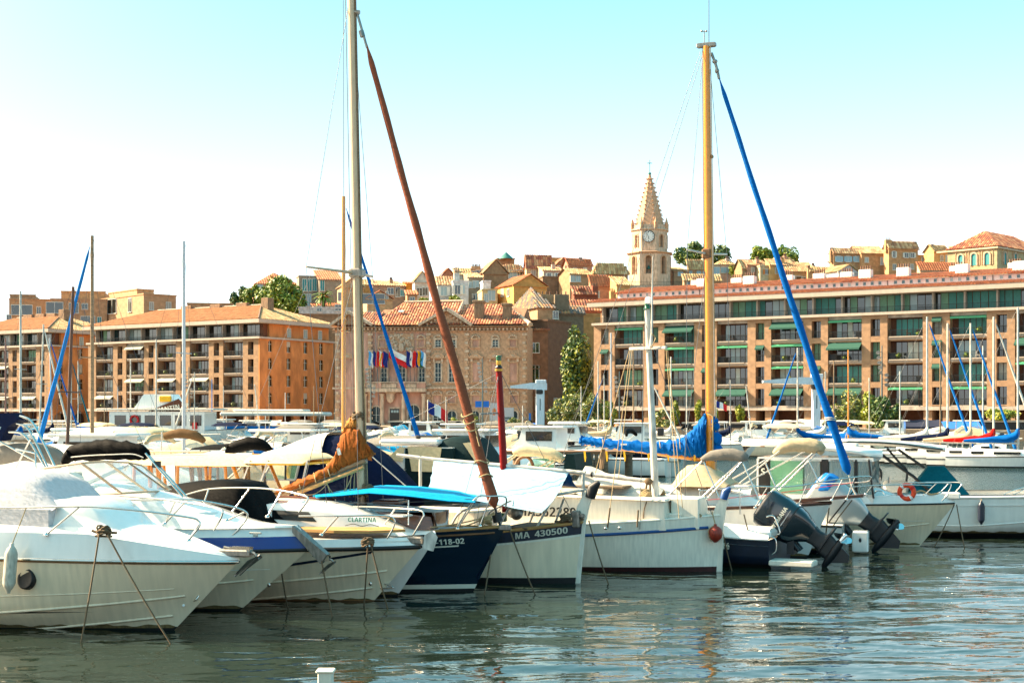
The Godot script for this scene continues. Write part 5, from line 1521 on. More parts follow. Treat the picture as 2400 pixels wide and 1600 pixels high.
	for e in [[1097, 948, 990, 14, "canvas_pale", "tall white banner behind the brown furled sail"], [1158, 944, 985, 20, "canvas_pale", "white banner with an emblem beside the red mast"], [1192, 955, 998, 25, "canvas_pale", "grey-white poster stand beside the red mast"], [1242, 968, 996, 5, "awning_blue", "narrow blue beach flag in front of the side house"]]:
		var d := 207.0
		var t := thing("banner", e[5], "banner", on_quay(e[0], d))
		var h0: float = EYE + (HY - e[2]) * d / F - Q
		var h1: float = EYE + (HY - e[1]) * d / F - Q
		var w: float = e[3] * d / F
		part("cloth", mb_().bb(-w / 2, w / 2, maxf(h0, 0.3), h1, -0.03, 0.03), M[e[4]], t)
		part("post", mb_().tube([V(-w / 2, 0, 0), V(-w / 2, h1, 0)], 0.04, 6).tube([V(w / 2, 0, 0), V(w / 2, h1, 0)], 0.04, 6), M.lamp_grey, t)
		if e[0] == 1158:
			part("emblem", mb_().ell(V(0, (h0 + h1) / 2, 0.04), V(0.3, 0.55, 0.03), 10), M.awning_orange, t)
		if e[0] == 1192:
			for i in 2: part("print", mb_().bb(-w * 0.42, w * 0.42, h0 + 1.0 - i * 0.45, h0 + 1.3 - i * 0.45, 0.031, 0.036), M.lamp_grey, t)
	var sg := thing("sign", "bright blue sign board between the white banners", "sign", on_quay(1130, 207.0))
	part("board", mb_().bb(-1.0, 1.0, EYE + 16 * 207.0 / F - Q, EYE + 24 * 207.0 / F - Q + 0.4, -0.05, 0.05), M.awning_blue, sg)
	part("post", mb_().tube([V(0, 0, -0.1), V(0, 4.0, -0.1)], 0.06, 6), M.lamp_grey, sg)
	french_flag(W(1003, 938, 150.0), 2.6 * 0.75, "tricolour flag on a pole before the town hall", 3.6, 0.55)
	french_flag(W(1679, 938, 140.0), 1.0, "tricolour flag next to the orange mast", 2.6, 0.45)
# ---------------------------------------------------------------- boats
class Hull:
	var L := 6.0         # length on the water
	var B := 2.3         # beam
	var sb := 1.0        # sheer height at the bow, middle and stern
	var sm := 0.9
	var ss := 0.85
	var rake := 0.7      # metres forward per metre up, at the stem
	var tm := 0.5        # where the hull is widest
	var sw := 0.85       # width of the stern
	var ps := 2.3        # fullness of deck outline forward
	var pw := 1.7        # fullness of waterline outline forward
	var wl := 0.86       # waterline beam over deck beam
	var fl := 0.8        # flare
	var draft := 0.4
	var chine := false
	func sheer(t: float) -> float:
		var a := lerpf(ss, sm, smoothstep(0.0, 0.55, t))
		return a + (sb - sm) * pow(clampf((t - 0.35) / 0.65, 0, 1), 1.8)
	func plan(t: float, p: float, swf: float) -> float:
		if t < tm: return lerpf(swf, 1.0, sin(t / tm * PI / 2))
		return maxf(0.0, 1.0 - pow((t - tm) / (1 - tm), p))
	func cy(t: float) -> float:
		return 0.12 + 0.42 * pow(t, 2.2)
	func hb(t: float, y: float) -> float:
		var s := sheer(t)
		var bs := plan(t, ps, sw)
		var bw := plan(t, pw, sw) * wl
		if chine:
			var c := cy(t)
			var bc := lerpf(bw, bs, 0.55)
			if y < c:
				return B / 2 * maxf(0.0, bc * pow(clampf((y + draft) / (c + draft), 0, 1), 0.75))
			return B / 2 * lerpf(bc, bs, pow(clampf((y - c) / (s - c), 0, 1.6), fl))
		if y < 0:
			return B / 2 * bw * maxf(0.0, 1.0 - pow(clampf(-y / draft, 0, 1), 1.6))
		return B / 2 * lerpf(bw, bs, pow(clampf(y / s, 0, 1.6), fl))
	func x(t: float, y: float) -> float:
		return -L * (1 - t) + rake * y * smoothstep(0.45, 1.0, t)
	func pt(t: float, y: float, side := 1.0, off := 0.0) -> Vector3:
		return Vector3(x(t, y), y, side * (hb(t, y) + off))
	func at(xx: float, y: float) -> float:
		var a := 0.0
		var b := 1.0
		for i in 24:
			var m := (a + b) / 2
			if x(m, y) < xx: a = m
			else: b = m
		return a
func strake(h: Hull, lo: Callable, hi: Callable, nt := 36, nv := 6, t0 := 0.0, t1 := 1.0, off := 0.0) -> MB:
	var mb := mb_()
	for side in [1.0, -1.0]:
		var rows := []
		for i in nt + 1:
			var t := lerpf(t0, t1, pow(float(i) / nt, 0.8))
			var r := pv()
			var a: float = lo.call(t)
			var b: float = hi.call(t)
			for j in nv + 1:
				r.append(h.pt(t, lerpf(a, b, float(j) / nv), side, off))
			if side > 0: r.reverse()
			rows.append(r)
		mb.loft(rows, false)
	return mb
func transom(h: Hull, lo: float) -> MB:
	var mb := mb_()
	var r := pv()
	for j in 7: r.append(h.pt(0.0, lerpf(lo, h.sheer(0), j / 6.0), 1.0))
	for j in 7: r.append(h.pt(0.0, lerpf(h.sheer(0), lo, j / 6.0), -1.0))
	mb.fan(r, false)
	return mb
func deck_mb(h: Hull, drop := 0.02, camber := 0.06, t0 := 0.0, t1 := 1.0, inset := 0.0) -> MB:
	var rows := []
	for i in 25:
		var t := lerpf(t0, t1, pow(i / 24.0, 0.85))
		var y := h.sheer(t)
		var w := maxf(0.0, h.hb(t, y) - inset)
		var r := pv()
		for j in 9:
			var q := -1.0 + j / 4.0
			r.append(V(h.x(t, y), y - drop + camber * (1 - q * q) * clampf(w / (h.B * 0.4), 0, 1), q * w))
		rows.append(r)
	return mb_().loft(rows, false)
func hull_line(h: Hull, f: Callable, r: float, t0 := 0.0, t1 := 1.0, off := 0.0, sides := 5) -> MB:
	var mb := mb_()
	for side in [1.0, -1.0]:
		var pts := []
		for i in 33:
			var t := lerpf(t0, t1, pow(i / 32.0, 0.8))
			pts.append(h.pt(t, f.call(t), side, off))
		mb.tube(pts, r, sides)
	return mb
func hull_text(h: Hull, txt: String, x0: float, f: Callable, size: float, m: Material, parent: Node, called := "lettering", tilt := 0.0) -> void:
	var tm := TextMesh.new()
	tm.font = font()
	tm.text = txt
	tm.font_size = 48
	tm.pixel_size = size / 36.0
	tm.depth = 0.004
	tm.horizontal_alignment = HORIZONTAL_ALIGNMENT_LEFT
	tm.vertical_alignment = VERTICAL_ALIGNMENT_CENTER
	var a := tm.get_mesh_arrays()
	var v: PackedVector3Array = a[Mesh.ARRAY_VERTEX]
	for i in v.size():
		var p := v[i]
		var xx := x0 + p.x
		var t := h.at(xx, 0.8)
		var y: float = f.call(t) + p.y + tilt * p.x
		t = h.at(xx, y)
		v[i] = V(xx, y, h.hb(t, y) + 0.012 + p.z)
	a[Mesh.ARRAY_VERTEX] = v
	var am := ArrayMesh.new()
	am.add_surface_from_arrays(Mesh.PRIMITIVE_TRIANGLES, a)
	part(called, am, m, parent)
var _font: SystemFont
func font() -> Font:
	if _font == null:
		_font = SystemFont.new()
		_font.font_names = PackedStringArray(["Droid Sans"])
		_font.font_weight = 700
	return _font
func flat_text(txt: String, size: float, m: Material, parent: Node, at: Vector3, bas: Basis, called := "lettering") -> void:
	var tm := TextMesh.new()
	tm.font = font()
	tm.text = txt
	tm.font_size = 48
	tm.pixel_size = size / 36.0
	tm.depth = 0.006
	tm.horizontal_alignment = HORIZONTAL_ALIGNMENT_CENTER
	tm.vertical_alignment = VERTICAL_ALIGNMENT_CENTER
	part(called, tm, m, parent, at, bas)
func sag(a: Vector3, b: Vector3, s: float, n := 10) -> Array:
	var out := []
	for i in n + 1:
		var t := float(i) / n
		out.append(a.lerp(b, t) - V(0, s * 4 * t * (1 - t), 0))
	return out
func bundle(pts: Array, rad: Array, seed_: int, rough := 0.18, sides := 14, sub := 4, squash := 1.0) -> MB:
	var nz := FastNoiseLite.new()
	nz.seed = seed_
	nz.frequency = 1.0
	var P := []
	var Rr := []
	for i in pts.size() - 1:
		for k in sub:
			var t := float(k) / sub
			P.append(cat(pts, i, t)); Rr.append(lerpf(rad[i], rad[i + 1], t))
	P.append(pts[-1]); Rr.append(rad[-1])
	var rings := []
	var ref := V(0, 1, 0.01)
	for i in P.size():
		var d: Vector3 = (P[mini(i + 1, P.size() - 1)] - P[maxi(i - 1, 0)]).normalized()
		if absf(d.dot(ref)) > 0.95: ref = V(0.2, 0.1, 1)
		var s := d.cross(ref).normalized()
		var u := s.cross(d).normalized()
		var ring := pv()
		for j in sides:
			var an := TAU * j / sides
			var rr: float = Rr[i] * (1.0 + rough * nz.get_noise_3d(cos(an) * 1.6, sin(an) * 1.6, i * 0.42) * 1.6 + rough * 0.5 * nz.get_noise_3d(cos(an) * 4, sin(an) * 4, i * 1.1))
			ring.append(P[i] + (s * cos(an) * squash - u * sin(an)) * rr)
		rings.append(ring)
	return mb_().loft(rings, true, true, true)
func cat(p: Array, i: int, t: float) -> Vector3:
	var a: Vector3 = p[maxi(i - 1, 0)]
	var b: Vector3 = p[i]
	var c: Vector3 = p[i + 1]
	var d: Vector3 = p[mini(i + 2, p.size() - 1)]
	return 0.5 * ((2 * b) + (c - a) * t + (2 * a - 5 * b + 4 * c - d) * t * t + (3 * b - a - 3 * c + d) * t * t * t)
func curve(p: Array, sub := 5) -> Array:
	var o := []
	for i in p.size() - 1:
		for k in sub: o.append(cat(p, i, float(k) / sub))
	o.append(p[-1])
	return o
func furled(a: Vector3, b: Vector3, r0: float, r1: float, sagm := 0.0, turns := 14.0) -> MB:
	var rings := []
	var n := 70
	var d := (b - a).normalized()
	var s := d.cross(V(0.1, 0.2, 1)).normalized()
	var u := s.cross(d).normalized()
	for i in n + 1:
		var t := float(i) / n
		var p := a.lerp(b, t) - u * 0 - V(0, sagm * 4 * t * (1 - t), 0)
		var r := lerpf(r0, r1, t) * (0.25 + 0.75 * smoothstep(0, 0.05, t)) * (1.0 - 0.75 * smoothstep(0.985, 1.0, t)) * (1.0 + 0.06 * sin(t * 53.0))
		var ring := pv()
		for j in 14:
			var an := TAU * j / 14
			var tw := an + t * turns * 1.0
			var k := 1.0 + 0.16 * maxf(0, cos(tw)) - 0.05 * cos(2 * tw)
			ring.append(p + (s * cos(an) - u * sin(an)) * r * k)
		rings.append(ring)
	return mb_().loft(rings, true, true, true)
func heading(deg: float) -> float:
	return -deg_to_rad(deg)
func mooring(label: String, a: Vector3, px: float, py: float) -> void:
	var b := WW(px, py) - V(0, 0.25, 0)
	solo("mooring_rope", mb_().tube(sag(a, b, 0.05), 0.013, 5), M.rope, label, "rope", "mooring ropes of the front row")
func cleat_knot(parent: Node, p: Vector3, m: Material) -> void:
	var mb := mb_()
	for i in 5:
		var pts := []
		for k in 13:
			var an := TAU * k / 12
			pts.append(p + V(cos(an) * 0.09 + rng.randf_range(-0.02, 0.02), 0.02 * i + 0.03 * sin(an * 2), sin(an) * 0.05 + rng.randf_range(-0.02, 0.02)))
		mb.tube(pts, 0.014, 5)
	part("rope_coil", mb, m, parent)
func rails(parent: Node, pts: Array, feet: Array, r := 0.014, called := "rail") -> void:
	part(called, mb_().tube(curve(pts, 5), r, 8), M.steel, parent)
	for f in feet:
		part("stanchion", mb_().tube([f[0], f[1]], r * 0.9, 8), M.steel, parent)
		part("rail_foot", mb_().lathe([[0.035, -0.01], [0.035, 0.012], [0.018, 0.03], [0.0, 0.03]], 10, Transform3D(Basis(), f[1])), M.steel, parent)
# ---------------------------------------------------------------- front row
const ROW := "boats of the front row"
func top_mould(h: Hull, prof: Callable, qs: Array, t0 := 0.0, t1 := 1.0, n := 40) -> MB:
	var rows := []
	for i in n + 1:
		var t := lerpf(t0, t1, pow(float(i) / n, 0.85))
		var s := h.sheer(t)
		var w := h.hb(t, s)
		var r := pv()
		for k in qs.size() * 2 - 1:
			var q: float = qs[k] if k < qs.size() else -qs[2 * qs.size() - 2 - k]
			var dy: float = prof.call(t, absf(q))
			r.append(V(h.x(t, s) - dy * 0.5 * smoothstep(0.8, 1.0, t), s + dy, -q * w))
		rows.append(r)
	return mb_().loft(rows, false)
func coaming(h: Hull, a: float, b: float, ia: float, ib: float, t0 := 0.0, t1 := 1.0) -> MB:
	var mb := mb_()
	for side in [1.0, -1.0]:
		var rows := []
		for i in 37:
			var t := lerpf(t0, t1, pow(i / 36.0, 0.8))
			var s := h.sheer(t)
			var w := h.hb(t, s)
			var r := pv()
			for j in 4:
				var f := j / 3.0
				var ins := lerpf(ia, ib, f)
				r.append(V(h.x(t, s) - ins * 1.4 * smoothstep(0.85, 1.0, t), s + lerpf(a, b, f), side * maxf(0.0, w - ins)))
			if side > 0: r.reverse()
			rows.append(r)
		mb.loft(rows, false)
	return mb
func dome(prof: Array, base: float, e := 3.0, zc := 0.0, wr := 0.0, seed_ := 3) -> MB:
	var nz := FastNoiseLite.new()
	nz.seed = seed_
	nz.frequency = 2.2
	var rows := []
	for i in prof.size():
		var r := pv()
		for j in 15:
			var q := -1.0 + j / 7.0
			var p: Vector3 = prof[i]
			var y := base + (p.y - base) * (1 - pow(absf(q), e))
			r.append(V(p.x + wr * nz.get_noise_2d(p.x * 2, q * 2), y + wr * nz.get_noise_2d(p.x * 3 + 9, q * 3), zc + p.z * q * (1.0 + 0.06 * (1 - absf(q)))))
		rows.append(r)
	return mb_().loft(rows, false)
func boom_cover(node: Node3D, st: Array, z: float, thick: float, seed_ := 5, wr := 0.05) -> MB:
	var nz := FastNoiseLite.new()
	nz.seed = seed_
	nz.frequency = 1.0
	var rings := []
	for i in st.size() - 1:
		for k in 8:
			var f := k / 8.0
			var a := lerpf(st[i][0], st[i + 1][0], f)
			var b := lerpf(st[i][1], st[i + 1][1], f)
			var c := lerpf(st[i][2], st[i + 1][2], f)
			rings.append([bp(node, a, b, z), bp(node, a, c, z)])
	rings.append([bp(node, st[-1][0], st[-1][1], z), bp(node, st[-1][0], st[-1][2], z)])
	var out := []
	for i in rings.size():
		var t: Vector3 = rings[i][0]
		var u: Vector3 = rings[i][1]
		var ring := pv()
		for j in 16:
			var an := TAU * j / 16
			var yy := (1 - cos(an)) / 2
			var w := thick * sin(an) * (1.0 + 0.35 * nz.get_noise_2d(i * 0.45, yy * 3.0) + 0.1 * nz.get_noise_2d(i * 1.1 + yy * 5.0, yy * 2.0 + 30)) * (0.75 + 0.5 * yy)
			var p := t.lerp(u, yy)
			ring.append(p + V(wr * nz.get_noise_2d(i * 0.25 + 7, yy * 4), wr * nz.get_noise_2d(i * 0.35, yy * 2 + 3), w + wr * 0.6 * nz.get_noise_2d(i * 0.65, yy * 5 + 11)))
		out.append(ring)
	return mb_().loft(out, true, true, true)
func pane_quad(parent: Node, pts: Array, m: Material, frame: Material, fr := 0.02, called := "windscreen_pane") -> void:
	var mb := mb_()
	var q := pv()
	for p in pts: q.append(p)
	mb.fan(q, false)
	var g := part(called, mb, m, parent)
	if frame:
		var pp := pts.duplicate()
		pp.append(pts[0])
		for i in pts.size():
			part("frame", mb_().tube([pp[i], pp[i + 1]], fr, 6), frame, g)
func fender(label: String, at: Vector3, h: float, r: float, m: Material, rope_to: Vector3, tilt := 0.0) -> void:
	var t := thing("fender", label, "fender", at, 0.0)
	t.rotation.z = tilt
	part("body", mb_().lathe([[0.0, 0.0], [r * 0.3, 0.0], [r * 0.35, h * 0.05], [r * 0.75, h * 0.12], [r, h * 0.2], [r, h * 0.8], [r * 0.75, h * 0.9], [r * 0.35, h * 0.96], [r * 0.3, h * 1.02], [0.0, h * 1.02]], 16), m, t)
	part("lanyard", mb_().tube([V(0, h, 0), t.transform.affine_inverse() * rope_to], 0.008, 5), M.rope_pale, t)
func anchor(parent: Node, p: Vector3, s: float, m: Material) -> void:
	var a := part("anchor", mb_().tube([p + V(-0.75, 0.12, 0) * s, p, p + V(0.12, -0.12, 0) * s], [0.03 * s, 0.035 * s, 0.03 * s], 6), m, parent)
	for side in [-1, 1]:
		var mb := mb_()
		var tip := p + V(-0.42, -0.5, 0.12 * side) * s
		mb.tri(p + V(0.16, -0.02, 0) * s, tip, p + V(0.02, -0.12, 0.34 * side) * s)
		mb.tri(p + V(0.16, -0.02, 0) * s, p + V(0.02, -0.12, 0.34 * side) * s, tip + V(0, 0.02, 0))
		mb.tube([p + V(0.14, -0.03, 0) * s, tip], 0.025 * s, 5)
		part("fluke", mb, m, a)
		part("roller_cheek", mb_().box(p + V(-0.32, 0.06, 0.07 * side) * s, V(0.5, 0.16, 0.02) * s), M.steel, a)
func outboard(parent: Node3D, at: Vector3, tilt: float, sc: float, cowl: Material, leg: Material, name_: String, side := 1.0) -> void:
	var e := Node3D.new()
	e.name = "outboard_engine"
	parent.add_child(e, true)
	e.position = at
	e.basis = Basis(Vector3.UP, PI) * Basis(V(0, 0, 1), tilt) * Basis.from_scale(V(sc, sc, sc))
	var ring := func(y: float, x0: float, x1: float, w: float, sq := 4.0) -> PackedVector3Array:
		var r := pv()
		for j in 24:
			var an := -TAU * j / 24
			var cx := signf(cos(an)) * pow(absf(cos(an)), 2.0 / sq)
			var cz := signf(sin(an)) * pow(absf(sin(an)), 2.0 / sq)
			r.append(V((x0 + x1) / 2 + (x1 - x0) / 2 * cx, y, w / 2 * cz))
		return r
	var c1 := part("cowling", mb_().loft([ring.call(0.52, -0.12, 0.14, 0.12), ring.call(0.5, -0.28, 0.28, 0.34), ring.call(0.42, -0.38, 0.37, 0.48), ring.call(0.1, -0.43, 0.4, 0.54), ring.call(-0.15, -0.42, 0.39, 0.54)], true, false, true), cowl, e)
	part("cowl_seam", mb_().loft([ring.call(-0.148, -0.43, 0.4, 0.55), ring.call(-0.175, -0.43, 0.4, 0.55)], true, true, true), M.black, e)
	part("lower_cowl", mb_().loft([ring.call(-0.175, -0.4, 0.385, 0.53), ring.call(-0.34, -0.36, 0.36, 0.46), ring.call(-0.5, -0.2, 0.3, 0.32), ring.call(-0.64, -0.1, 0.24, 0.22)], true, true, true), cowl if name_ == "" else cowl, e)
	part("leg", mb_().loft([ring.call(-0.58, -0.12, 0.26, 0.24), ring.call(-0.74, -0.1, 0.22, 0.18), ring.call(-0.88, -0.12, 0.24, 0.17), ring.call(-0.92, -0.18, 0.36, 0.22)], true, true, true), leg, e)
	part("cavitation_plate", mb_().loft([ring.call(-0.91, -0.16, 0.44, 0.3), ring.call(-0.94, -0.16, 0.46, 0.31)], true, true, true), leg, e)
	part("strut", mb_().loft([ring.call(-0.94, -0.17, 0.28, 0.12), ring.call(-1.16, -0.19, 0.22, 0.11)], true, true, true), leg, e)
	part("gearcase", mb_().lathe([[0.0, -0.34], [0.05, -0.3], [0.085, -0.1], [0.09, 0.1], [0.075, 0.26], [0.06, 0.3]], 14, Transform3D(Basis(V(0, 0, 1), -PI / 2), V(-0.02, -1.16, 0))), leg, e)
	part("skeg", mb_().prism(pv2([V2(-0.2, -1.2), V2(0.2, -1.2), V2(0.15, -1.44), V2(0.02, -1.5)]), -0.015, 0.015), leg, e)
	var pr := part("propeller", mb_().lathe([[0.06, 0.27], [0.065, 0.3], [0.055, 0.44], [0.0, 0.46]], 12, Transform3D(Basis(V(0, 0, 1), -PI / 2), V(0, -1.16, 0))), M.chrome if name_ == "" else leg, e)
	for k in 3:
		var b := Basis(V(1, 0, 0), TAU * k / 3 + 0.4)
		var rows := []
		for i in 5:
			var rr := 0.05 + 0.15 * i / 4.0
			var r := pv()
			for j in 5:
				var an: float = (j - 2) / 2.0 * [0.5, 0.75, 0.8, 0.65, 0.25][i]
				r.append(V(0.36, -1.16, 0) + b * V(0.1 * an, rr * cos(an), rr * sin(an)))
			rows.append(r)
		part("blade", mb_().loft(rows, false), M.chrome, pr)
	part("bracket", mb_().box(V(-0.3, -0.42, 0), V(0.14, 0.4, 0.34), Basis(V(0, 0, 1), -tilt)).tube([V(-0.2, -0.2, 0.1), V(-0.32, -0.62, 0.1)], 0.05, 8).tube([V(-0.2, -0.2, -0.1), V(-0.32, -0.62, -0.1)], 0.05, 8), M.engine_low, e)
	if name_ == "":
		var tb := Basis(V(1, 0, 0), V(0, 1, 0), V(0, 0, 1)) if side > 0 else Basis(V(-1, 0, 0), V(0, 1, 0), V(0, 0, -1))
		flat_text("YAMAHA", 0.082, M.letter_white, c1, V(0.03, 0.02, side * 0.272), tb)
		part("emblem", mb_().lathe([[0.04, 0.0], [0.052, 0.0], [0.052, 0.006], [0.04, 0.006]], 18, Transform3D(Basis(Vector3.RIGHT, PI / 2), V(-0.24, 0.02, side * 0.266))), M.letter_white, c1)
		part("stripe", mb_().box(V(0.05, -0.08, side * 0.268), V(0.42, 0.016, 0.012)), M.chrome, c1)
	else:
		part("cowl_panel", mb_().loft([ring.call(0.53, -0.1, 0.16, 0.14), ring.call(0.48, -0.2, 0.33, 0.38), ring.call(0.36, -0.1, 0.4, 0.52), ring.call(0.22, 0.05, 0.41, 0.55)], true, false, false), M.sail_lightblue, c1)
func plain_hull(b: Node3D, h: Hull, hull_m: Material, foul: Material, boot: float, rub: Material = null) -> void:
	part("bottom", strake(h, func(t): return -h.draft * 0.95, func(t): return boot, 36, 5), foul, b)
	part("topsides", strake(h, func(t): return boot, func(t): return h.sheer(t), 40, 8), hull_m, b)
	part("transom", transom(h, -0.2), hull_m, b)
	part("waterline_scum", strake(h, func(t): return boot - 0.02, func(t): return boot + 0.022 + 0.012 * sin(t * 61.0) + 0.01 * sin(t * 143.0), 120, 1, 0.0, 0.995, 0.003), M.scum, b)
	if rub: part("rub_rail", hull_line(h, func(t): return h.sheer(t) - 0.02, 0.025, 0.0, 1.0, 0.005), rub, b)
func build_front_boats() -> void:
	boat_white_fender()
	boat_blue_stripe()
	boat_cream()
	boat_cuddy_behind()
	boat_navy_sloop()
	boat_small_pointu()
	boat_big_pointu()
	boat_yellow_mast()
	boat_yamaha()
	boat_silver_engine()
	boat_wheelhouse()
	boat_ttop()
	var p := WW(763, 1612)
	var post := thing("mooring_post", "short white square post with rusty edge near the water surface", "post", V(p.x, 0, p.z))
	part("shaft", mb_().cbox(V(0, -0.2, 0), V(0.16, 0.9, 0.16), 0.012), M.paint_white, post)
	part("cap", mb_().cbox(V(0, 0.255, 0), V(0.2, 0.03, 0.2), 0.01), M.paint_white, post)
	post.position = W(763, 1568, 15.7) - V(0, 0.27, 0)
func boat_white_fender() -> void:
	var b := thing("motor_boat", "white motor boat with grey cockpit cover, long white fender and porthole", "boat", WW(408, 1476), heading(18), ROW)
	var h := Hull.new()
	h.L = 6.2; h.B = 2.45; h.sb = 1.0; h.sm = 1.07; h.ss = 1.07; h.rake = 1.02; h.tm = 0.42; h.ps = 2.4; h.pw = 1.55; h.chine = true; h.fl = 0.85; h.draft = 0.4
	plain_hull(b, h, M.gel_cream, M.antifoul, 0.05, M.steel)
	part("rub_band", hull_line(h, func(t): return h.sheer(t) - 0.035, 0.022, 0.0, 0.995, 0.002), M.wood, b)
	part("knuckle", hull_line(h, func(t): return 0.42 + 0.22 * t * t, 0.012, 0.0, 0.93, -0.004), M.gel_cream, b)
	part("spray_rail", hull_line(h, func(t): return h.cy(t), 0.02, 0.0, 0.96, -0.002), M.gel_cream, b)
	part("spray_rail", hull_line(h, func(t): return maxf(-0.05, h.cy(t) - 0.3), 0.02, 0.5, 0.97, 0.0), M.gel_cream, b)
	part("side_stripe", strake(h, func(t): return 0.185 + 0.12 * t, func(t): return 0.185 + 0.12 * t + 0.05 * clampf((0.82 - t) / 0.3, 0, 1), 30, 1, 0.1, 0.82, 0.006), M.navy, b)
	var prof := func(t: float, q: float) -> float:
		var g := 0.1 + 0.9 * clampf((1.0 - t) / 0.24, 0, 1)
		var y := 0.0
		if q < 0.99: y = 0.34 * g
		if q < 0.8: y = 0.40 * g
		if q < 0.7: y += 0.05 * (1 - q)
		var cab := smoothstep(0.8, 0.72, t)
		if q < 0.68: y += 0.34 * cab * smoothstep(0.68, 0.56, q)
		return y
	part("deck_moulding", top_mould(h, prof, [1.0, 0.965, 0.93, 0.84, 0.78, 0.68, 0.62, 0.56, 0.4, 0.2, 0.0]), M.gel, b)
	var pr := []
	for e in [[186, 1180], [165, 1160], [135, 1128], [105, 1106], [50, 1100], [0, 1102], [-120, 1108], [-200, 1125], [-260, 1180]]:
		var p := bp(b, e[0], e[1], 0.15)
		pr.append(V(p.x, p.y, 0.78))
	part("cockpit_cover", dome(pr, 1.68, 5.0, 0.0, 0.05), M.canvas_pale, b)
	part("cover_skirt", mb_().bb(pr[-1].x, pr[0].x - 0.05, 1.38, 1.69, -0.8, 0.8), M.canvas_pale, b)
	var z := 0.95
	rails(b, bps(b, [[-120, 1190, 1.02], [0, 1190, 1.0], [110, 1188, 0.98], [200, 1187, 0.95], [320, 1196, 0.8], [440, 1212, 0.5], [464, 1220, 0.42], [467, 1232, 0.42], [452, 1252, 0.45], [441, 1266, 0.47]]), [[bp(b, 185, 1188, 0.95), bp(b, 107, 1253, 1.0)], [bp(b, 466, 1228, 0.42), bp(b, 441, 1267, 0.46)]], 0.014)
	rails(b, bps(b, [[30, 1168, -0.95], [220, 1160, -0.9], [380, 1170, -0.75], [505, 1190, -0.4], [520, 1206, -0.35], [500, 1242, -0.35]]), [[bp(b, 410, 1174, -0.7), bp(b, 385, 1228, -0.75)]], 0.014)
	var pp := bp(b, 50, 1358, h.hb(0.6, 0.75))
	part("porthole", mb_().lathe([[0.0, 0.02], [0.095, 0.018], [0.1, 0.035], [0.125, 0.03], [0.128, -0.05]], 24, Transform3D(Basis(Vector3.RIGHT, PI / 2 - 0.16) * Basis.from_scale(V(1.0, 1, 1.15)), V(pp.x, pp.y, h.hb(h.at(pp.x, pp.y), pp.y) + 0.012))), M.rubber, b)
	part("vent", mb_().ell(h.pt(h.at(bp(b, 405, 1410, 0.35).x, 0.35), 0.36, 1.0, 0.01), V(0.022, 0.022, 0.015), 10), M.white, b)
	part("bow_eye", mb_().tube(curve([h.pt(0.985, 0.42, 1, 0.0), h.pt(0.99, 0.45, 1, 0.06), h.pt(0.985, 0.5, 1, 0.0)]), 0.01, 6), M.steel, b)
	anchor(b, h.pt(1.0, 1.0) + V(0.22, 0.1, 0), 0.62, M.galv)
	part("bow_roller", mb_().cbox(h.pt(1.0, 1.0) + V(-0.08, 0.1, 0), V(0.5, 0.1, 0.16), 0.02), M.galv, b)
	var cp := bp(b, 242, 1251, 0.98)
	part("cleat", mb_().cbox(cp + V(0, -0.03, 0), V(0.26, 0.03, 0.04), 0.008).tube([cp + V(-0.18, 0.04, 0), cp + V(-0.05, 0.0, 0), cp + V(0.08, 0.02, 0), cp + V(0.2, 0.02, 0.0)], 0.018, 6), M.rope, b)
	cleat_knot(b, cp, M.rope)
	var cw := b.transform * cp
	mooring("worn rope slanting aft from the cleat of the white motor boat with fender", cw + V(-0.03, 0, 0.1), 181, 1506)
	mooring("worn rope slanting forward from the cleat of the white motor boat with fender", cw + V(0.08, 0, 0.1), 432, 1512)
	fender("long dirty white fender on the white motor boat beside its porthole", b.transform * (bp(b, 18, 1390, 1.3)), 0.66, 0.085, M.fender_white, b.transform * bp(b, 60, 1190, 1.02), -0.08)
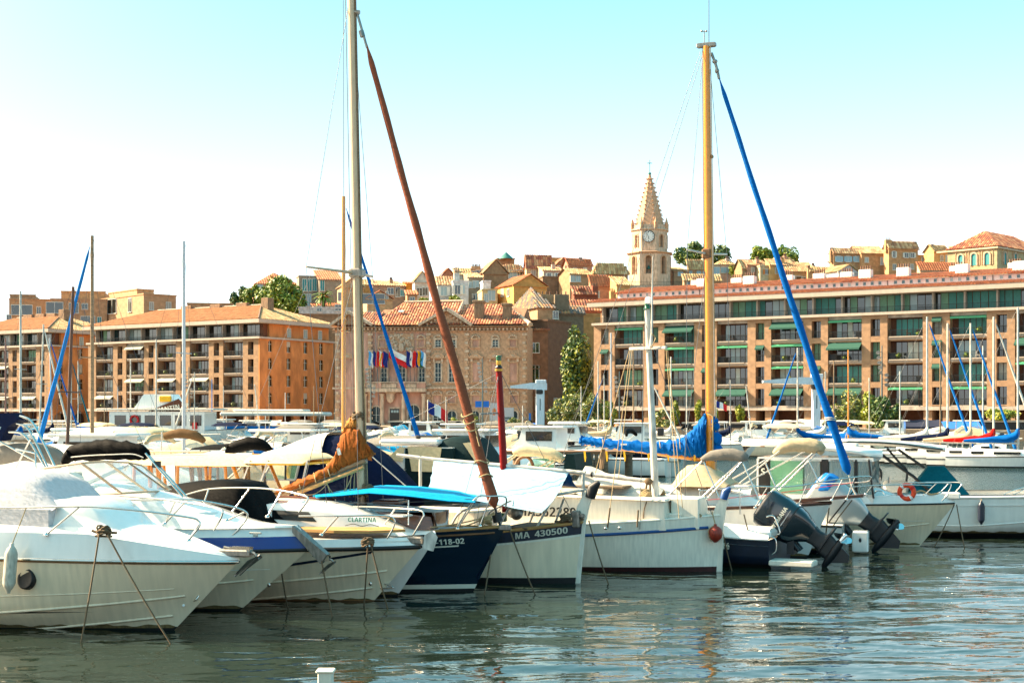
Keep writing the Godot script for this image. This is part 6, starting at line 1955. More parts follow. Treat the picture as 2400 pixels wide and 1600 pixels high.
func boat_blue_stripe() -> void:
	var b := thing("motor_boat", "white motor boat with blue sheer stripe, raked windscreen and rolled black bimini", "boat", WW(560, 1432), heading(18), ROW)
	var h := Hull.new()
	h.L = 7.0; h.B = 2.5; h.sb = 0.97; h.sm = 0.95; h.ss = 0.95; h.rake = 1.2; h.tm = 0.42; h.ps = 2.3; h.pw = 1.5; h.chine = true; h.draft = 0.4
	plain_hull(b, h, M.gel_cream, M.antifoul, 0.06)
	part("rub_rail", hull_line(h, func(t): return h.sheer(t), 0.028, 0.0, 0.998, 0.006), M.rubber, b)
	part("panel_line", hull_line(h, func(t): return 0.62 + 0.05 * t, 0.006, 0.0, 0.97, 0.0), M.gel_old, b)
	part("spray_rail", hull_line(h, func(t): return h.cy(t), 0.02, 0.0, 0.96, -0.002), M.gel_cream, b)
	part("blue_stripe", coaming(h, 0.015, 0.2, 0.02, 0.05), M.blue_stripe, b)
	part("upper_topside", coaming(h, 0.2, 0.33, 0.05, 0.1), M.gel, b)
	var prof := func(t: float, q: float) -> float:
		var y := 0.33
		if q < 0.86: y = 0.36 + 0.16 * (1 - q) * smoothstep(1.0, 0.7, t)
		var cab := smoothstep(0.93, 0.62, t)
		if q < 0.8: y += 0.46 * cab * smoothstep(0.8, 0.6, q)
		return y
	part("deck_moulding", top_mould(h, prof, [0.92, 0.86, 0.8, 0.72, 0.66, 0.6, 0.4, 0.2, 0.0]), M.gel, b)
	var A := bp(b, 92, 1099, 0.85)
	var Bt := bp(b, 190, 1085, 0.78)
	var Ct := bp(b, 246, 1081, 0.45)
	var Dt := bp(b, 300, 1084, -0.3)
	var A0 := bp(b, 160, 1163, 0.92)
	var B0 := bp(b, 284, 1156, 0.86)
	var C0 := bp(b, 345, 1152, 0.5)
	var D0 := bp(b, 392, 1150, -0.35)
	pane_quad(b, [A0, B0, Bt, A], M.window, M.alu, 0.018)
	pane_quad(b, [B0, C0, Ct, Bt], M.window, M.alu, 0.018)
	pane_quad(b, [C0, D0, Dt, Ct], M.window, M.alu, 0.016)
	var Et := bp(b, 330, 1090, -0.85)
	var E0 := bp(b, 400, 1148, -0.85)
	pane_quad(b, [D0, E0, Et, Dt], M.window, M.alu, 0.016)
	part("screen_brace", mb_().tube([bp(b, 165, 1150, 0.4), bp(b, 300, 1090, 0.0)], 0.03, 6), M.white, b)
	part("dashboard", mb_().cbox(V(A0.x - 0.2, 1.75, 0), V(0.8, 0.3, 1.7), 0.08), M.gel, b)
	part("seat_back", mb_().cbox(V(A0.x - 0.9, 1.75, 0.35), V(0.2, 0.6, 0.5), 0.08), M.canvas_white, b)
	part("seat_back", mb_().cbox(V(A0.x - 0.9, 1.75, -0.45), V(0.2, 0.6, 0.5), 0.08), M.canvas_white, b)
	var bm := part("bimini_roll", bundle(bps(b, [[152, 1078], [172, 1062], [215, 1056], [260, 1055], [300, 1056], [334, 1062], [343, 1074]], 0.2), [0.07, 0.13, 0.155, 0.16, 0.145, 0.11, 0.06], 12, 0.16, 14, 5, 0.8), M.canvas_black, b)
	part("bimini_end", bundle(bps(b, [[165, 1064], [155, 1075], [150, 1088]], 0.3), [0.09, 0.08, 0.05], 9), M.canvas_black, bm)
	part("piping", mb_().tube(curve(bps(b, [[165, 1071], [210, 1067], [260, 1065], [310, 1064], [335, 1072]], 0.37)), 0.009, 5), M.canvas_white, bm)
	for e in [[340, 1062, 428, 1165, 0.35], [346, 1064, 436, 1163, 0.2]]:
		part("bimini_bow", mb_().tube(bps(b, [[e[0], e[1]], [e[2], e[3]]], e[4]), 0.016, 8), M.steel, b)
	part("bow_clamp", mb_().box(bp(b, 366, 1088, 0.3), V(0.1, 0.1, 0.1)), M.rubber, b)
	rails(b, bps(b, [[165, 1163, 0.95], [250, 1168, 0.95], [340, 1172, 0.92], [436, 1170, 0.85], [520, 1182, 0.6], [570, 1196, 0.42], [579, 1212, 0.38], [560, 1238, 0.42], [540, 1258, 0.46]]), [[bp(b, 438, 1171, 0.85), bp(b, 380, 1232, 0.92)], [bp(b, 572, 1200, 0.4), bp(b, 531, 1220, 0.45)]], 0.015)
	rails(b, bps(b, [[430, 1161, -0.95], [490, 1146, -0.95], [580, 1143, -0.85], [650, 1148, -0.7], [712, 1161, -0.4], [720, 1172, -0.35], [700, 1200, -0.3]]), [[bp(b, 584, 1145, -0.85), bp(b, 530, 1218, -0.6)], [bp(b, 660, 1150, -0.7), bp(b, 626, 1211, -0.5)], [bp(b, 488, 1147, -0.95), bp(b, 470, 1200, -0.8)]], 0.015)
	var cp := bp(b, 598, 1249, 0.5)
	part("cleat", mb_().cbox(cp, V(0.2, 0.025, 0.03), 0.006).cbox(cp + V(0, -0.03, 0), V(0.08, 0.05, 0.03), 0.006), M.steel, b)
	part("hatch", mb_().lathe([[0.3, 0.0], [0.3, 0.03], [0.26, 0.05], [0.0, 0.06]], 20, Transform3D(Basis(V(0, 0, 1), -0.12), bp(b, 470, 1200, 0.15))), M.gel, b)
	part("drain", mb_().ell(h.pt(h.at(bp(b, 627, 1374, 0.2).x, 0.42), 0.42, 1.0, 0.005), V(0.03, 0.03, 0.015), 10), M.steel, b)
	var tip := h.pt(1.0, 0.97) + V(-0.12, 0.3, 0)
	part("bow_chute", mb_().loft([pv([tip + V(-0.1, 0.06, 0.1), tip + V(-0.1, 0.06, -0.1), tip + V(-0.1, -0.04, -0.1), tip + V(-0.1, -0.04, 0.1)]), pv([tip + V(0.45, -0.36, 0.06), tip + V(0.45, -0.36, -0.06), tip + V(0.34, -0.5, -0.06), tip + V(0.34, -0.5, 0.06)])], true, true, true, false), M.galv, b)
	anchor(b, tip + V(0.5, -0.44, 0), 0.42, M.galv)
	mooring("thin rope hanging from the bow chute of the blue-striped boat", b.transform * (tip + V(0.36, -0.45, 0.05)), 790, 1448)
	mooring("dark rope dropping steeply beside the stem of the blue-striped boat", b.transform * (h.pt(1.0, 0.6)), 682, 1422)
func boat_cream() -> void:
	var b := thing("motor_boat", "cream open boat with plywood foredeck, black rub rail and diagonal stripe", "boat", WW(875, 1409), heading(20), ROW)
	var h := Hull.new()
	h.L = 6.0; h.B = 2.35; h.sb = 0.9; h.sm = 0.86; h.ss = 0.82; h.rake = 0.92; h.tm = 0.42; h.ps = 2.6; h.pw = 1.5; h.chine = true; h.fl = 1.1; h.draft = 0.4
	plain_hull(b, h, M.gel_cream, M.gel_cream, 0.02)
	part("waterline_growth", strake(h, func(t): return -0.03, func(t): return 0.025, 30, 1, 0.0, 1.0, 0.004), M.wood, b)
	part("rub_rail", hull_line(h, func(t): return h.sheer(t), 0.035, 0.0, 0.998, 0.006), M.rubber, b)
	part("diagonal_stripe", strake(h, func(t): return 0.1 + 0.72 * pow(clampf((t - 0.3) / 0.62, 0, 1), 1.25), func(t): return 0.145 + 0.72 * pow(clampf((t - 0.3) / 0.62, 0, 1), 1.25), 40, 1, 0.35, 0.91, 0.006), M.navy_dull, b)
	part("spray_rail", hull_line(h, func(t): return h.cy(t), 0.022, 0.0, 0.97, -0.002), M.gel_cream, b)
	part("spray_rail", hull_line(h, func(t): return maxf(-0.05, h.cy(t) - 0.28), 0.022, 0.55, 0.97, 0.0), M.gel_cream, b)
	part("gunwale", coaming(h, 0.02, 0.15, 0.01, 0.05), M.gel, b)
	part("gunwale_top", coaming(h, 0.15, 0.16, 0.05, 0.3), M.gel, b)
	var prof := func(t: float, q: float) -> float: return 0.1 if q > 0.78 else 0.08
	part("deck", top_mould(h, prof, [0.95, 0.8, 0.5, 0.0]), M.gel_cream, b)
	var P := []
	for e in [[690, 1245, 0.55], [782, 1262, 0.62], [865, 1262, 0.5], [950, 1246, 0.05], [905, 1234, -0.35], [720, 1232, -0.6], [660, 1235, -0.4]]: P.append(bp(b, e[0], e[1], e[2]))
	var poly := pv2()
	for p in P: poly.append(V2(p.x, -p.z))
	part("plywood_deck", mb_().prism(poly, 0.0, 0.04, Transform3D(Basis(V(1, 0, 0), V(0, 0, -1), V(0, 1, 0)), V(0, P[0].y, 0))), M.ply, b)
	var pr := []
	for e in [[676, 1226], [650, 1200], [622, 1150], [602, 1126], [560, 1122], [500, 1124], [440, 1134], [380, 1150]]:
		var p := bp(b, e[0], e[1], -0.2)
		pr.append(V(p.x, p.y, 0.78))
	part("cockpit_cover", dome(pr, 1.0, 5.0, 0.0, 0.04), M.canvas_black, b)
	rails(b, bps(b, [[700, 1209, 0.75], [780, 1209, 0.72], [860, 1208, 0.6], [908, 1209, 0.45], [924, 1218, 0.4], [922, 1235, 0.4], [907, 1262, 0.42]]), [[bp(b, 792, 1210, 0.7), bp(b, 753, 1254, 0.75)]], 0.014)
	rails(b, bps(b, [[690, 1225, -0.8], [722, 1206, -0.8], [746, 1192, -0.78], [832, 1187, -0.7], [920, 1190, -0.55], [980, 1195, -0.35], [993, 1205, -0.3], [986, 1222, -0.28], [968, 1254, -0.25]]), [[bp(b, 838, 1188, -0.7), bp(b, 815, 1222, -0.6)], [bp(b, 926, 1191, -0.52), bp(b, 898, 1233, -0.45)]], 0.014)
	var cp := bp(b, 862, 1276, 0.75)
	cleat_knot(b, cp, M.rope)
	part("bow_eye", mb_().tube(curve([h.pt(0.99, 0.3, 1, 0.0), h.pt(1.0, 0.3, 1, 0.0) + V(0.1, -0.06, 0.05), h.pt(0.99, 0.22, 1, 0.0)]), 0.012, 6), M.steel, b)
	part("drain", mb_().ell(h.pt(h.at(bp(b, 864, 1366, 0.2).x, 0.3), 0.3, 1.0, 0.005), V(0.03, 0.03, 0.015), 10), M.steel, b)
	var tip := h.pt(1.0, 0.9) + V(-0.1, 0.12, 0)
	part("bow_roller", mb_().cbox(tip + V(-0.05, -0.02, 0), V(0.4, 0.12, 0.14), 0.02), M.galv, b)
	var an := part("anchor", mb_().tube([tip + V(0.0, 0.02, 0), tip + V(0.22, -0.02, 0)], 0.03, 6), M.galv, b)
	part("fluke", mb_().prism(pv2([V2(-0.1, -0.14), V2(0.06, -0.18), V2(0.13, 0.04), V2(0.04, 0.15), V2(-0.08, 0.07)]), -0.02, 0.02, Transform3D(Basis(V(0, 1, 0), 0.3), tip + V(0.27, 0.0, 0.05))), M.mast_white, an)
	mooring("rope falling steeply from the bow knot of the cream boat", b.transform * cp, 850, 1418)
	mooring("rope slanting forward from the bow knot of the cream boat", b.transform * (cp + V(0.05, 0, 0)), 921, 1426)
func boat_cuddy_behind() -> void:
	var b := thing("motor_boat", "white cuddy boat with green lettering between cream boat and navy sloop", "boat", WW(930, 1398), heading(20), ROW)
	var h := Hull.new()
	h.L = 5.6; h.B = 2.2; h.sb = 1.02; h.sm = 0.95; h.ss = 0.9; h.rake = 0.7; h.chine = true; h.ps = 2.4
	plain_hull(b, h, M.gel, M.antifoul, 0.06, M.rubber)
	var prof := func(t: float, q: float) -> float:
		var y := 0.03
		var cab := smoothstep(0.97, 0.7, t)
		if q < 0.82: y += 0.5 * cab * smoothstep(0.82, 0.62, q) + 0.05 * (1 - q)
		return y
	part("deck_moulding", top_mould(h, prof, [1.0, 0.9, 0.82, 0.75, 0.68, 0.62, 0.4, 0.2, 0.0], 0.35), M.gel, b)
	var tx := bp(b, 848, 1218, 0.68)
	flat_text("CLARTINA", 0.075, M.letter_green, b, tx, Basis(Vector3.UP, 0.12))
	part("wave_mark", mb_().tube(curve([tx + V(-0.3, -0.1, 0.0), tx + V(-0.15, -0.07, 0.0), tx + V(0, -0.1, 0.0), tx + V(0.15, -0.07, 0.0), tx + V(0.3, -0.1, 0.0)]), 0.006, 4), M.ink, b)
	part("side_window", mb_().prism(pv2([V2(-0.4, -0.05), V2(0.4, -0.08), V2(0.25, 0.08), V2(-0.4, 0.1)]), 0, 0.02, Transform3D(Basis(Vector3.UP, 0.05), bp(b, 690, 1210, 0.72))), M.window_dark, b)
	for e in [[688, 1178], [705, 1178]]: part("vent_cowl", mb_().ell(bp(b, e[0], e[1], 0.4), V(0.12, 0.05, 0.1), 8), M.gel, b)
	part("deck_hatch", mb_().cbox(bp(b, 930, 1208, 0.1), V(0.4, 0.03, 0.4), 0.01), M.gel, b)
func stay(a: Vector3, b: Vector3, r := 0.005, sagm := 0.0) -> MB:
	return mb_().tube(sag(a, b, sagm, 8 if sagm > 0 else 1), r, 4)
func boat_navy_sloop() -> void:
	var b := thing("sailing_boat", "navy sloop with silver mast, brown furled jib and turquoise tarpaulin", "sailing boat", WW(1108, 1388), heading(18), ROW)
	var h := Hull.new()
	h.L = 7.6; h.B = 2.5; h.sb = 1.1; h.sm = 0.92; h.ss = 0.9; h.rake = 0.52; h.tm = 0.45; h.ps = 2.4; h.pw = 1.8; h.fl = 0.75; h.draft = 0.5; h.sw = 0.6
	part("bottom", strake(h, func(t): return -0.45, func(t): return 0.07, 36, 5), M.antifoul, b)
	part("boot_stripe", strake(h, func(t): return 0.07, func(t): return 0.145, 36, 1), M.letter_white, b)
	part("topsides", strake(h, func(t): return 0.145, func(t): return h.sheer(t), 40, 8), M.navy, b)
	part("transom", transom(h, -0.2), M.navy, b)
	part("cove_line", strake(h, func(t): return h.sheer(t) - 0.27, func(t): return h.sheer(t) - 0.245, 36, 1, 0.0, 0.93, 0.004), M.letter_white, b)
	part("rub_rail", hull_line(h, func(t): return h.sheer(t) - 0.07, 0.018, 0.0, 0.985, 0.004), M.wood, b)
	part("toe_rail", hull_line(h, func(t): return h.sheer(t) + 0.02, 0.022, 0.0, 1.0, -0.02), M.ply, b)
	part("deck", deck_mb(h, 0.0, 0.07), M.deck, b)
	hull_text(h, "1-118-02", bp(b, 1003, 1264, 0.7).x, func(t): return h.sheer(t) - 0.18, 0.095, M.letter_white, b)
	hull_text(h, "MA", bp(b, 975, 1262, 0.75).x, func(t): return h.sheer(t) - 0.16, 0.06, M.letter_white, b)
	var prof := []
	for e in [[-4.9, 1.5, 0.74], [-3.6, 1.5, 0.76], [-2.2, 1.46, 0.68], [-1.1, 1.4, 0.48], [-0.62, 1.34, 0.36], [-0.55, 1.08, 0.34]]: prof.append(V(e[0], e[1], e[2]))
	var side := mb_()
	for s in [1.0, -1.0]:
		var rows := []
		for p in prof: rows.append(pv([V(p.x, 0.9, s * (p.z + 0.05)), V(p.x, p.y - 0.06, s * p.z)]))
		side.loft(rows, false)
	side.quad(V(-0.55, 0.9, 0.36), V(-0.55, 0.9, -0.36), V(-0.58, 1.34, -0.34), V(-0.58, 1.34, 0.34))
	part("cabin_side", side, M.varnish_dark, b)
	part("cabin_top", dome(prof, 1.36, 6.0), M.deck, b)
	for e in [[-2.9, 0.76], [-2.1, 0.7], [-1.3, 0.56]]:
		var ph := part("porthole", mb_().lathe([[0.08, -0.01], [0.11, 0.0], [0.11, 0.03], [0.08, 0.03], [0.08, 0.0], [0.0, 0.0]], 18, Transform3D(Basis(Vector3.UP, 0.14) * Basis(Vector3.RIGHT, PI / 2 - 0.1), V(e[0], 1.18, e[1] + 0.02))), M.brass, b)
		part("pane", mb_().ell(V(e[0], 1.18, e[1] + 0.03), V(0.08, 0.08, 0.012), 10), M.window_dark, ph)
	part("hatch", mb_().cbox(V(-1.5, 1.5, 0), V(0.5, 0.07, 0.5), 0.02), M.varnish_dark, b)
	part("handrail", mb_().tube(curve([V(-4.0, 1.52, 0.55), V(-3.2, 1.58, 0.55), V(-2.3, 1.54, 0.5)]), 0.02, 6), M.varnish_dark, b)
	part("cockpit_coaming", mb_().bb(-7.0, -4.9, 0.95, 1.3, 0.7, 0.76).bb(-7.0, -4.9, 0.95, 1.3, -0.76, -0.7), M.varnish_dark, b)
	var rows := []
	for e in [[742, 1160, 730, 1163], [790, 1152, 830, 1150], [865, 1146, 905, 1137], [960, 1153, 985, 1141], [1050, 1164, 1075, 1152], [1112, 1172, 1122, 1162]]:
		var near := bp(b, e[0], e[1] + 7, 0.85)
		var far := bp(b, e[2], e[3], -0.75)
		var r := pv()
		for j in 9:
			var q := j / 8.0
			r.append(near.lerp(far, q) + V(0, 0.03 * sin(q * PI) + 0.02 * sin(e[0] * 0.07 + j * 1.9), 0))
		rows.append(r)
	part("tarpaulin", mb_().sheet(rows, 0.012), M.tarp_turq, b)
	var m0 := bp(b, 848, 1190, 0.0)
	var m1 := bp(b, 822, -70, 0.0)
	var mst := part("mast", mb_().tube([m0, m0.lerp(m1, 0.5), m1], [0.078, 0.074, 0.068], 16), M.alu, b)
	part("sail_track", mb_().tube([m0 + V(0.09, 0, 0.02), m1 + V(0.08, 0, 0.02)], 0.018, 5), M.wood_grey, mst)
	part("halyard", mb_().tube([m0 + V(-0.1, 0.1, 0.05), m1 + V(-0.09, 0, 0.05)], 0.006, 4), M.wire, mst)
	part("halyard", mb_().tube([m0 + V(0.14, 0.1, 0.05), m0.lerp(m1, 0.45) + V(0.09, 0, 0.05)], 0.007, 4), M.rope_pale, mst)
	var sl := bp(b, 717, 625, 0.95)
	var sr := bp(b, 873, 648, -0.75)
	var sc := bp(b, 836, 640, 0.0)
	part("spreader", mb_().tube([sl, sc], [0.018, 0.032], 8), M.alu, b)
	part("spreader", mb_().tube([sc, sr], [0.032, 0.018], 8), M.alu, b)
	part("spreader_bracket", mb_().cbox(sc, V(0.26, 0.16, 0.22), 0.03), M.galv, b)
	var top_l := bp(b, 815, 20, 0.05)
	part("shroud", stay(top_l, sl), M.wire, b)
	part("shroud", stay(sl, V(-2.1, 0.95, 1.15)), M.wire, b)
	part("shroud", stay(bp(b, 833, 130, -0.05), sr), M.wire, b)
	part("shroud", stay(sr, V(-2.1, 0.95, -1.15)), M.wire, b)
	part("shroud", stay(sc + V(0, 0, 0.08), V(-1.6, 0.95, 1.1)), M.wire, b)
	part("shroud", stay(sc + V(0, 0, 0.08), V(-2.8, 0.95, 1.15)), M.wire, b)
	part("backstay", stay(bp(b, 804, 0, 0), bp(b, 807, 1180, 0)), M.wire, b)
	var j0 := bp(b, 858, 100, 0.0)
	var j1 := bp(b, 1160, 1190, 0.0)
	part("furled_jib", furled(j0, j1, 0.045, 0.088, 0.06, 22.0), M.sail_brown, b)
	part("jib_swivel", mb_().tube([bp(b, 836, 28, 0), bp(b, 860, 112, 0)], 0.022, 8).tube([bp(b, 846, 72, 0), bp(b, 850, 86, 0)], 0.045, 10).tube([bp(b, 828, 28, 0), bp(b, 842, 29, 0)], 0.04, 8), M.galv, b)
	part("furler_drum", mb_().tube([j1 + V(0.02, -0.08, 0), j1 + V(0.06, -0.24, 0)], 0.085, 14).tube([j1, bp(b, 1172, 1232, 0)], 0.02, 8), M.rubber, b)
	var lash := mb_()
	for e in [0.8, 0.815, 0.83, 0.9, 0.93]:
		var p := j0.lerp(j1, e) - V(0, 0.06 * 4 * e * (1 - e), 0)
		var loop := []
		for k in 13:
			var an := TAU * k / 12
			loop.append(p + V(cos(an) * 0.12, 0.03 * sin(an * 2 + e * 40) - sin(an) * 0.01, sin(an) * 0.12))
		lash.tube(loop, 0.013, 5)
	lash.tube(sag(j0.lerp(j1, 0.82) + V(0.1, 0, 0.1), j0.lerp(j1, 0.87) + V(0.08, 0, 0.13), 0.05), 0.012, 5)
	part("sail_lashing", lash, M.rope_pale, b)
	var bo := part("boom", mb_().tube(bps(b, [[858, 1078], [662, 1158]], 0.1), 0.055, 10), M.mast_tan, b)
	part("boom_spar", mb_().tube(bps(b, [[852, 1095], [690, 1158]], 0.2), 0.035, 8), M.ply, bo)
	part("sail_cover", boom_cover(b, [[655, 1146, 1156], [690, 1130, 1146], [730, 1112, 1134], [768, 1090, 1118], [790, 1058, 1108], [800, 1020, 1100], [818, 1003, 1092], [842, 1008, 1080], [858, 1040, 1076], [872, 1058, 1070]], 0.1, 0.13, 8, 0.05), M.sail_rust, b)
	part("sail_head", boom_cover(b, [[806, 1010, 1020], [815, 985, 1012], [826, 972, 1010], [838, 970, 1008], [842, 985, 1005]], -0.02, 0.1, 3, 0.05), M.sail_tan, b)
	part("cover_flap", mb_().loft([pv(bps(b, [[852, 1040], [862, 1078]], 0.15)), pv(bps(b, [[866, 1046], [872, 1080]], 0.2)), pv(bps(b, [[876, 1062], [862, 1072]], 0.1))], false), M.sail_rust, b)
	part("cover_patch", mb_().box(bp(b, 794, 1058, 0.27), V(0.06, 0.12, 0.01), Basis(V(0, 0, 1), 0.3)), M.canvas_white, b)
	var lr := mb_()
	for e in [[700, 1128, 704, 1150], [735, 1108, 742, 1138], [765, 1088, 775, 1122]]:
		var loop := []
		for k in 9:
			var f := k / 8.0
			loop.append(bp(b, lerpf(e[0], e[2], f), lerpf(e[1], e[3], f), 0.1 + 0.15 * sin(f * PI)))
		lr.tube(loop, 0.01, 5)
	lr.tube(sag(bp(b, 760, 1120, 0.2), bp(b, 828, 1105, 0.2), 0.35), 0.008, 5)
	lr.tube(sag(bp(b, 700, 1150, 0.15), bp(b, 765, 1135, 0.2), 0.12), 0.008, 5)
	lr.tube(sag(bp(b, 765, 1125, 0.2), bp(b, 790, 1160, 0.2), 0.15), 0.008, 5)
	for i in 4: lr.tube([bp(b, 815 + i * 8, 1105, 0.15), bp(b, 810 + i * 9, 1165, 0.2)], 0.008, 4)
	part("cover_lashing", lr, M.rope_pale, b)
	cleat_knot(b, bp(b, 838, 980, 0.06), M.rope)
	cleat_knot(b, bp(b, 850, 1160, 0.1), M.rope_pale)
	cleat_knot(b, bp(b, 862, 1150, 0.15), M.rope)
	rails(b, bps(b, [[1070, 1240, 0.55], [1078, 1222, 0.55], [1116, 1166, 0.5], [1150, 1163, 0.3], [1180, 1163, 0.1], [1187, 1170, 0.05], [1185, 1190, 0.02]]), [[bp(b, 1150, 1163, 0.3), bp(b, 1125, 1232, 0.35)], [bp(b, 1118, 1167, 0.5), bp(b, 1072, 1238, 0.55)]], 0.014, "pulpit")
	rails(b, bps(b, [[1135, 1232, -0.5], [1148, 1200, -0.5], [1170, 1188, -0.4], [1200, 1172, -0.2], [1202, 1185, -0.1]]), [], 0.014, "pulpit")
	part("lifeline", stay(bp(b, 1116, 1168, 0.5), bp(b, 700, 1176, 1.1), 0.006, 0.04), M.wire, b)
	for e in [957, 760]: part("lifeline_post", mb_().tube([bp(b, e, 1172, 1.0), bp(b, e, 1230, 1.05)], 0.011, 6), M.steel, b)
	part("deck_line", mb_().tube(sag(bp(b, 1160, 1205, 0.1), bp(b, 1010, 1236, 0.75), 0.03), 0.012, 5).tube(sag(bp(b, 1158, 1200, 0.05), bp(b, 1030, 1240, 0.6), 0.08), 0.012, 5), M.rope_pale, b)
	cleat_knot(b, bp(b, 1138, 1226, 0.2), M.rope_pale)
	part("bow_roller", mb_().cbox(bp(b, 1182, 1236, 0.0), V(0.22, 0.1, 0.12), 0.02), M.galv, b)
	mooring("rope slanting forward from the bow of the navy sloop", b.transform * bp(b, 1192, 1234, 0.0), 1271, 1394)
	mooring("dark rope hanging beside the stem of the navy sloop", b.transform * bp(b, 1150, 1300, 0.0), 1128, 1398)
func stem_post(h: Hull, y0: float, y1: float, w: float, lean: float, fwd := 0.02) -> MB:
	var rows := []
	for i in 12:
		var f := i / 11.0
		var y := lerpf(y0, y1, f)
		var x := h.x(1.0, y) + lean * pow(maxf(0.0, f - 0.6) / 0.4, 2.0)
		var wd := w * (1.0 - 0.35 * smoothstep(0.75, 1.0, f))
		var dp := 0.2 * (1.0 - 0.4 * smoothstep(0.75, 1.0, f))
		rows.append(pv([V(x - dp, y, wd), V(x + fwd, y, wd * 0.6), V(x + fwd, y, -wd * 0.6), V(x - dp, y, -wd)]))
	return mb_().loft(rows, true, true, true, false)
func boat_small_pointu() -> void:
	var b := thing("fishing_boat", "small white double-ended boat with navy sheer band, red mast and pale blue tarpaulin", "boat", WW(1357, 1366), heading(24), ROW)
	var h := Hull.new()
	h.L = 5.6; h.B = 2.1; h.sb = 1.08; h.sm = 0.78; h.ss = 0.95; h.rake = 0.1; h.tm = 0.5; h.ps = 2.1; h.pw = 1.9; h.fl = 0.7; h.draft = 0.5; h.sw = 0.12; h.wl = 0.84
	part("bottom", strake(h, func(t): return -0.45, func(t): return 0.1, 36, 5), M.antifoul, b)
	part("topsides", strake(h, func(t): return 0.1, func(t): return h.sheer(t) - 0.24, 40, 7), M.paint_cream, b)
	part("white_line", strake(h, func(t): return h.sheer(t) - 0.24, func(t): return h.sheer(t) - 0.2, 40, 1, 0.0, 1.0, 0.004), M.paint_white, b)
	part("sheer_band", strake(h, func(t): return h.sheer(t) - 0.2, func(t): return h.sheer(t), 40, 2, 0.0, 1.0, 0.006), M.navy_dull, b)
	part("gunwale", hull_line(h, func(t): return h.sheer(t) + 0.01, 0.035, 0.0, 0.995, -0.015), M.ply, b)
	part("deck", deck_mb(h, 0.04, 0.06), M.deck, b)
	part("stem_post", stem_post(h, -0.1, 1.72, 0.045, 0.14), M.paint_white, b)
	part("stem_cap", mb_().tube([V(h.x(1, 1.5) + 0.06, 1.52, 0), V(h.x(1, 1.7) + 0.1, 1.7, 0), V(h.x(1, 1.8) + 0.2, 1.8, 0)], [0.09, 0.1, 0.04], 10), M.rubber, b)
	part("bow_bollard", mb_().cbox(V(-0.02, 1.14, 0.07), V(0.14, 0.3, 0.16), 0.02).cbox(V(-0.02, 1.2, 0.07), V(0.3, 0.08, 0.1), 0.02), M.galv, b)
	hull_text(h, "MA  430500", bp(b, 1214, 1258, 0.5).x, func(t): return h.sheer(t) - 0.1, 0.115, M.letter_white, b)
	var m0 := bp(b, 1186, 1200, 0.0)
	var m1 := bp(b, 1169, 862, 0.0)
	part("mast", mb_().tube([m0, m1], [0.075, 0.058], 14), M.mast_red, b)
	var ln := part("mast_lantern", mb_().lathe([[0.07, 0.0], [0.07, 0.02], [0.045, 0.03], [0.045, 0.1], [0.05, 0.11]], 14, Transform3D(Basis(), m1)), M.black, b)
	part("clear_lens", mb_().lathe([[0.045, 0.05], [0.05, 0.06], [0.05, 0.13], [0.045, 0.135]], 14, Transform3D(Basis(), m1)), M.brass, ln)
	part("green_lens", mb_().lathe([[0.05, 0.135], [0.05, 0.2], [0.055, 0.205], [0.05, 0.225], [0.0, 0.23]], 14, Transform3D(Basis(), m1)), M.lantern_green, ln)
	part("mast_band", mb_().lathe([[0.068, -0.06], [0.075, -0.06], [0.075, -0.02], [0.068, -0.02]], 14, Transform3D(Basis(), m1)), M.brass, b)
	part("spreader", mb_().tube([bp(b, 1125, 970, 0.3), bp(b, 1172, 967, 0.0)], 0.018, 6), M.galv, b)
	part("forestay", stay(bp(b, 1176, 878, 0), bp(b, 1352, 1225, 0), 0.005), M.wire, b)
	part("backstay", stay(bp(b, 1162, 878, 0), bp(b, 870, 1030, 0), 0.005), M.wire, b)
	part("shroud", stay(bp(b, 1168, 880, 0.05), bp(b, 1070, 1230, 0.9), 0.005), M.wire, b)
	part("shroud", stay(bp(b, 1168, 880, 0.05), bp(b, 1118, 1220, 0.9), 0.005), M.wire, b)
	part("side_light", mb_().cbox(bp(b, 1180, 1212, 0.1), V(0.12, 0.16, 0.1), 0.02), M.lantern_green, b)
	part("winch", mb_().lathe([[0.12, 0], [0.08, 0.04], [0.08, 0.14], [0.13, 0.17], [0, 0.18]], 14, Transform3D(Basis(Vector3.RIGHT, 1.2), bp(b, 1212, 1204, 0.2))), M.galv, b)
	var r0 := bp(b, 1017, 1076, 0.0)
	var r1 := bp(b, 1334, 1104, 0.0)
	part("ridge_pole", mb_().tube([bp(b, 930, 1066, 0), r0, r1, bp(b, 1372, 1108, 0)], 0.034, 8), M.mast_white, b)
	for e in [[985, 1068, 985, 1160], [1367, 1108, 1367, 1190]]: part("ridge_post", mb_().tube(bps(b, [[e[0], e[1]], [e[2], e[3]]]), 0.03, 8), M.mast_white, b)
	var nz := FastNoiseLite.new()
	nz.seed = 77
	nz.frequency = 1.3
	for s in [1.0, -1.0]:
		var rows := []
		for i in 15:
			var f := i / 14.0
			var a := r0.lerp(r1, f)
			var low := bp(b, lerpf(1000, 1268, f), lerpf(1152, 1202, f), 0.95)
			if s < 0: low = V(a.x - 0.1, low.y + 0.35, -0.85)
			var r := pv()
			for j in 11:
				var q := j / 10.0
				var p := a.lerp(low, q) + V(0, -0.1 * sin(q * PI), 0)
				p += V(0, 0, s) * 0.05 * nz.get_noise_2d(f * 6.0 + q * 2.0, q * 3.0)
				r.append(p)
			rows.append(r)
		part("tarpaulin", mb_().loft(rows, false), M.tarp_pale if s > 0 else M.sail_blue, b)
	part("engine_box", mb_().cbox(V(-2.6, 1.0, 0), V(1.6, 0.5, 1.0), 0.03), M.paint_white, b)
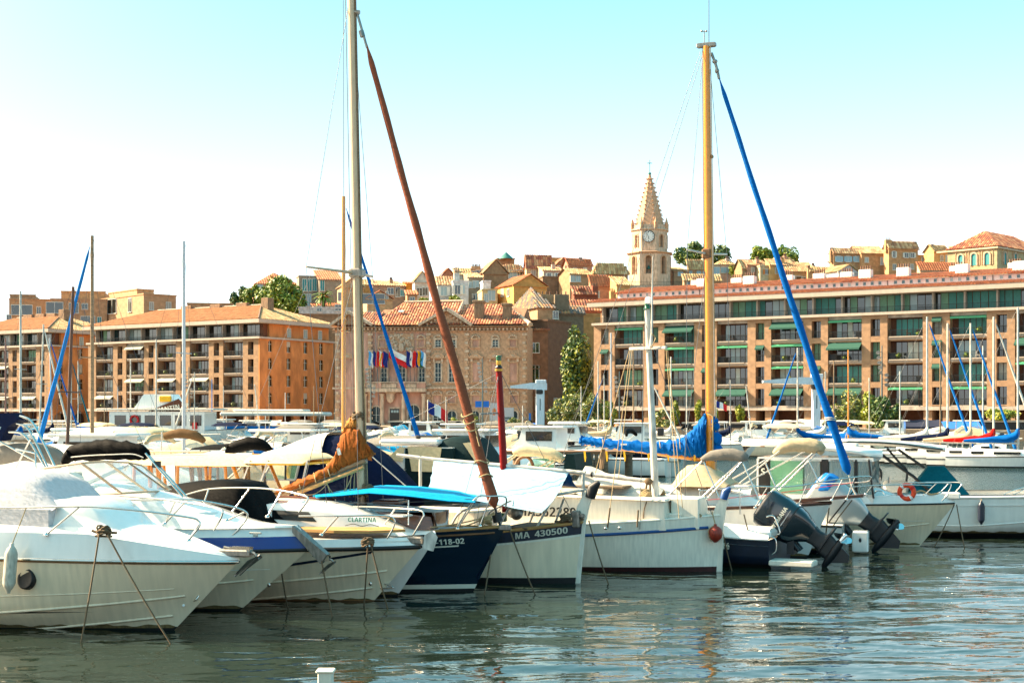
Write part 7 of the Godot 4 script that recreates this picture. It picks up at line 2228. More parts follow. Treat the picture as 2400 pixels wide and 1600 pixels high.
	part("thwart", mb_().cbox(V(-1.0, 0.98, 0), V(0.5, 0.04, 1.2), 0.01), M.wood_grey, b)
	for e in [[0.0, 1], [0.0, -1]]:
		var s: float = e[1]
		var pts := [h.pt(0.62, h.sheer(0.62), s, -0.06) + V(0, 0.02, 0), h.pt(0.66, h.sheer(0.66), s, -0.08) + V(0, 0.42, 0), h.pt(0.8, h.sheer(0.8), s, -0.08) + V(0, 0.5, 0), V(h.x(1, 1.7) - 0.06, 1.66, s * 0.06)]
		part("bow_rail", mb_().tube(curve(pts, 6), 0.022, 8), M.mast_white, b)
		for t in [0.76, 0.87]:
			part("stanchion", mb_().tube([h.pt(t, h.sheer(t), s, -0.06), h.pt(t + 0.04, h.sheer(t), s, -0.06) + V(0, 0.48, 0)], 0.02, 8), M.mast_white, b)
	part("mooring_hitch", mb_().tube(sag(bp(b, 1300, 1222, 0.3), bp(b, 1372, 1216, 0.0), 0.02), 0.022, 6), M.rope, b)
	cleat_knot(b, bp(b, 1325, 1220, 0.25), M.rope)
	mooring("rope slanting forward from the stem of the small double-ended boat", b.transform * bp(b, 1380, 1220, 0.06), 1438, 1368)
func boat_big_pointu() -> void:
	var b := thing("fishing_boat", "large white double-ended boat with blue wale, white mast and red buoy", "boat", WW(1690, 1338), heading(22), ROW)
	var h := Hull.new()
	h.L = 8.0; h.B = 2.8; h.sb = 1.06; h.sm = 0.82; h.ss = 0.95; h.rake = 0.04; h.tm = 0.5; h.ps = 2.3; h.pw = 2.0; h.fl = 0.6; h.draft = 0.6; h.sw = 0.15; h.wl = 0.86
	part("bottom", strake(h, func(t): return -0.5, func(t): return 0.09, 36, 5), M.antifoul_red, b)
	part("topsides", strake(h, func(t): return 0.09, func(t): return h.sheer(t), 40, 8), M.paint_white, b)
	part("blue_wale", hull_line(h, func(t): return h.sheer(t) - 0.2, 0.03, 0.0, 0.97, 0.004, 8), M.blue_line, b)
	part("bulwark_cap", hull_line(h, func(t): return h.sheer(t) + 0.01, 0.03, 0.0, 1.0, -0.02), M.paint_white, b)
	part("deck", deck_mb(h, 0.1, 0.1, 0.0, 0.99, 0.02), M.deck, b)
	part("stem_post", stem_post(h, -0.2, 1.5, 0.06, 0.1), M.paint_white, b)
	part("stem_cap", mb_().tube([V(h.x(1, 1.4), 1.38, 0), V(h.x(1, 1.5) + 0.04, 1.52, 0), V(h.x(1, 1.6) + 0.12, 1.6, 0)], [0.08, 0.085, 0.03], 10), M.blue_line, b)
	var c0 := bp(b, 1560, 1215, 0.7)
	var ca := bp(b, 1262, 1215, 0.7)
	part("deckhouse", mb_().loft([pv([V(ca.x - 1.0, 0.7, 0.85), V(c0.x, 0.8, 0.7), V(c0.x, 0.8, -0.7), V(ca.x - 1.0, 0.7, -0.85)]), pv([V(ca.x - 1.0, 1.42, 0.82), V(c0.x - 0.05, 1.34, 0.66), V(c0.x - 0.05, 1.34, -0.66), V(ca.x - 1.0, 1.42, -0.82)])], true, false, true, false), M.paint_white, b)
	part("deckhouse_roof", mb_().loft([pv([V(ca.x - 1.05, 1.43, 0.88), V(c0.x, 1.35, 0.72), V(c0.x, 1.35, -0.72), V(ca.x - 1.05, 1.43, -0.88)]), pv([V(ca.x - 1.05, 1.47, 0.86), V(c0.x - 0.02, 1.39, 0.7), V(c0.x - 0.02, 1.39, -0.7), V(ca.x - 1.05, 1.47, -0.86)])], true, true, true, false), M.paint_white, b)
	part("roof_hatch", mb_().cbox(V(ca.x + 0.6, 1.5, 0), V(1.3, 0.12, 0.9), 0.02), M.paint_white, b)
	part("roof_board", mb_().cbox(V(ca.x + 0.9, 1.58, 0.1), V(1.5, 0.04, 0.7), 0.01), M.wood_grey, b)
	flat_text("MA362289", 0.19, M.ink, b, V(bp(b, 1294, 1197, 0.84).x - 0.12, 1.1, 0.846), Basis(Vector3.UP, 0.03))
	part("fore_hatch", mb_().cbox(bp(b, 1562, 1207, 0.15), V(0.75, 0.12, 0.7), 0.015), M.paint_white, b)
	part("mast_step", mb_().cbox(V(c0.x + 0.28, 1.1, 0), V(0.55, 0.6, 0.7), 0.02), M.paint_white, b)
	var m0 := bp(b, 1539, 1212, 0.0)
	var m1 := bp(b, 1517, 724, 0.0)
	part("mast", mb_().tube([m0, m0.lerp(m1, 0.5), m1], [0.07, 0.064, 0.05], 14), M.mast_white, b)
	part("crosstree", mb_().cbox(bp(b, 1519, 816, 0.06), V(0.86, 0.06, 0.07), 0.01, Basis(Vector3.UP, -0.3)), M.mast_white, b)
	var ml := part("mast_light", mb_().lathe([[0.09, 0], [0.05, 0.02], [0.05, 0.1]], 12, Transform3D(Basis(), m1)), M.lantern_green, b)
	part("lens", mb_().cbox(m1 + V(0.03, 0.16, 0), V(0.12, 0.14, 0.12), 0.02), M.white, ml)
	part("radar_light", mb_().cbox(bp(b, 1549, 1012, 0.1), V(0.12, 0.16, 0.12), 0.02), M.black, b)
	part("antenna", mb_().tube([bp(b, 1526, 812, 0.1), bp(b, 1528, 780, 0.1), bp(b, 1530, 600, 0.1)], [0.04, 0.022, 0.008], 8), M.mast_white, b)
	part("antenna_lashing", mb_().tube(curve([bp(b, 1526, 815, 0.16), bp(b, 1534, 800, 0.2), bp(b, 1536, 790, 0.1), bp(b, 1528, 782, 0.16)]), 0.01, 5), M.rope_pale, b)
	for e in [[1478, 820, 1424, 1238, 1.1], [1482, 820, 1450, 1120, 0.9], [1475, 822, 1395, 1110, 0.3], [1562, 820, 1592, 1215, 1.1], [1565, 820, 1600, 1190, 0.7]]:
		part("shroud", stay(bp(b, e[0], e[1], 0.2), bp(b, e[2], e[3], e[4]), 0.007), M.rope_pale, b)
	part("forestay", stay(bp(b, 1522, 790, 0), bp(b, 1672, 1215, 0), 0.006), M.wire, b)
	part("halyard", stay(bp(b, 1512, 735, 0), bp(b, 1500, 1240, 0.9), 0.006), M.wire, b)
	part("lanyard", mb_().tube([bp(b, 1424, 1238, 1.1), bp(b, 1430, 1190, 1.08)], 0.016, 6).tube([bp(b, 1494, 1235, 1.0), bp(b, 1496, 1195, 1.0)], 0.016, 6), M.rope, b)
	var k0 := bp(b, 1333, 1106, 0.0)
	var k1 := bp(b, 1528, 1128, 0.0)
	part("boom", mb_().tube([k0, k1], 0.042, 10), M.mast_white, b)
	part("boom_collar", mb_().tube([bp(b, 1386, 1112, 0), bp(b, 1390, 1112, 0)], 0.056, 10), M.black, b)
	var n := 12
	for s in [1.0, -1.0]:
		var rows := []
		for i in n + 1:
			var f := float(i) / n
			var a := bp(b, lerpf(1372, 1556, f), lerpf(1092, 1142, f), -0.25)
			var low: Vector3 = V(a.x - 0.15, 1.45 - 0.1 * f, s * 1.0 - 0.3)
			var r := pv()
			for j in 9:
				var q := j / 8.0
				r.append(a.lerp(low, q) + V(0, -0.14 * sin(q * PI) + 0.03 * sin(f * 17 + q * 5), 0.03 * sin(f * 23 + q * 7)))
			rows.append(r)
		part("awning", mb_().loft(rows, false), M.canvas_cream if s < 0 else M.canvas_white, b)
	cleat_knot(b, bp(b, 1512, 1160, 0.2), M.rope_pale)
	cleat_knot(b, bp(b, 1516, 1166, 0.24), M.rope_pale)
	part("block_tackle", mb_().tube([bp(b, 1518, 1122, 0.1), bp(b, 1512, 1160, 0.15)], 0.02, 6).tube([bp(b, 1524, 1122, 0.1), bp(b, 1524, 1160, 0.15)], 0.02, 6).ell(bp(b, 1520, 1128, 0.1), V(0.09, 0.07, 0.06), 8), M.rope, b)
	part("hanging_rope", mb_().tube(curve(bps(b, [[1516, 1175], [1510, 1195], [1508, 1215]], 0.72)), 0.012, 5), M.rope, b)
	part("deck_rope", mb_().tube(curve(bps(b, [[1615, 1206], [1630, 1202], [1645, 1208], [1630, 1212], [1618, 1208]], 0.3)), 0.014, 5), M.rope_pale, b)
	for e in [[1420, 1238], [1453, 1237]]: part("fairlead", mb_().ell(bp(b, e[0], e[1], 1.2), V(0.04, 0.03, 0.03), 8), M.steel, b)
	var bu := thing("buoy", "round red-brown buoy hanging on the bow of the large double-ender", "buoy", b.transform * bp(b, 1677, 1250, 0.22))
	part("ball", mb_().lathe([[0.0, -0.17], [0.03, -0.17], [0.06, -0.14], [0.12, -0.08], [0.142, 0.0], [0.125, 0.08], [0.07, 0.13], [0.03, 0.145], [0.03, 0.18], [0.0, 0.18]], 18), M.buoy, bu)
	part("lanyard", mb_().tube([V(0, 0.17, 0), V(-0.05, 0.42, -0.1)], 0.012, 5).tube(curve([V(0, 0.17, 0), V(-0.14, 0.06, 0.06), V(-0.08, -0.15, 0.03)]), 0.008, 5), M.rope_pale, bu)
	mooring("thin rope falling from the stem of the large double-ender", b.transform * bp(b, 1693, 1240, 0.0), 1724, 1336)
func boat_yellow_mast() -> void:
	var b := thing("sailing_boat", "white sloop with varnished yellow mast, blue sail cover and blue furled jib", "sailing boat", WW(1892, 1309), heading(20), ROW)
	var h := Hull.new()
	h.L = 7.8; h.B = 2.6; h.sb = 1.18; h.sm = 1.0; h.ss = 0.95; h.rake = 0.42; h.tm = 0.45; h.ps = 2.3; h.pw = 1.7; h.fl = 0.75; h.draft = 0.5; h.sw = 0.6
	plain_hull(b, h, M.gel, M.antifoul, 0.08)
	part("rub_rail", hull_line(h, func(t): return h.sheer(t) - 0.01, 0.035, 0.0, 1.0, 0.008), M.mast_brown, b)
	part("deck", deck_mb(h, 0.0, 0.07), M.deck, b)
	var prof := []
	for e in [[-5.2, 1.52, 0.85], [-4.4, 1.55, 0.86], [-3.0, 1.5, 0.8], [-2.0, 1.44, 0.62], [-1.2, 1.3, 0.4], [-0.9, 1.15, 0.3]]: prof.append(V(e[0], e[1], e[2]))
	part("cabin", dome(prof, 1.02, 7.0), M.gel, b)
	for e in [[-4.2, 0.9], [-3.2, 0.86]]: part("cabin_window", mb_().cbox(V(e[0], 1.28, e[1] - 0.02), V(0.8, 0.18, 0.04), 0.015, Basis(Vector3.UP, 0.06)), M.window_dark, b)
	part("cabin_hatch", mb_().cbox(bp(b, 1720, 1140, 0.0), V(0.8, 0.08, 0.7), 0.02), M.gel, b)
	var m0 := bp(b, 1667, 1175, 0.0)
	var m1 := bp(b, 1656, 108, 0.0)
	part("mast", mb_().tube([m0, m0.lerp(m1, 0.5), m1], [0.105, 0.1, 0.075], 16), M.varnish, b)
	part("halyard", mb_().tube([m0 + V(0.13, 0.4, 0.06), m1 + V(0.1, 0, 0.05)], 0.009, 5), M.rope_pale, b)
	part("halyard", mb_().tube([m0 + V(-0.1, 1.4, 0.08), m1 + V(-0.08, 0, 0.05)], 0.007, 4), M.wire, b)
	var sp := bp(b, 1658, 595, 0.0)
	part("spreader", mb_().tube([bp(b, 1611, 585, 0.8), sp], [0.02, 0.028], 8), M.mast_white, b)
	part("spreader", mb_().tube([sp, bp(b, 1704, 596, -0.8)], [0.028, 0.02], 8), M.mast_white, b)
	part("mast_fitting", mb_().cbox(sp, V(0.2, 0.22, 0.24), 0.03).cbox(bp(b, 1667, 367, 0), V(0.1, 0.08, 0.1), 0.02), M.wood, b)
	part("masthead", mb_().cbox(m1 + V(0, 0.02, 0), V(0.42, 0.1, 0.12), 0.02).tube([bp(b, 1651, 110, 0), bp(b, 1651, 72, 0)], 0.01, 6).tube([bp(b, 1644, 73, 0), bp(b, 1657, 73, 0)], 0.012, 6).ell(bp(b, 1645, 73, 0), V(0.025, 0.025, 0.025), 8).ell(bp(b, 1656, 73, 0), V(0.025, 0.025, 0.025), 8).ell(bp(b, 1658, 103, 0), V(0.03, 0.04, 0.03), 8).tube([bp(b, 1640, 105, 0), bp(b, 1655, 103, 0)], 0.008, 5), M.galv, b)
	part("antenna", mb_().tube([bp(b, 1662, 108, 0), bp(b, 1662, -40, 0)], [0.009, 0.006], 6), M.wire, b)
	part("backstay", stay(bp(b, 1642, 122, 0), bp(b, 1300, 1125, 0), 0.006), M.wire, b)
	part("topping_lift", stay(bp(b, 1646, 130, 0), bp(b, 1368, 1030, 0), 0.006), M.wire, b)
	part("shroud", stay(bp(b, 1648, 120, 0.05), bp(b, 1611, 585, 0.8), 0.006), M.wire, b)
	part("shroud", stay(bp(b, 1611, 585, 0.8), bp(b, 1606, 1200, 1.2), 0.006), M.wire, b)
	part("shroud", stay(bp(b, 1662, 130, -0.05), bp(b, 1704, 596, -0.8), 0.006), M.wire, b)
	part("shroud", stay(bp(b, 1704, 596, -0.8), bp(b, 1716, 1160, -1.2), 0.006), M.wire, b)
	part("shroud", stay(sp, bp(b, 1590, 1200, 1.1), 0.006), M.wire, b)
	var j0 := bp(b, 1686, 182, 0.0)
	var j1 := bp(b, 1990, 1112, 0.0)
	part("furled_jib", furled(j0, j1, 0.04, 0.085, 0.05, 24.0), M.sail_blue, b)
	part("jib_swivel", mb_().tube(curve(bps(b, [[1668, 124], [1674, 140], [1680, 158], [1686, 185]])), 0.03, 8).ell(bp(b, 1676, 144, 0), V(0.06, 0.05, 0.05), 8).ell(bp(b, 1681, 166, 0), V(0.05, 0.06, 0.05), 8), M.galv, b)
	part("tack_line", mb_().tube([j1, bp(b, 1998, 1142, 0), bp(b, 2008, 1162, 0)], 0.016, 6), M.mast_white, b)
	var lash := mb_()
	for e in [0.86, 0.865]:
		var p := j0.lerp(j1, e) - V(0, 0.05 * 4 * e * (1 - e), 0)
		var loop := []
		for k in 11: loop.append(p + V(cos(TAU * k / 10) * 0.105, sin(TAU * k / 10) * 0.02, sin(TAU * k / 10) * 0.105))
		lash.tube(loop, 0.012, 5)
	part("sail_tie", lash, M.canvas_white, b)
	part("boom", mb_().tube(bps(b, [[1660, 1078], [1365, 1036]], 0.0), 0.06, 10), M.varnish, b)
	part("sail_cover", boom_cover(b, [[1363, 1023, 1040], [1370, 1022, 1042], [1400, 1026, 1046], [1440, 1030, 1053], [1490, 1034, 1058], [1540, 1035, 1063], [1575, 1032, 1067], [1600, 1026, 1069], [1618, 1012, 1071], [1636, 990, 1073], [1650, 970, 1074], [1656, 966, 1074]], 0.02, 0.17, 15, 0.06), M.sail_blue, b)
	part("mast_cover", bundle(bps(b, [[1664, 968], [1672, 985], [1676, 1000], [1670, 1008], [1678, 1025], [1678, 1035], [1672, 1040], [1682, 1055], [1676, 1072], [1668, 1074]], 0.0), [0.03, 0.1, 0.12, 0.05, 0.13, 0.12, 0.05, 0.13, 0.1, 0.04], 6, 0.12, 12, 3), M.sail_blue, b)
	part("cover_rope", mb_().tube(bps(b, [[1657, 966], [1671, 975], [1671, 1068]], 0.14), 0.018, 6), M.rope_pale, b)
	var ties := mb_()
	for e in [[1412, 1028, 1048], [1546, 1034, 1058], [1593, 1028, 1066]]:
		var loop := []
		for k in 9:
			var f := k / 8.0
			loop.append(bp(b, e[0] + 3 * f, lerpf(e[1], e[2], f), 0.02 + 0.19 * sin(f * PI * 0.9 + 0.2)))
		ties.tube(loop, 0.009, 5)
	part("cover_ties", ties, M.rope_pale, b)
	part("cover_label", mb_().box(bp(b, 1462, 1041, 0.21), V(0.14, 0.03, 0.006)), M.canvas_white, b)
	for e in [1371, 1422, 1464, 1520, 1566, 1628]:
		part("tie_end", mb_().loft([pv(bps(b, [[e - 3, 1058], [e + 1, 1056]], 0.1)), pv(bps(b, [[e - 2, 1070], [e + 3, 1071]], 0.1)), pv(bps(b, [[e, 1082], [e + 2, 1081]], 0.1))], false), M.yellow, b)
	part("mainsheet", mb_().tube([bp(b, 1414, 1052, 0), bp(b, 1410, 1098, 0)], 0.05, 6).tube([bp(b, 1418, 1052, 0.1), bp(b, 1408, 1110, 0.1)], 0.012, 5), M.rope, b)
	var pr := []
	for e in [[1592, 1136], [1604, 1105], [1618, 1090], [1640, 1086], [1664, 1090], [1690, 1106], [1722, 1132]]:
		var p := bp(b, e[0], e[1], -0.1)
		pr.append(V(p.x, p.y, 0.85))
	part("sprayhood", dome(pr, 1.5, 3.5, 0.0, 0.03), M.canvas_beige, b)
	part("bowsprit", mb_().loft([pv([V(-0.5, 1.2, 0.22), V(-0.5, 1.2, -0.22), V(-0.5, 1.14, -0.22), V(-0.5, 1.14, 0.22)]), pv([V(1.15, 1.36, 0.12), V(1.15, 1.36, -0.12), V(1.15, 1.3, -0.12), V(1.15, 1.3, 0.12)])], true, true, true, false), M.mast_brown, b)
	rails(b, bps(b, [[1640, 1150, 1.15], [1760, 1140, 1.05], [1830, 1141, 0.85], [1880, 1137, 0.7], [1955, 1124, 0.4], [2030, 1116, 0.15], [2042, 1122, 0.0], [2020, 1130, -0.15], [1900, 1134, -0.5]]), [[bp(b, 1892, 1136, 0.65), bp(b, 1872, 1182, 0.7)], [bp(b, 1976, 1122, 0.3), bp(b, 1950, 1172, 0.35)], [bp(b, 2004, 1120, 0.2), bp(b, 1985, 1170, 0.2)], [bp(b, 1800, 1141, 0.95), bp(b, 1770, 1190, 1.0)]], 0.014, "pulpit")
	part("lifeline", stay(bp(b, 2004, 1130, 0.2), bp(b, 1560, 1178, 1.2), 0.006, 0.05), M.red, b)
	for e in [1735, 1640]: part("lifeline_post", mb_().tube([bp(b, e, 1150, 1.1), bp(b, e, 1205, 1.15)], 0.011, 6).ell(bp(b, e, 1148, 1.1), V(0.03, 0.03, 0.03), 8), M.steel, b)
	part("bobstay", mb_().tube([bp(b, 1998, 1172, 0.0), bp(b, 1965, 1214, 0), bp(b, 1952, 1236, 0.0)], 0.012, 5), M.rope, b)
	part("anchor_line", mb_().tube(sag(bp(b, 1944, 1190, 0.1), bp(b, 1935, 1265, 0.1), -0.03), 0.014, 5), M.rope, b)
func boat_yamaha() -> void:
	var st := WW(1818, 1322)
	var yaw := PI + heading(24)
	var fwd := V(cos(yaw), 0, -sin(yaw))
	var L := 5.6
	var b := thing("motor_boat", "navy and white motor boat with a large tilted dark blue outboard engine", "boat", st + fwd * (L - 0.1), yaw, ROW)
	var h := Hull.new()
	h.L = L; h.B = 2.2; h.sb = 1.0; h.sm = 0.74; h.ss = 0.56; h.rake = 0.6; h.chine = true; h.sw = 0.9
	part("bottom", strake(h, func(t): return -0.35, func(t): return 0.08, 30, 4), M.antifoul, b)
	part("topsides", strake(h, func(t): return 0.08, func(t): return h.sheer(t), 36, 6), M.navy_dull, b)
	part("transom", transom(h, -0.2), M.navy_dull, b)
	part("gunwale", coaming(h, 0.0, 0.2, -0.03, 0.12, 0.0, 1.0), M.gel, b)
	part("gunwale_top", coaming(h, 0.2, 0.24, 0.12, 0.4, 0.0, 0.97), M.gel, b)
	part("rub_rail", hull_line(h, func(t): return h.sheer(t) + 0.01, 0.028, 0.0, 1.0, 0.025), M.gel, b)
	part("cockpit_sole", deck_mb(h, 0.12, 0.02), M.deck, b)
	part("transom_cap", mb_().cbox(V(-L + 0.12, 0.66, 0), V(0.3, 0.2, 1.9), 0.06), M.gel, b)
	part("helm_console", mb_().cbox(V(-2.6, 1.2, 0.1), V(0.7, 0.9, 0.8), 0.08), M.gel, b)
	part("foredeck", top_mould(h, func(t, q): return 0.26 + 0.12 * (1 - q), [0.9, 0.6, 0.3, 0.0], 0.55), M.gel, b)
	part("stern_rail", mb_().tube(curve([V(-L + 0.1, 1.0, -0.75), V(-L - 0.05, 1.0, -0.72), V(-L - 0.16, 0.7, -0.72), V(-L - 0.1, 0.66, -0.72)]), 0.014, 8).tube(curve([V(-L - 0.02, 0.62, -0.8), V(-L - 0.1, 0.55, -0.8), V(-L - 0.1, 0.35, -0.8), V(-L - 0.02, 0.28, -0.8)]), 0.014, 8), M.steel, b)
	part("swim_platform", mb_().cbox(V(-L - 0.42, 0.12, -0.72), V(0.85, 0.11, 0.5), 0.02), M.paint_white, b)
	part("platform_arm", mb_().tube([V(-L + 0.1, 0.5, -0.7), V(-L + 0.02, 0.16, -0.72)], 0.02, 6), M.steel, b)
	hull_text_port(b, h, "afé", bp(b, 1700, 1281, -0.95).x)
	part("bimini_roll", bundle(bps(b, [[1644, 1078], [1662, 1070], [1690, 1065], [1720, 1065], [1744, 1072], [1748, 1080]], -0.4), [0.04, 0.09, 0.12, 0.12, 0.11, 0.06], 22, 0.14, 12, 4, 0.8), M.canvas_grey, b)
	for e in [[1646, 1080, 1560, 1168, -0.6], [1738, 1084, 1640, 1186, -0.8], [1742, 1086, 1780, 1172, -0.9], [1650, 1082, 1685, 1165, -0.7], [1735, 1082, 1634, 1176, -0.3]]:
		part("bimini_pole", mb_().tube(bps(b, [[e[0], e[1]], [e[2], e[3]]], e[4]), 0.016, 8), M.steel, b)
	outboard(b, bp(b, 1836, 1214, -0.1), 0.98, 1.02, M.engine, M.engine_low, "", 1.0)
	mooring("pale rope slanting forward from the bow of the large double-ender to the water", W(1744, 1205, 27.6), 1786, 1326)
func hull_text_port(b: Node3D, h: Hull, txt: String, x: float) -> void:
	var y := 0.42
	flat_text(txt, 0.12, M.letter_white, b, V(x, y, -(h.hb(h.at(x, y), y) + 0.03)), Basis(Vector3.UP, PI))
func boat_silver_engine() -> void:
	var st := WW(1972, 1290)
	var yaw := PI + heading(18)
	var fwd := V(cos(yaw), 0, -sin(yaw))
	var L := 5.4
	var b := thing("motor_boat", "white motor boat with silver outboard engine and beige folded bimini", "boat", st + fwd * (L - 0.1), yaw, ROW)
	var h := Hull.new()
	h.L = L; h.B = 2.2; h.sb = 1.0; h.sm = 0.75; h.ss = 0.62; h.rake = 0.6; h.chine = true; h.sw = 0.9
	plain_hull(b, h, M.gel, M.navy_dull, 0.1, M.rubber)
	part("deck", deck_mb(h, 0.05, 0.04), M.deck, b)
	part("transom_step", mb_().cbox(V(-L - 0.36, 0.26, -0.5), V(0.34, 0.46, 0.4), 0.03), M.gel, b)
	part("bathing_light", mb_().ell(V(-L - 0.36, 0.3, -0.705), V(0.03, 0.05, 0.012), 8), M.black, b)
	part("cabin", dome([V(-3.4, 1.35, 0.8), V(-2.6, 1.4, 0.8), V(-1.5, 1.3, 0.6), V(-0.8, 1.0, 0.4)], 0.9, 5.0), M.gel, b)
	part("bimini_roll", bundle(bps(b, [[1815, 1064], [1830, 1052], [1850, 1044], [1880, 1043], [1910, 1046], [1924, 1054], [1920, 1064]], -0.5), [0.05, 0.11, 0.15, 0.16, 0.16, 0.13, 0.06], 31, 0.14, 12, 4, 0.85), M.canvas_beige, b)
	for e in [[1828, 1056, 1722, 1142, -0.7], [1836, 1054, 1650, 1160, -0.5], [1905, 1062, 1800, 1160, -0.8], [1912, 1064, 1826, 1148, -0.6], [1895, 1078, 1920, 1130, -0.7], [1795, 1085, 1835, 1180, -0.9], [1905, 1048, 1700, 1158, -0.2]]:
		part("bimini_pole", mb_().tube(bps(b, [[e[0], e[1]], [e[2], e[3]]], e[4]), 0.018, 8), M.steel, b)
	outboard(b, bp(b, 1958, 1174, -0.1), 0.92, 1.12, M.engine_silver, M.engine_low, "silver")
func boat_wheelhouse() -> void:
	var b := thing("motor_boat", "white wheelhouse boat with black side panel, curtained windows and orange lifebuoy", "boat", WW(2158, 1278), heading(20), ROW)
	var h := Hull.new()
	h.L = 6.6; h.B = 2.5; h.sb = 0.98; h.sm = 0.94; h.ss = 0.92; h.rake = 0.78; h.tm = 0.42; h.chine = true; h.ps = 2.4; h.pw = 1.6
	plain_hull(b, h, M.gel_cream, M.gel_cream, 0.03)
	part("rub_rail", hull_line(h, func(t): return h.sheer(t), 0.02, 0.0, 0.998, 0.004), M.rubber, b)
	part("knuckle", hull_line(h, func(t): return 0.58, 0.006, 0.0, 0.95, 0.0), M.gel_old, b)
	part("spray_rail", hull_line(h, func(t): return h.cy(t), 0.02, 0.0, 0.97, -0.002), M.gel_cream, b)
	part("bulwark", coaming(h, 0.0, 0.2, 0.0, 0.05), M.gel, b)
	part("bulwark_cap", coaming(h, 0.2, 0.21, 0.05, 0.22), M.gel, b)
	part("deck", deck_mb(h, -0.05, 0.03, 0.0, 0.98, 0.05), M.deck, b)
	part("cuddy", dome([V(-3.2, 1.5, 0.9), V(-1.8, 1.45, 0.8), V(-0.9, 1.3, 0.55), V(-0.4, 1.1, 0.3)], 1.0, 5.0), M.gel, b)
	var z := 0.85
	var cols := [[1780, 1806, "black"], [1806, 1882, "window_green"], [1886, 1922, "curtain"], [1926, 1942, "black"], [1946, 2002, "curtain"], [2004, 2010, "black"], [2012, 2044, "curtain"]]
	var y_top := bp(b, 1900, 1076, z).y
	var y_bot := 1.12
	var xa := bp(b, 1776, 1100, z).x
	var xb := bp(b, 2048, 1100, z).x
	part("wheelhouse", mb_().bb(xa, xb, 1.0, y_bot + 0.06, -z, z).bb(xa, xb, y_top - 0.04, y_top + 0.04, -z, z), M.gel, b)
	for s in [1.0, -1.0]:
		for c in cols:
			var a := bp(b, c[0], 1110, z).x
			var e := bp(b, c[1], 1110, z).x
			if c[2] == "black":
				part("pillar", mb_().bb(a, e, y_bot, y_top, s * (z - 0.04), s * (z + 0.006)), M.black_frame, b)
			elif c[2] == "curtain":
				var rows := []
				for i in 25:
					var f := i / 24.0
					rows.append(pv([V(lerpf(a, e, f), y_top, s * (z - 0.06 + 0.012 * sin(f * 30))), V(lerpf(a, e, f), y_bot, s * (z - 0.06 + 0.018 * sin(f * 30 + 0.4)))]))
				var cu := part("curtain", mb_().loft(rows, false), M.curtain, b)
				part("side_pane", mb_().bb(a, e, y_bot, y_top, s * (z - 0.01), s * z), M.window, cu)
			else:
				part("side_pane", mb_().bb(a, e, y_bot, y_top, s * (z - 0.02), s * z), M.window_green, b)
	pane_quad(b, [V(xb, y_bot, z), V(xb, y_bot, -z), V(xb - 0.1, y_top, -z), V(xb - 0.1, y_top, z)], M.window, M.black_frame, 0.025)
	part("console", mb_().cbox(V(xb - 0.5, 1.3, 0), V(0.5, 0.4, 1.4), 0.05), M.gel_old, b)
	part("aft_panel", mb_().bb(xa - 0.02, xa + 0.02, 1.0, y_top, -z, z), M.gel, b)
	flat_text("S", 0.16, M.letter_white, b, V(bp(b, 1789, 1105, z).x, bp(b, 1789, 1105, z).y, z + 0.02), Basis())
	var r0 := bp(b, 1752, 1040, 0.0)
	var r1 := bp(b, 2070, 1066, 0.0)
	var rows2 := []
	for i in 15:
		var f := i / 14.0
		var x := lerpf(r0.x, r1.x, f)
		var y := lerpf(r0.y + 0.02, r1.y, f) + 0.08 * sin(f * PI)
		var w := 1.02 * pow(sin(clampf(f * 0.93 + 0.07, 0, 1) * PI), 0.22)
		var r := pv()
		for j in 14:
			var an := TAU * j / 14
			var cx := signf(cos(an)) * pow(absf(cos(an)), 0.35)
			r.append(V(x, y + 0.075 * signf(sin(an)) * pow(absf(sin(an)), 0.8) + (0.05 * (1 - cx * cx) if sin(an) > 0 else 0.0), -w * cx))
		rows2.append(r)
	part("roof", mb_().loft(rows2, true, true, true), M.gel, b)
	part("roof_light", mb_().cbox(bp(b, 1788, 1046, 1.03), V(0.1, 0.03, 0.02), 0.005), M.wood, b)
	part("horn", mb_().lathe([[0.02, 0], [0.03, 0.08], [0.1, 0.16], [0.1, 0.17], [0.0, 0.12]], 12, Transform3D(Basis(V(0, 0, 1), 1.9), bp(b, 1760, 1045, 0.5))), M.black, b)
	part("roof_rack", mb_().cbox(bp(b, 1970, 1042, -0.2), V(0.8, 0.07, 0.5), 0.02), M.gel_old, b)
	for e in [2062, 2085]: part("rod_holder", mb_().tube([bp(b, e, 1132, 0.3), bp(b, e, 1118, 0.3)], 0.03, 10), M.steel, b)
	rails(b, bps(b, [[1980, 1142, 1.05], [2060, 1137, 1.0], [2140, 1136, 0.85], [2185, 1138, 0.7]]), [[bp(b, 2045, 1138, 1.0), bp(b, 2030, 1158, 1.02)]], 0.014)
	rails(b, bps(b, [[2130, 1131, 0.5], [2185, 1131, 0.5], [2222, 1132, 0.4], [2230, 1138, 0.38], [2220, 1160, 0.4], [2208, 1174, 0.42]]), [[bp(b, 2196, 1132, 0.48), bp(b, 2168, 1160, 0.5)]], 0.014, "pulpit")
	rails(b, bps(b, [[2170, 1130, -0.4], [2225, 1130, -0.35], [2250, 1131, -0.25], [2254, 1137, -0.22], [2236, 1158, -0.2]]), [[bp(b, 2226, 1131, -0.35), bp(b, 2204, 1155, -0.35)]], 0.014, "pulpit")
	part("bow_fitting", mb_().cbox(h.pt(1.0, 0.98) + V(-0.1, 0.17, 0), V(0.42, 0.16, 0.2), 0.03), M.gel, b)
	part("cleat_rope", mb_().tube(curve(bps(b, [[2144, 1156], [2160, 1150], [2180, 1158], [2200, 1156]], 0.3)), 0.02, 6), M.rope_pale, b)
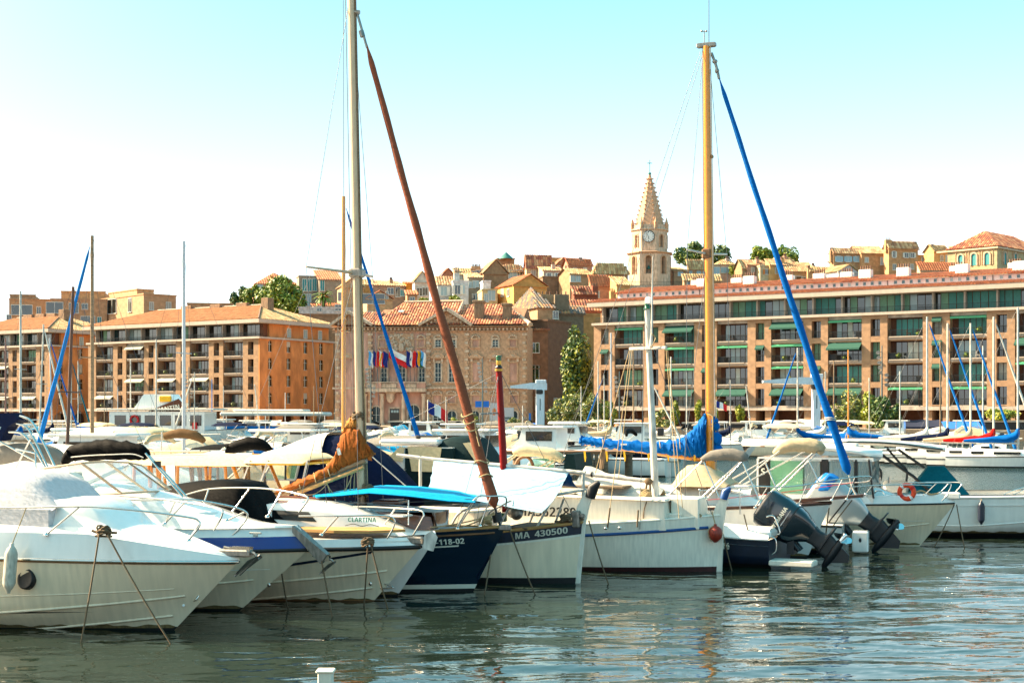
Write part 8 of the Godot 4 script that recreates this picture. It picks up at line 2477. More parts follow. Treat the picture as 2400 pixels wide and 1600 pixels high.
	part("deck_vent", mb_().tube(curve(bps(b, [[2050, 1156], [2056, 1150], [2068, 1150], [2074, 1158]], 0.8)), 0.02, 8), M.chrome, b)
	var lb := thing("lifebuoy", "orange lifebuoy lying on the foredeck of the wheelhouse boat", "lifebuoy", b.transform * bp(b, 2126, 1153, 0.55), -0.3)
	var rg := []
	for k in 25: rg.append(V(cos(TAU * k / 24) * 0.155, sin(TAU * k / 24) * 0.155, 0))
	part("ring", mb_().tube(rg, 0.055, 12, false), M.orange, lb)
	for k in 4:
		var an := k * PI / 2 + 0.5
		var seg := []
		for i in 4: seg.append(V(cos(an + i * 0.12) * 0.155, sin(an + i * 0.12) * 0.155, 0))
		part("band", mb_().tube(seg, 0.0575, 12, false), M.white if k % 2 else M.red, lb)
	mooring("rope slanting back from the bow of the wheelhouse boat", b.transform * (h.pt(1.0, 0.95)), 2176, 1282)
	mooring("rope slanting forward from the bow of the wheelhouse boat", b.transform * (h.pt(1.0, 0.95) + V(0.05, 0, 0)), 2268, 1286)
func boat_ttop() -> void:
	var b := thing("motor_boat", "white open boat with black-framed hardtop, teal console cover and navy fender", "boat", V((2600.0 - 1200.0) * 34.6 / F, 0, -34.6), heading(14), ROW)
	var h := Hull.new()
	h.L = 7.0; h.B = 2.5; h.sb = 1.12; h.sm = 0.98; h.ss = 0.9; h.rake = 0.7; h.chine = true; h.ps = 2.4; h.pw = 1.6
	plain_hull(b, h, M.gel, M.antifoul, 0.14)
	part("side_knuckle", hull_line(h, func(t): return 0.3 + 0.12 * smoothstep(0.5, 0.75, t), 0.02, 0.0, 0.95, 0.0), M.gel, b)
	part("gunwale", hull_line(h, func(t): return h.sheer(t), 0.035, 0.0, 1.0, 0.0), M.gel, b)
	part("gunwale_cap", coaming(h, 0.02, 0.05, 0.0, 0.2), M.gel, b)
	part("deck", deck_mb(h, 0.2, 0.02), M.deck, b)
	part("coaming_line", hull_line(h, func(t): return h.sheer(t) + 0.05, 0.012, 0.0, 0.95, -0.1), M.black, b)
	var cx0 := bp(b, 2150, 1170, 0.0).x
	var cx1 := bp(b, 2272, 1165, 0.0).x
	var pk0 := bp(b, 2176, 1092, 0.0)
	var pk1 := bp(b, 2214, 1092, 0.0)
	var ya := 1.0
	part("console_cover", mb_().loft([pv([V(cx0 - 0.25, ya, 0.75), V(cx1, ya, 0.65), V(cx1, ya, -0.65), V(cx0 - 0.25, ya, -0.75)]), pv([V(pk0.x, pk0.y, 0.3), V(pk1.x, pk1.y, 0.3), V(pk1.x, pk1.y, -0.3), V(pk0.x, pk0.y, -0.3)])], true, false, true, false), M.canvas_teal, b)
	var t0 := bp(b, 1930, 1036, 0.0)
	var t1 := bp(b, 2214, 1052, 0.0)
	var rows := []
	for i in 11:
		var f := i / 10.0
		var p := t0.lerp(t1, f) + V(0, 0.07 * sin(f * PI), 0)
		var w := 0.95 * pow(sin((0.06 + 0.88 * f) * PI), 0.3)
		rows.append(pv([p + V(0, 0.05, w), p + V(0, 0.09, 0), p + V(0, 0.05, -w), p + V(0, -0.06, -w * 0.96), p + V(0, -0.06, w * 0.96)]))
	part("hardtop", mb_().loft(rows, true, true, true), M.gel, b)
	part("hardtop_edge", mb_().tube(bps(b, [[1930, 1038, 0.9], [1990, 1036, 0.95], [2060, 1037, 0.96], [2120, 1041, 0.96], [2180, 1050, 0.94], [2210, 1053, 0.8]]), 0.018, 6), M.black, b)
	for s in [0.7, -0.7]:
		var fr := part("hardtop_frame", mb_().tube(bps(b, [[2042, 1046], [2090, 1082], [2140, 1115], [2180, 1150]], s), 0.04, 8), M.black_frame, b)
		part("frame_post", mb_().tube(curve(bps(b, [[2020, 1046], [2048, 1080], [2060, 1096], [2066, 1108], [2064, 1126]], s)), 0.035, 8), M.black_frame, fr)
		part("frame_post", mb_().tube(curve(bps(b, [[2080, 1050], [2110, 1085], [2124, 1098], [2127, 1110], [2125, 1128]], s)), 0.03, 8), M.black_frame, fr)
		part("frame_post", mb_().tube(bps(b, [[2106, 1053], [2168, 1096]], s), 0.035, 8), M.black_frame, fr)
		part("frame_rung", mb_().tube(bps(b, [[2080, 1055], [2110, 1055]], s), 0.015, 6).tube(bps(b, [[2060, 1072], [2128, 1072]], s), 0.015, 6).tube(bps(b, [[2050, 1086], [2150, 1086]], s), 0.015, 6), M.black_frame, fr)
	part("leaning_post", mb_().cbox(bp(b, 2100, 1150, 0.0), V(0.6, 0.5, 1.0), 0.06), M.canvas_white, b)
	rails(b, bps(b, [[2352, 1160, 1.1], [2380, 1148, 1.05], [2440, 1134, 0.9], [2540, 1120, 0.5]]), [[bp(b, 2420, 1138, 0.95), bp(b, 2376, 1160, 1.05)]], 0.016, "bow_rail")
	fender("black cylindrical fender on the side of the open boat with teal cover", b.transform * bp(b, 2301, 1229, 1.32), 0.56, 0.08, M.navy_dull, b.transform * bp(b, 2301, 1162, 1.22))
# ---------------------------------------------------------------- boats behind the front row
const MID := "boats moored behind the front row"
func small_hull(L: float, B: float, chine: bool) -> Hull:
	var h := Hull.new()
	h.L = L; h.B = B; h.sb = 0.13 * L + 0.25; h.sm = 0.1 * L + 0.2; h.ss = 0.1 * L + 0.18; h.rake = 0.75 if chine else 0.5
	if not chine:
		h.sb = 0.11 * L; h.sm = 0.085 * L + 0.05; h.ss = 0.085 * L + 0.03
	h.chine = chine; h.sw = 0.85 if chine else 0.6
	return h
func hull_parts(b: Node3D, L: float, B: float, chine: bool, m: Material, stripe: Material = null) -> Hull:
	var h := small_hull(L, B, chine)
	var k := "%.1f%.1f%s" % [L, B, chine]
	part("bottom", cached("hb" + k, func(): return strake(h, func(t): return -0.3, func(t): return 0.07, 14, 2)), M.antifoul, b)
	part("topsides", cached("ht" + k, func(): return strake(h, func(t): return 0.07, func(t): return h.sheer(t), 16, 4)), m, b)
	part("transom", cached("hr" + k, func(): return transom(h, -0.2)), m, b)
	part("deck", cached("hd" + k, func(): return deck_mb(h, 0.02, 0.08)), M.deck, b)
	if stripe: part("stripe", cached("hs" + k, func(): return strake(h, func(t): return h.sheer(t) * 0.62, func(t): return h.sheer(t) * 0.74, 14, 1, 0.0, 0.97, 0.01)), stripe, b)
	else: part("rub_rail", cached("hu" + k, func(): return hull_line(h, func(t): return h.sheer(t), 0.03)), M.rubber, b)
	return h
func shell(called: String, label: String, px: float, d: float, deg: float, L: float, B: float, m: Material, chine := true, stripe: Material = null, group := MID) -> Node3D:
	var b := thing(called, label, "boat", V((px - 1200.0) * d / F, 0, -d), heading(deg), group)
	hull_parts(b, L, B, chine, m, stripe)
	return b
func sail(px: float, ytop: float, d: float, deg: float, mast: String, cover: String, jib: String, stripe: String, look: String, lean := 0.0) -> Node3D:
	var h := EYE + (HY - ytop) * d / F
	var L := clampf(h * 0.72, 5.5, 9.0)
	var yaw := heading(deg)
	var fwd := V(cos(yaw), 0, -sin(yaw))
	var mp := V((px - 1200.0) * d / F, 0, -d)
	var b := thing("sailing_boat", look, "sailing boat", mp + fwd * L * 0.4, yaw, "sailing boats moored in the harbour")
	var hu := hull_parts(b, L, L * 0.32, false, M.gel, M[stripe] if stripe != "" else null)
	var dk := hu.sm
	part("cabin", cached("cab%.1f" % L, func(): return dome([V(-L * 0.68, dk + 0.42, L * 0.1), V(-L * 0.5, dk + 0.44, L * 0.1), V(-L * 0.32, dk + 0.36, L * 0.08), V(-L * 0.2, dk + 0.06, L * 0.05)], dk, 6.0)), M.gel, b)
	part("cabin_window", cached("cw%.1f" % L, func(): return mb_().bb(-L * 0.6, -L * 0.38, dk + 0.14, dk + 0.28, -L * 0.105, L * 0.105)), M.window_dark, b)
	var r := clampf(h * 0.008, 0.045, 0.085)
	var x0 := -L * 0.4
	var top := V(x0 + lean, h, 0)
	part("mast", mb_().tube([V(x0, dk, 0), top], [r, r * 0.8], 8), M[mast], b)
	if h > 5.0:
		part("spreader", mb_().tube([V(x0 + lean * 0.55, h * 0.55, -0.55), V(x0 + lean * 0.55, h * 0.55, 0.55)], 0.022, 5), M[mast], b)
		for s in [-1.0, 1.0]:
			part("shroud", mb_().tube([top, V(x0 + lean * 0.55, h * 0.55, 0.55 * s), V(x0, dk, L * 0.14 * s)], 0.006, 3), M.wire, b)
		part("backstay", mb_().tube([top, V(-L + 0.1, dk + 0.1, 0)], 0.006, 3), M.wire, b)
	part("boom", mb_().tube([V(x0, dk + 0.75, 0), V(-L * 0.86, dk + 0.8, 0)], 0.05, 6), M[mast], b)
	if cover != "":
		part("sail_cover", bundle([V(x0 + 0.02, dk + 1.6, 0), V(x0 - 0.12, dk + 1.2, 0), V(x0 - 0.6, dk + 1.0, 0), V(-L * 0.62, dk + 0.95, 0), V(-L * 0.85, dk + 0.88, 0)], [0.08, 0.28, 0.3, 0.24, 0.1], int(px), 0.25, 9, 3, 0.75), M[cover], b)
	if jib != "":
		part("furled_jib", furled(V(x0 + lean * 0.9 + 0.1, h * 0.96, 0), V(0.1, dk + 0.35, 0), 0.04, 0.085, 0.03, 14.0), M[jib], b)
	else:
		part("forestay", mb_().tube([top, V(0.1, dk + 0.2, 0)], 0.006, 3), M.wire, b)
	part("pulpit", cached("pul%.1f" % L, func(): return mb_().tube([V(-0.9, dk + 0.1, 0.5), V(-0.8, dk + 0.62, 0.5), V(0.35, dk + 0.75, 0.0), V(-0.8, dk + 0.62, -0.5), V(-0.9, dk + 0.1, -0.5)], 0.014, 5)), M.steel, b)
	return b
func motor(style: int, L: float, m: Material, acc: Material, label: String) -> Node3D:
	var b := thing("motor_boat", label, "boat", V(0, -500, 0), 0, "motor boats in the crowded moorings")
	var h := hull_parts(b, L, L * 0.38, true, m, M.cyan_stripe if style == 5 else null)
	var y := h.sm
	part("cuddy", dome([V(-L * 0.5, y + 0.5, L * 0.14), V(-L * 0.38, y + 0.5, L * 0.14), V(-L * 0.2, y + 0.38, L * 0.1), V(-L * 0.04, y + 0.2, L * 0.04)], y, 5.0), M.gel, b)
	var ws := L * 0.13
	pane_quad(b, [V(-L * 0.36, y + 0.48, ws), V(-L * 0.36, y + 0.48, -ws), V(-L * 0.45, y + 0.95, -ws * 0.9), V(-L * 0.45, y + 0.95, ws * 0.9)], M.window, M.alu, 0.02)
	for s in [-1.0, 1.0]:
		pane_quad(b, [V(-L * 0.36, y + 0.48, ws * s), V(-L * 0.58, y + 0.4, ws * s), V(-L * 0.56, y + 0.85, ws * 0.92 * s), V(-L * 0.45, y + 0.95, ws * 0.9 * s)], M.window, M.alu, 0.018)
	var w := L * 0.16
	match style:
		0, 5:   # bimini up on poles
			part("bimini", dome([V(-L * 0.84, y + 1.35, w), V(-L * 0.78, y + 1.5, w), V(-L * 0.6, y + 1.55, w), V(-L * 0.46, y + 1.48, w), V(-L * 0.42, y + 1.36, w)], y + 1.25, 4.0, 0.0, 0.03), acc, b)
			for s in [-1.0, 1.0]:
				part("bimini_bow", mb_().tube([V(-L * 0.64, y + 0.1, w * s), V(-L * 0.82, y + 1.3, w * s)], 0.016, 5).tube([V(-L * 0.64, y + 0.1, w * s), V(-L * 0.46, y + 1.35, w * s)], 0.016, 5), M.steel, b)
		1:      # cover pulled over the cockpit
			part("cockpit_cover", dome([V(-L * 0.98, y + 0.12, w), V(-L * 0.9, y + 0.4, w), V(-L * 0.62, y + 0.85, w), V(-L * 0.46, y + 1.02, w * 0.95), V(-L * 0.34, y + 0.5, w * 0.9)], y - 0.02, 4.0, 0.0, 0.05), acc, b)
		2:      # folded bimini roll
			part("bimini_roll", bundle([V(-L * 0.7, y + 1.15, -w), V(-L * 0.68, y + 1.32, -w * 0.5), V(-L * 0.68, y + 1.35, w * 0.5), V(-L * 0.7, y + 1.15, w)], [0.07, 0.13, 0.13, 0.07], 3, 0.15, 9, 3), acc, b)
			for s in [-1.0, 1.0]: part("bimini_bow", mb_().tube([V(-L * 0.5, y + 0.3, w * s), V(-L * 0.7, y + 1.2, w * s)], 0.016, 5), M.steel, b)
		3:      # wheelhouse
			part("wheelhouse", mb_().loft([pv([V(-L * 0.72, y + 0.3, w * 0.9), V(-L * 0.42, y + 0.3, w * 0.9), V(-L * 0.42, y + 0.3, -w * 0.9), V(-L * 0.72, y + 0.3, -w * 0.9)]), pv([V(-L * 0.72, y + 1.45, w * 0.82), V(-L * 0.47, y + 1.45, w * 0.82), V(-L * 0.47, y + 1.45, -w * 0.82), V(-L * 0.72, y + 1.45, -w * 0.82)])], true, false, true, false), M.gel, b)
			part("side_window", mb_().bb(-L * 0.69, -L * 0.5, y + 0.85, y + 1.3, -w * 0.9, w * 0.9).bb(-L * 0.475, -L * 0.43, y + 0.85, y + 1.3, -w * 0.7, w * 0.7), M.window_dark, b)
			part("roof", mb_().cbox(V(-L * 0.6, y + 1.5, 0), V(L * 0.36, 0.1, w * 2.0), 0.03), acc, b)
		4:      # hardtop on posts
			part("hardtop", mb_().cbox(V(-L * 0.6, y + 1.5, 0), V(L * 0.42, 0.1, w * 2.0), 0.03), acc, b)
			for s in [-1.0, 1.0]:
				part("hardtop_post", mb_().tube([V(-L * 0.78, y + 0.1, w * s), V(-L * 0.76, y + 1.46, w * 0.9 * s)], 0.025, 5), M.steel, b)
				part("hardtop_post", mb_().tube([V(-L * 0.4, y + 0.5, w * s), V(-L * 0.46, y + 1.46, w * 0.9 * s)], 0.025, 5), M.steel, b)
	part("bow_rail", mb_().tube(curve([h.pt(0.55, y, 1, -0.08) + V(0, 0.35, 0), h.pt(0.8, y, 1, -0.08) + V(0, 0.45, 0), V(0.35, y + 0.6, 0), h.pt(0.8, y, -1, -0.08) + V(0, 0.45, 0), h.pt(0.55, y, -1, -0.08) + V(0, 0.35, 0)], 4), 0.015, 5), M.steel, b)
	part("outboard_engine", mb_().cbox(V(-L - 0.2, y + 0.1, 0), V(0.45, 0.5, 0.32), 0.08).cbox(V(-L - 0.2, y - 0.45, 0), V(0.2, 0.8, 0.14), 0.04), M.engine if style % 2 else M.gel_old, b)
	return b
func build_middle_boats() -> void:
	second_row()
	for e in [
		[215, 552, 46.0, 205, "mast_tan", "", "sail_lightblue", "", "sloop with tall tan mast and pale blue furled jib before the western flats"],
		[430, 565, 56.0, 200, "mast_grey", "", "", "", "sloop with tall grey mast in front of the apricot roof"],
		[152, 672, 40.0, 195, "mast_brown", "canvas_green", "", "", "boat with slanting dark brown mast beside the pale blue jib", -0.25],
		[47, 682, 84.0, 20, "mast_white", "sail_blue", "", "", "sloop with white mast at the west edge before the red roof"],
		[12, 792, 74.0, 20, "varnish_dark", "", "", "", "boat with short orange-brown mast at the west edge"],
		[805, 460, 52.0, 15, "varnish", "sail_blue", "sail_blue", "", "sloop with slim orange mast, blue boom cover and blue furled jib"],
		[122, 792, 120.0, 18, "mast_grey", "canvas_navy", "sail_blue", "", "sloop with leaning grey mast before the arched orange wall", -0.3],
		[166, 842, 130.0, 18, "mast_white", "", "canvas_teal", "", "sloop with white mast and teal furled jib by the orange wall"],
		[182, 846, 140.0, 198, "mast_white", "sail_blue", "", "", "sloop with short white mast and blue cover by the orange wall"],
		[244, 882, 150.0, 18, "mast_tan", "", "", "", "boat with thin tan mast before the tan block"],
		[305, 842, 125.0, 18, "mast_white", "canvas_white", "", "", "sloop with white mast and white cover before the tan block"],
		[365, 795, 118.0, 198, "mast_white", "canvas_beige", "", "", "sloop with white mast and beige cover beside the ferry"],
		[496, 888, 140.0, 18, "sail_lightblue", "sail_lightblue", "", "", "small boat with sky blue mast before the tan block"],
		[523, 905, 150.0, 198, "mast_white", "", "", "", "small boat with thin white mast beside the sky blue one"],
		[630, 880, 135.0, 18, "mast_tan", "canvas_grey", "", "", "boat with orange-brown mast before the orange arcade"],
		[612, 900, 110.0, 200, "mast_white", "", "", "", "boat with raked white mast before the orange arcade", 0.6],
		[1362, 905, 118.0, 20, "mast_white", "canvas_white", "", "", "boat with short white mast before the flowering oleander"],
		[1402, 846, 130.0, 20, "mast_white", "", "", "", "sloop with white mast in front of the long block corner"],
		[1416, 878, 140.0, 200, "mast_white", "", "sail_blue", "", "sloop with thin white mast and blue jib by the long block corner"],
		[1432, 780, 104.0, 20, "mast_grey", "canvas_beige", "", "", "sloop with tall pale mast and beige cover by the long block"],
		[1485, 805, 96.0, 200, "mast_tan", "", "", "", "sloop with tan wooden mast beside the weathered white mast"],
		[1573, 836, 110.0, 20, "mast_white", "canvas_white", "", "", "sloop with white mast before the slim poplars"],
		[1460, 960, 110.0, 20, "mast_brown", "", "", "", "small boat with short brown mast behind the blue sail cover"],
		[1870, 815, 100.0, 200, "mast_white", "sail_blue", "sail_blue", "", "sloop with white mast and blue jib beside the long hoist arm"],
		[1955, 845, 105.0, 20, "mast_tan", "", "", "", "boat with tan mast before the olive tree"],
		[1989, 820, 100.0, 200, "varnish", "sail_blue", "", "", "sloop with yellow varnished mast and small blue cover before the trees"],
		[2038, 885, 118.0, 20, "mast_white", "", "", "", "boat with short white mast before the sunlit tree"],
		[2174, 742, 88.0, 18, "mast_white", "canvas_white", "sail_lightblue", "cyan_stripe", "sloop with white mast, pale sail cover and light blue jib"],
		[2222, 757, 86.0, 18, "mast_white", "canvas_navy", "sail_lightblue", "", "sloop with white mast and navy sail cover"],
		[2276, 757, 84.0, 18, "mast_white", "canvas_beige", "sail_lightblue", "navy_dull", "sloop with white mast and beige sail cover"],
		[2330, 742, 82.0, 18, "mast_white", "canvas_red", "mast_white", "navy_dull", "sloop with white mast and red sail cover"],
		[2387, 720, 80.0, 18, "mast_white", "sail_blue", "", "", "sloop with white mast and bright blue cover beside the red one"],
		[90, 760, 100.0, 20, "mast_white", "", "canvas_white", "", "sloop with slim white mast between the two western roofs", 0.4],
		[275, 905, 142.0, 20, "mast_grey", "", "", "", "small boat with short grey mast beside the white-covered sloop"],
		[455, 872, 120.0, 200, "mast_white", "", "canvas_white", "", "sloop with white furled jib east of the grey mast"],
		[668, 920, 132.0, 20, "mast_white", "", "", "", "small boat with thin white mast before the arcade arches"],
		[735, 905, 112.0, 200, "mast_tan", "canvas_navy", "", "", "boat with tan mast and navy cover beside the orange mast"],
		[1045, 930, 120.0, 20, "mast_white", "", "", "", "small boat with white mast before the town hall door"],
		[1225, 950, 105.0, 20, "mast_white", "", "", "", "small boat with white mast beside the hoist arm"],
		[1530, 900, 108.0, 20, "mast_white", "", "canvas_white", "", "sloop with white furled jib behind the weathered mast"],
		[1610, 872, 115.0, 200, "mast_white", "", "", "", "boat with thin white mast just west of the yellow mast"],
		[1712, 890, 108.0, 20, "mast_white", "canvas_navy", "", "", "boat with white mast and navy cover above the dark kiosk"],
		[1765, 905, 104.0, 200, "mast_white", "", "", "", "boat with slanting white mast under the hoist arm", 0.5],
		[1935, 870, 112.0, 20, "mast_white", "canvas_white", "", "", "boat with white mast and white cover beside the tan mast"],
		[2110, 870, 100.0, 20, "mast_white", "", "", "", "boat with thin white mast beside the small dark tree"],
		[2205, 800, 96.0, 20, "mast_tan", "", "", "", "boat with tan mast among the white masts"],
		[2305, 810, 98.0, 200, "mast_white", "", "", "", "boat with slim mast between beige and red covers"]]:
		sail(e[0], e[1], e[2], e[3], e[4], e[5], e[6], e[7], e[8], e[9] if e.size() > 9 else 0.0)
	var pro := []
	var looks := []
	for e in [[0, 6.0, "gel", "canvas_navy", "white motor boat with navy bimini on poles"], [1, 5.6, "gel", "canvas_white", "white motor boat under a white cockpit cover"], [2, 6.2, "gel", "canvas_black", "white motor boat with rolled black bimini"],
		[3, 6.6, "gel", "gel", "white wheelhouse boat with dark windows"], [4, 6.4, "gel", "gel", "white motor boat with white hardtop"], [1, 6.0, "gel_cream", "sail_blue", "cream motor boat under a bright blue cover"],
		[0, 6.0, "gel_cream", "canvas_cream", "cream motor boat with cream bimini on poles"], [5, 5.8, "gel", "canvas_grey", "white motor boat with cyan stripe and grey bimini"], [1, 6.4, "gel", "canvas_beige", "white motor boat under a beige cover"], [3, 6.8, "navy_dull", "gel", "dark blue wheelhouse boat with white roof"], [2, 5.8, "gel", "canvas_beige", "white motor boat with rolled beige bimini"], [1, 5.6, "gel", "tarp_turq", "white motor boat under a turquoise cover"]]:
		looks.append(e[4])
		pro.append(motor(e[0], e[1], M[e[2]], M[e[3]], e[4]))
	var used := {}
	for row in [[38.0, 380, 560], [46.0, -30, 1330], [56.0, -30, 1340], [70.0, -20, 1345], [88.0, -20, 1345], [110.0, -20, 1350], [135.0, -20, 1360], [160.0, -20, 1500], [96.0, 1350, 1800], [118.0, 1440, 2120], [138.0, 1500, 2440], [100.0, 1960, 2160]]:
		var d: float = row[0]
		var px: float = row[1]
		while px < row[2]:
			var k := rng.randi() % pro.size()
			var b: Node3D = pro[k]
			if used.has(k):
				b = pro[k].duplicate()
				b.name = numbered("motor_boat")
				add_child(b)
			used[k] = true
			var zone := "before the western flats"
			for e in [[210, "before the tan block"], [600, "before the orange end wall"], [790, "before the town hall"], [1240, "before the garden trees"], [1440, "before the long block"], [1800, "before the cafe awnings"], [2100, "before the navy awning"]]:
				if px > e[0]: zone = e[1]
			b.set_meta("label", "%s %s, %s" % [looks[k].replace("motor boat", "boat").replace(" on poles", ""), zone, "by the quay" if d > 120 else ("mid harbour" if d > 60 else "behind front row")])
			var dd := d + rng.randf_range(-1.5, 1.5)
			b.position = V((px - 1200.0) * dd / F, 0, -dd)
			b.rotation.y = heading(18 + rng.randf_range(-6, 6) + (180 if rng.randf() < 0.35 else 0))
			px += rng.randf_range(3.0, 4.4) * F / d
	ferry()
func second_row() -> void:
	var b := shell("fishing_boat", "cream wheelhouse boat with varnished window frames and a cream awning", 640, 26.4, 16, 6.6, 2.5, M.gel_cream)
	for s in [0.8, -0.8]:
		for e in [[312, 352, 0], [352, 372, 1], [372, 388, 0], [414, 486, 0], [490, 532, 0]]:
			var a := bp(b, e[0], 1082, s if s > 0 else 0.8).x
			var c := bp(b, e[1], 1082, s if s > 0 else 0.8).x
			pane_quad(b, [V(a, 1.5, s), V(c, 1.5, s), V(c - 0.06, 2.06, s * 0.96), V(a, 2.06, s * 0.96)], M.window, M.varnish if s > 0 else M.wood, 0.03, "cabin_pane")
	var xa := bp(b, 308, 1080, 0.8).x
	var xb := bp(b, 560, 1080, 0.8).x
	part("cabin_side", mb_().bb(xa, xb + 0.1, 0.8, 1.5, 0.76, 0.84).bb(xa, xb + 0.1, 0.8, 1.5, -0.84, -0.76).bb(xb + 0.04, xb + 0.12, 0.8, 1.5, -0.76, 0.76), M.gel_cream, b)
	part("wood_panel", mb_().bb(xa + 0.2, xa + 0.75, 1.3, 1.62, 0.845, 0.86), M.varnish, b)
	pane_quad(b, [V(xb + 0.1, 1.5, 0.78), V(xb + 0.1, 1.5, -0.78), V(xb - 0.15, 2.06, -0.76), V(xb - 0.15, 2.06, 0.76)], M.window, M.varnish, 0.035, "windscreen")
	part("roof", dome([V(xa - 0.15, 2.16, 0.95), V(xa, 2.22, 0.98), V((xa + xb) / 2, 2.26, 0.98), V(xb, 2.22, 0.96), V(xb + 0.35, 2.12, 0.9)], 2.06, 6.0), M.canvas_cream, b)
	part("roof_rail", mb_().tube([V(xa, 2.3, 0.6), V(xa + 1.3, 2.32, 0.6)], 0.02, 6), M.steel, b)
	var ya := bp(b, 586, 1066, 0.6)
	var yb := bp(b, 724, 1064, 0.6)
	part("awning", dome([V(xb + 0.3, 2.1, 0.85), V(ya.x, ya.y, 0.9), V(ya.x + 0.4, ya.y + 0.02, 0.92), V(yb.x - 0.15, yb.y, 0.9), V(yb.x, yb.y - 0.1, 0.88)], ya.y - 0.14, 4.0), M.canvas_cream, b)
	part("awning_lining", mb_().bb(ya.x - 0.3, yb.x - 0.05, ya.y - 0.17, ya.y - 0.13, -0.86, 0.86), M.yellow, b)
	for e in [586, 628, 720]: part("awning_pole", mb_().tube([bp(b, e, 1078, 0.85), bp(b, e - 22 if e < 700 else e - 14, 1140, 0.85)], 0.018, 6), M.steel, b)
	b = shell("motor_boat", "boat with green-tinted windows under a tall navy canvas", 985, 28.6, 16, 7.2, 2.7, M.gel)
	var g := bps(b, [[614, 1124], [692, 1124], [702, 1080], [640, 1080]], 0.85)
	pane_quad(b, g, M.window_green, M.mast_white, 0.025, "side_window")
	var gm := bps(b, [[668, 1124], [669, 1080]], 0.87)
	part("window_bar", mb_().tube(gm, 0.02, 6), M.black, b)
	part("yellow_bag", mb_().ell(bp(b, 682, 1106, 0.5), V(0.12, 0.17, 0.12), 8), M.yellow, b)
	var pr := []
	for e in [[636, 1058, 0.7], [680, 1046, 0.85], [720, 1030, 0.9], [760, 1016, 0.9], [790, 1012, 0.88]]:
		var p := bp(b, e[0], e[1], 0.0)
		pr.append(V(p.x, p.y, e[2]))
	part("canvas_roof", dome(pr, 2.0, 5.0), M.canvas_white, b)
	pr = []
	for e in [[702, 1052, 0.9], [722, 1034, 0.98], [760, 1020, 1.0], [800, 1022, 1.0], [845, 1040, 1.0], [880, 1066, 0.95], [920, 1104, 0.85], [958, 1146, 0.7]]:
		var p := bp(b, e[0], e[1], 0.3)
		pr.append(V(p.x, p.y, e[2]))
	part("navy_canvas", dome(pr, 0.95, 5.0, 0.0, 0.04), M.canvas_navy, b)
	part("canvas_piping", mb_().tube(bps(b, [[872, 1070], [955, 1142]], 0.95), 0.012, 5), M.canvas_white, b)
	b = shell("motor_boat", "white cabin cruiser with dark green canopy and cream side curtains", 1190, 30.4, 16, 7.0, 2.7, M.gel)
	var z := 0.95
	part("cabin_front", mb_().prism(pv2([V2(bp(b, 892, 1085, z).x, 1.0), V2(bp(b, 1060, 1085, z).x, 1.0), V2(bp(b, 1060, 1046, z).x, 2.3), V2(bp(b, 938, 1042, z).x, 2.3), V2(bp(b, 893, 1085, z).x, 1.95)]), -z, z), M.gel, b)
	part("canopy_side", mb_().prism(pv2([V2(bp(b, 948, 1100, z).x, 1.0), V2(bp(b, 1062, 1100, z).x, 1.0), V2(bp(b, 1062, 1045, z).x, 2.28), V2(bp(b, 950, 1045, z).x, 2.28)]), -z - 0.02, z + 0.02), M.canvas_green, b)
	part("side_curtain", mb_().prism(pv2([V2(bp(b, 966, 1108, z).x, bp(b, 966, 1104, z).y), V2(bp(b, 1028, 1108, z).x, bp(b, 1028, 1106, z).y), V2(bp(b, 1036, 1048, z).x, bp(b, 1036, 1048, z).y), V2(bp(b, 956, 1048, z).x, bp(b, 956, 1046, z).y)]), z + 0.024, z + 0.04), M.canvas_cream, b)
	part("front_curtain", mb_().prism(pv2([V2(bp(b, 902, 1080, z).x, bp(b, 902, 1080, z).y), V2(bp(b, 944, 1082, z).x, bp(b, 944, 1081, z).y), V2(bp(b, 948, 1048, z).x, bp(b, 948, 1048, z).y), V2(bp(b, 938, 1046, z).x, bp(b, 938, 1046, z).y)]), z + 0.005, z + 0.03), M.canvas_cream, b)
	part("roof", mb_().cbox(bp(b, 992, 1034, 0.0), V(1.3, 0.12, 2.0), 0.04), M.gel, b)
	part("roof_rack", mb_().tube(bps(b, [[975, 1022], [1045, 1022]], 0.5), 0.02, 6).cbox(bp(b, 980, 1024, 0.5), V(0.1, 0.08, 0.1), 0.02).cbox(bp(b, 1038, 1024, 0.5), V(0.1, 0.08, 0.1), 0.02), M.kiosk_dark, b)
	pr = []
	for e in [[1046, 1042], [1056, 1028], [1080, 1022], [1110, 1022], [1130, 1030], [1150, 1062], [1168, 1092]]:
		var p := bp(b, e[0], e[1], 0.0)
		pr.append(V(p.x, p.y, 1.0))
	part("canopy_hood", dome(pr, 1.5, 6.0, 0.0, 0.03), M.canvas_green, b)
	part("hood_window", mb_().prism(pv2([V2(bp(b, 1086, 1038, 1.0).x, bp(b, 1086, 1038, 1.0).y), V2(bp(b, 1104, 1036, 1.0).x, bp(b, 1104, 1036, 1.0).y), V2(bp(b, 1150, 1090, 1.0).x, bp(b, 1150, 1090, 1.0).y), V2(bp(b, 1118, 1086, 1.0).x, bp(b, 1118, 1086, 1.0).y)]), 1.02, 1.04), M.canvas_cream, b)
	flat_text("4 plus 2", 0.09, M.lamp_grey, b, bp(b, 930, 1102, z + 0.03), Basis())
	b = shell("motor_boat", "white boat with rolled beige bimini and brown steering arch", 1400, 33.0, 16, 6.6, 2.5, M.gel)
	part("bimini_roll", bundle(bps(b, [[1204, 1062], [1222, 1056], [1260, 1058], [1300, 1066], [1320, 1078]], 0.4), [0.08, 0.13, 0.13, 0.13, 0.08], 44, 0.12, 10, 4), M.canvas_cream, b)
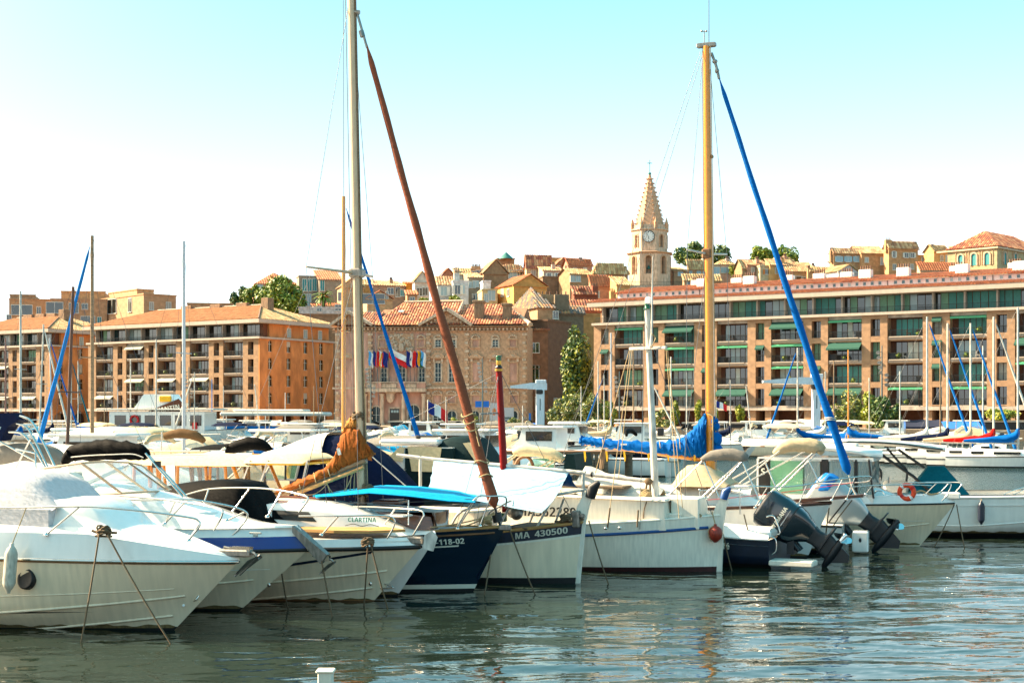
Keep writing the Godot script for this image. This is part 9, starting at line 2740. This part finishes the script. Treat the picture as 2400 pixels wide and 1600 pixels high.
	for e in [[1206, 1066, 1150, 1100], [1212, 1066, 1160, 1104], [1298, 1074, 1240, 1108], [1306, 1076, 1262, 1106]]: part("bimini_bow", mb_().tube(bps(b, [[e[0], e[1]], [e[2], e[3]]], 0.5), 0.018, 6), M.canvas_cream, b)
	part("arch", mb_().tube(curve(bps(b, [[1208, 1092], [1216, 1076], [1232, 1070], [1244, 1078], [1250, 1094]], 0.2)), 0.04, 6), M.wood, b)
	pane_quad(b, bps(b, [[1225, 1105], [1300, 1105], [1300, 1072], [1250, 1072]], -0.5), M.window_green, M.steel, 0.02)
	part("dark_hood", mb_().prism(pv2([V2(bp(b, 1320, 1105, 0.9).x, bp(b, 1320, 1108, 0.9).y), V2(bp(b, 1352, 1105, 0.9).x, bp(b, 1352, 1108, 0.9).y), V2(bp(b, 1345, 1064, 0.9).x, bp(b, 1345, 1064, 0.9).y), V2(bp(b, 1325, 1064, 0.9).x, bp(b, 1325, 1064, 0.9).y)]), -0.8, 0.9), M.canvas_green, b)
	b = shell("motor_boat", "white boat with curved steel arch, grey rolled cover and navy sun top", 470, 24.6, 16, 7.5, 2.6, M.gel)
	part("grey_roll", bundle(bps(b, [[-60, 1070], [-20, 1070], [40, 1060], [90, 1060], [125, 1070], [144, 1088]], 0.3), [0.12, 0.17, 0.17, 0.17, 0.16, 0.1], 51, 0.1, 12, 4), M.canvas_grey, b)
	for e in [[[45, 975], [70, 985], [92, 1020], [130, 1098]], [[38, 992], [62, 1002], [84, 1040], [112, 1098]], [[20, 1012], [50, 1016], [72, 1040], [105, 1095]]]:
		part("steel_arch", mb_().tube(curve(bps(b, e, 0.6)), 0.022, 8), M.steel, b)
	part("arch_brace", mb_().tube(bps(b, [[-10, 1030], [82, 1080]], 0.7), 0.018, 6).tube(bps(b, [[36, 1052], [82, 1062], [83, 1098]], 0.75), 0.018, 6).tube(bps(b, [[70, 1030], [34, 1100]], 0.7), 0.016, 6), M.steel, b)
	part("sun_top", mb_().prism(pv2([V2(bp(b, -80, 970, 0.6).x, bp(b, -80, 972, 0.6).y), V2(bp(b, 30, 966, 0.6).x, bp(b, 30, 967, 0.6).y), V2(bp(b, 48, 984, 0.6).x, bp(b, 48, 984, 0.6).y), V2(bp(b, 20, 1000, 0.6).x, bp(b, 20, 1000, 0.6).y), V2(bp(b, 4, 1030, 0.6).x, bp(b, 4, 1032, 0.6).y), V2(bp(b, -10, 1034, 0.6).x, bp(b, -10, 1034, 0.6).y), V2(bp(b, 6, 1000, 0.6).x, bp(b, 6, 1000, 0.6).y), V2(bp(b, -80, 1000, 0.6).x, bp(b, -80, 1000, 0.6).y)]), 0.35, 0.65), M.canvas_navy, b)
	part("cabin", dome([V(-6.5, 1.75, 0.95), V(-5.0, 1.8, 0.95), V(-3.5, 1.6, 0.8), V(-2.4, 1.2, 0.5)], 1.0, 5.0), M.gel, b)
	b = shell("motor_boat", "rounded white boat with brown folded sun top", 510, 34.5, 16, 6.5, 2.6, M.gel)
	part("cabin", dome([V(-6.2, 2.0, 1.1), V(-4.5, 2.25, 1.15), V(-2.4, 2.05, 1.0), V(-0.9, 1.6, 0.6), V(-0.3, 1.3, 0.3)], 1.0, 4.0), M.gel, b)
	part("folded_top", bundle(bps(b, [[385, 1022], [420, 1016], [455, 1020], [478, 1034]], 0.2), [0.08, 0.12, 0.12, 0.06], 61, 0.15, 10, 4), M.canvas_brown, b)
	b = shell("motor_boat", "white boat with flat black sun top and black rolled hood", 660, 32.0, 16, 6.4, 2.5, M.gel)
	part("black_top", dome([bp(b, 488, 1046, 0) * V(1, 1, 0) + V(0, 0, 0.9), bp(b, 520, 1040, 0) * V(1, 1, 0) + V(0, 0, 0.95), bp(b, 560, 1038, 0) * V(1, 1, 0) + V(0, 0, 0.9)], 2.2, 5.0), M.canvas_black, b)
	part("black_roll", bundle(bps(b, [[530, 1062], [545, 1050], [580, 1040], [610, 1042], [636, 1056]], 0.5), [0.05, 0.13, 0.16, 0.14, 0.06], 71, 0.1, 10, 4), M.canvas_black, b)
	b = shell("motor_boat", "white open boat with orange buoy bag and red canister", 470, 28.5, 16, 6.0, 2.4, M.gel)
	part("orange_bag", mb_().ell(bp(b, 224, 1076, 0), V(0.2, 0.1, 0.15), 10), M.orange, b)
	part("red_canister", mb_().cbox(bp(b, 308, 1072, 0), V(0.36, 0.2, 0.25), 0.06), M.red, b)
	part("console", mb_().cbox(bp(b, 270, 1095, 0), V(1.6, 0.4, 1.2), 0.08), M.gel, b)
	b = shell("excursion_boat", "long excursion boat under a white and cream awning", 520, 48.0, 12, 8.5, 2.8, M.gel)
	part("white_awning", dome([bp(b, 148, 1020, 0) * V(1, 1, 0) + V(0, 0, 1.1), bp(b, 200, 1006, 0) * V(1, 1, 0) + V(0, 0, 1.2), bp(b, 250, 1000, 0) * V(1, 1, 0) + V(0, 0, 1.2), bp(b, 300, 1003, 0) * V(1, 1, 0) + V(0, 0, 1.2)], 2.35, 4.0), M.canvas_white, b)
	part("cream_awning", dome([bp(b, 270, 1006, 0) * V(1, 1, 0) + V(0, 0, 1.1), bp(b, 300, 1001, 0) * V(1, 1, 0) + V(0, 0, 1.2), bp(b, 370, 1002, 0) * V(1, 1, 0) + V(0, 0, 1.2), bp(b, 382, 1012, 0) * V(1, 1, 0) + V(0, 0, 1.1)], 2.3, 4.0), M.canvas_cream, b)
	for e in [160, 230, 300, 378]: part("awning_post", mb_().tube(bps(b, [[e, 1012], [e, 1060]], 1.1), 0.025, 5), M.steel, b)
	var p := thing("pontoon", "wooden pontoon with upright boards behind the beige bimini", "pontoon", W(1200, 1066, 47.0) * V(1, 0, 1), heading(-4))
	part("deck_beam", mb_().bb(-0.2, 4.1, 1.66, 1.76, -1.5, 0.0), M.wood, p)
	for i in 8: part("board", mb_().bb(1.95 + i * 0.16, 2.08 + i * 0.16, -0.3, 1.66, -0.1, 0.02 + 0.012 * (i % 2)), M.wood_grey, p)
	for i in 3: part("pile", mb_().tube([V(0.2 + i * 1.9, -1, -0.7), V(0.2 + i * 1.9, 1.66, -0.7)], 0.14, 8), M.wood_grey, p)
func ferry() -> void:
	var b := shell("ferry", "white passenger ferry with roof deck, lifebuoy and brown pennant", 545, 122.0, 8, 12.0, 3.6, M.gel, true, null, "")
	part("saloon", mb_().bb(-10.5, -2.0, 1.2, 3.2, -1.5, 1.5), M.gel, b)
	for i in 6: part("saloon_window", mb_().bb(-10.0 + i * 1.35, -9.0 + i * 1.35, 2.0, 2.9, 1.5, 1.53), M.window_dark, b)
	part("roof_deck", mb_().cbox(V(-6.3, 3.4, 0), V(10.5, 0.14, 3.6), 0.04), M.canvas_white, b)
	part("bridge", mb_().loft([pv([V(-8.4, 3.5, 1.2), V(-4.6, 3.5, 1.2), V(-4.6, 3.5, -1.2), V(-8.4, 3.5, -1.2)]), pv([V(-7.6, 4.7, 1.0), V(-5.2, 4.7, 1.0), V(-5.2, 4.7, -1.0), V(-7.6, 4.7, -1.0)])], true, false, true, false), M.gel, b)
	part("yellow_box", mb_().cbox(V(-5.6, 4.3, 1.15), V(1.0, 0.5, 0.3), 0.05), M.yellow, b)
	var rg := []
	for k in 17: rg.append(V(-8.2 + cos(TAU * k / 16) * 0.34, 2.5 + sin(TAU * k / 16) * 0.34, 1.6))
	part("lifebuoy", mb_().tube(rg, 0.1, 6, false), M.red, b)
	part("extinguisher", mb_().cbox(V(-2.8, 2.0, 1.6), V(0.4, 0.6, 0.3), 0.05), M.red, b)
	var pn := bps(b, [[340, 966], [418, 934], [438, 956], [430, 964], [360, 972]], 1.3)
	var q := pv2()
	for e in pn: q.append(V2(e.x, e.y))
	part("pennant", mb_().prism(q, 1.28, 1.32), M.pennant, b)
	flat_text("LEVANTIN.EP", 0.42, M.letter_white, b, bp(b, 396, 957, 1.34), Basis(V(0, 0, 1), 0.16))
	var c := shell("ferry", "white ferry with long flat white roof before the orange arcade", 790, 128.0, 6, 11.0, 3.4, M.gel, true, null, "")
	part("roof", mb_().cbox(V(-5.6, 3.0, 0), V(9.5, 0.35, 3.4), 0.1).cbox(V(-6.0, 3.3, 0), V(6.5, 0.25, 2.6), 0.1), M.canvas_white, c)
	for i in 6: part("roof_post", mb_().tube([V(-9.8 + i * 1.8, 1.1, 1.5), V(-9.8 + i * 1.8, 2.9, 1.5)], 0.04, 5), M.steel, c)
	part("cabin", mb_().bb(-10, -1.6, 1.0, 1.9, -1.4, 1.4), M.sail_lightblue, c)
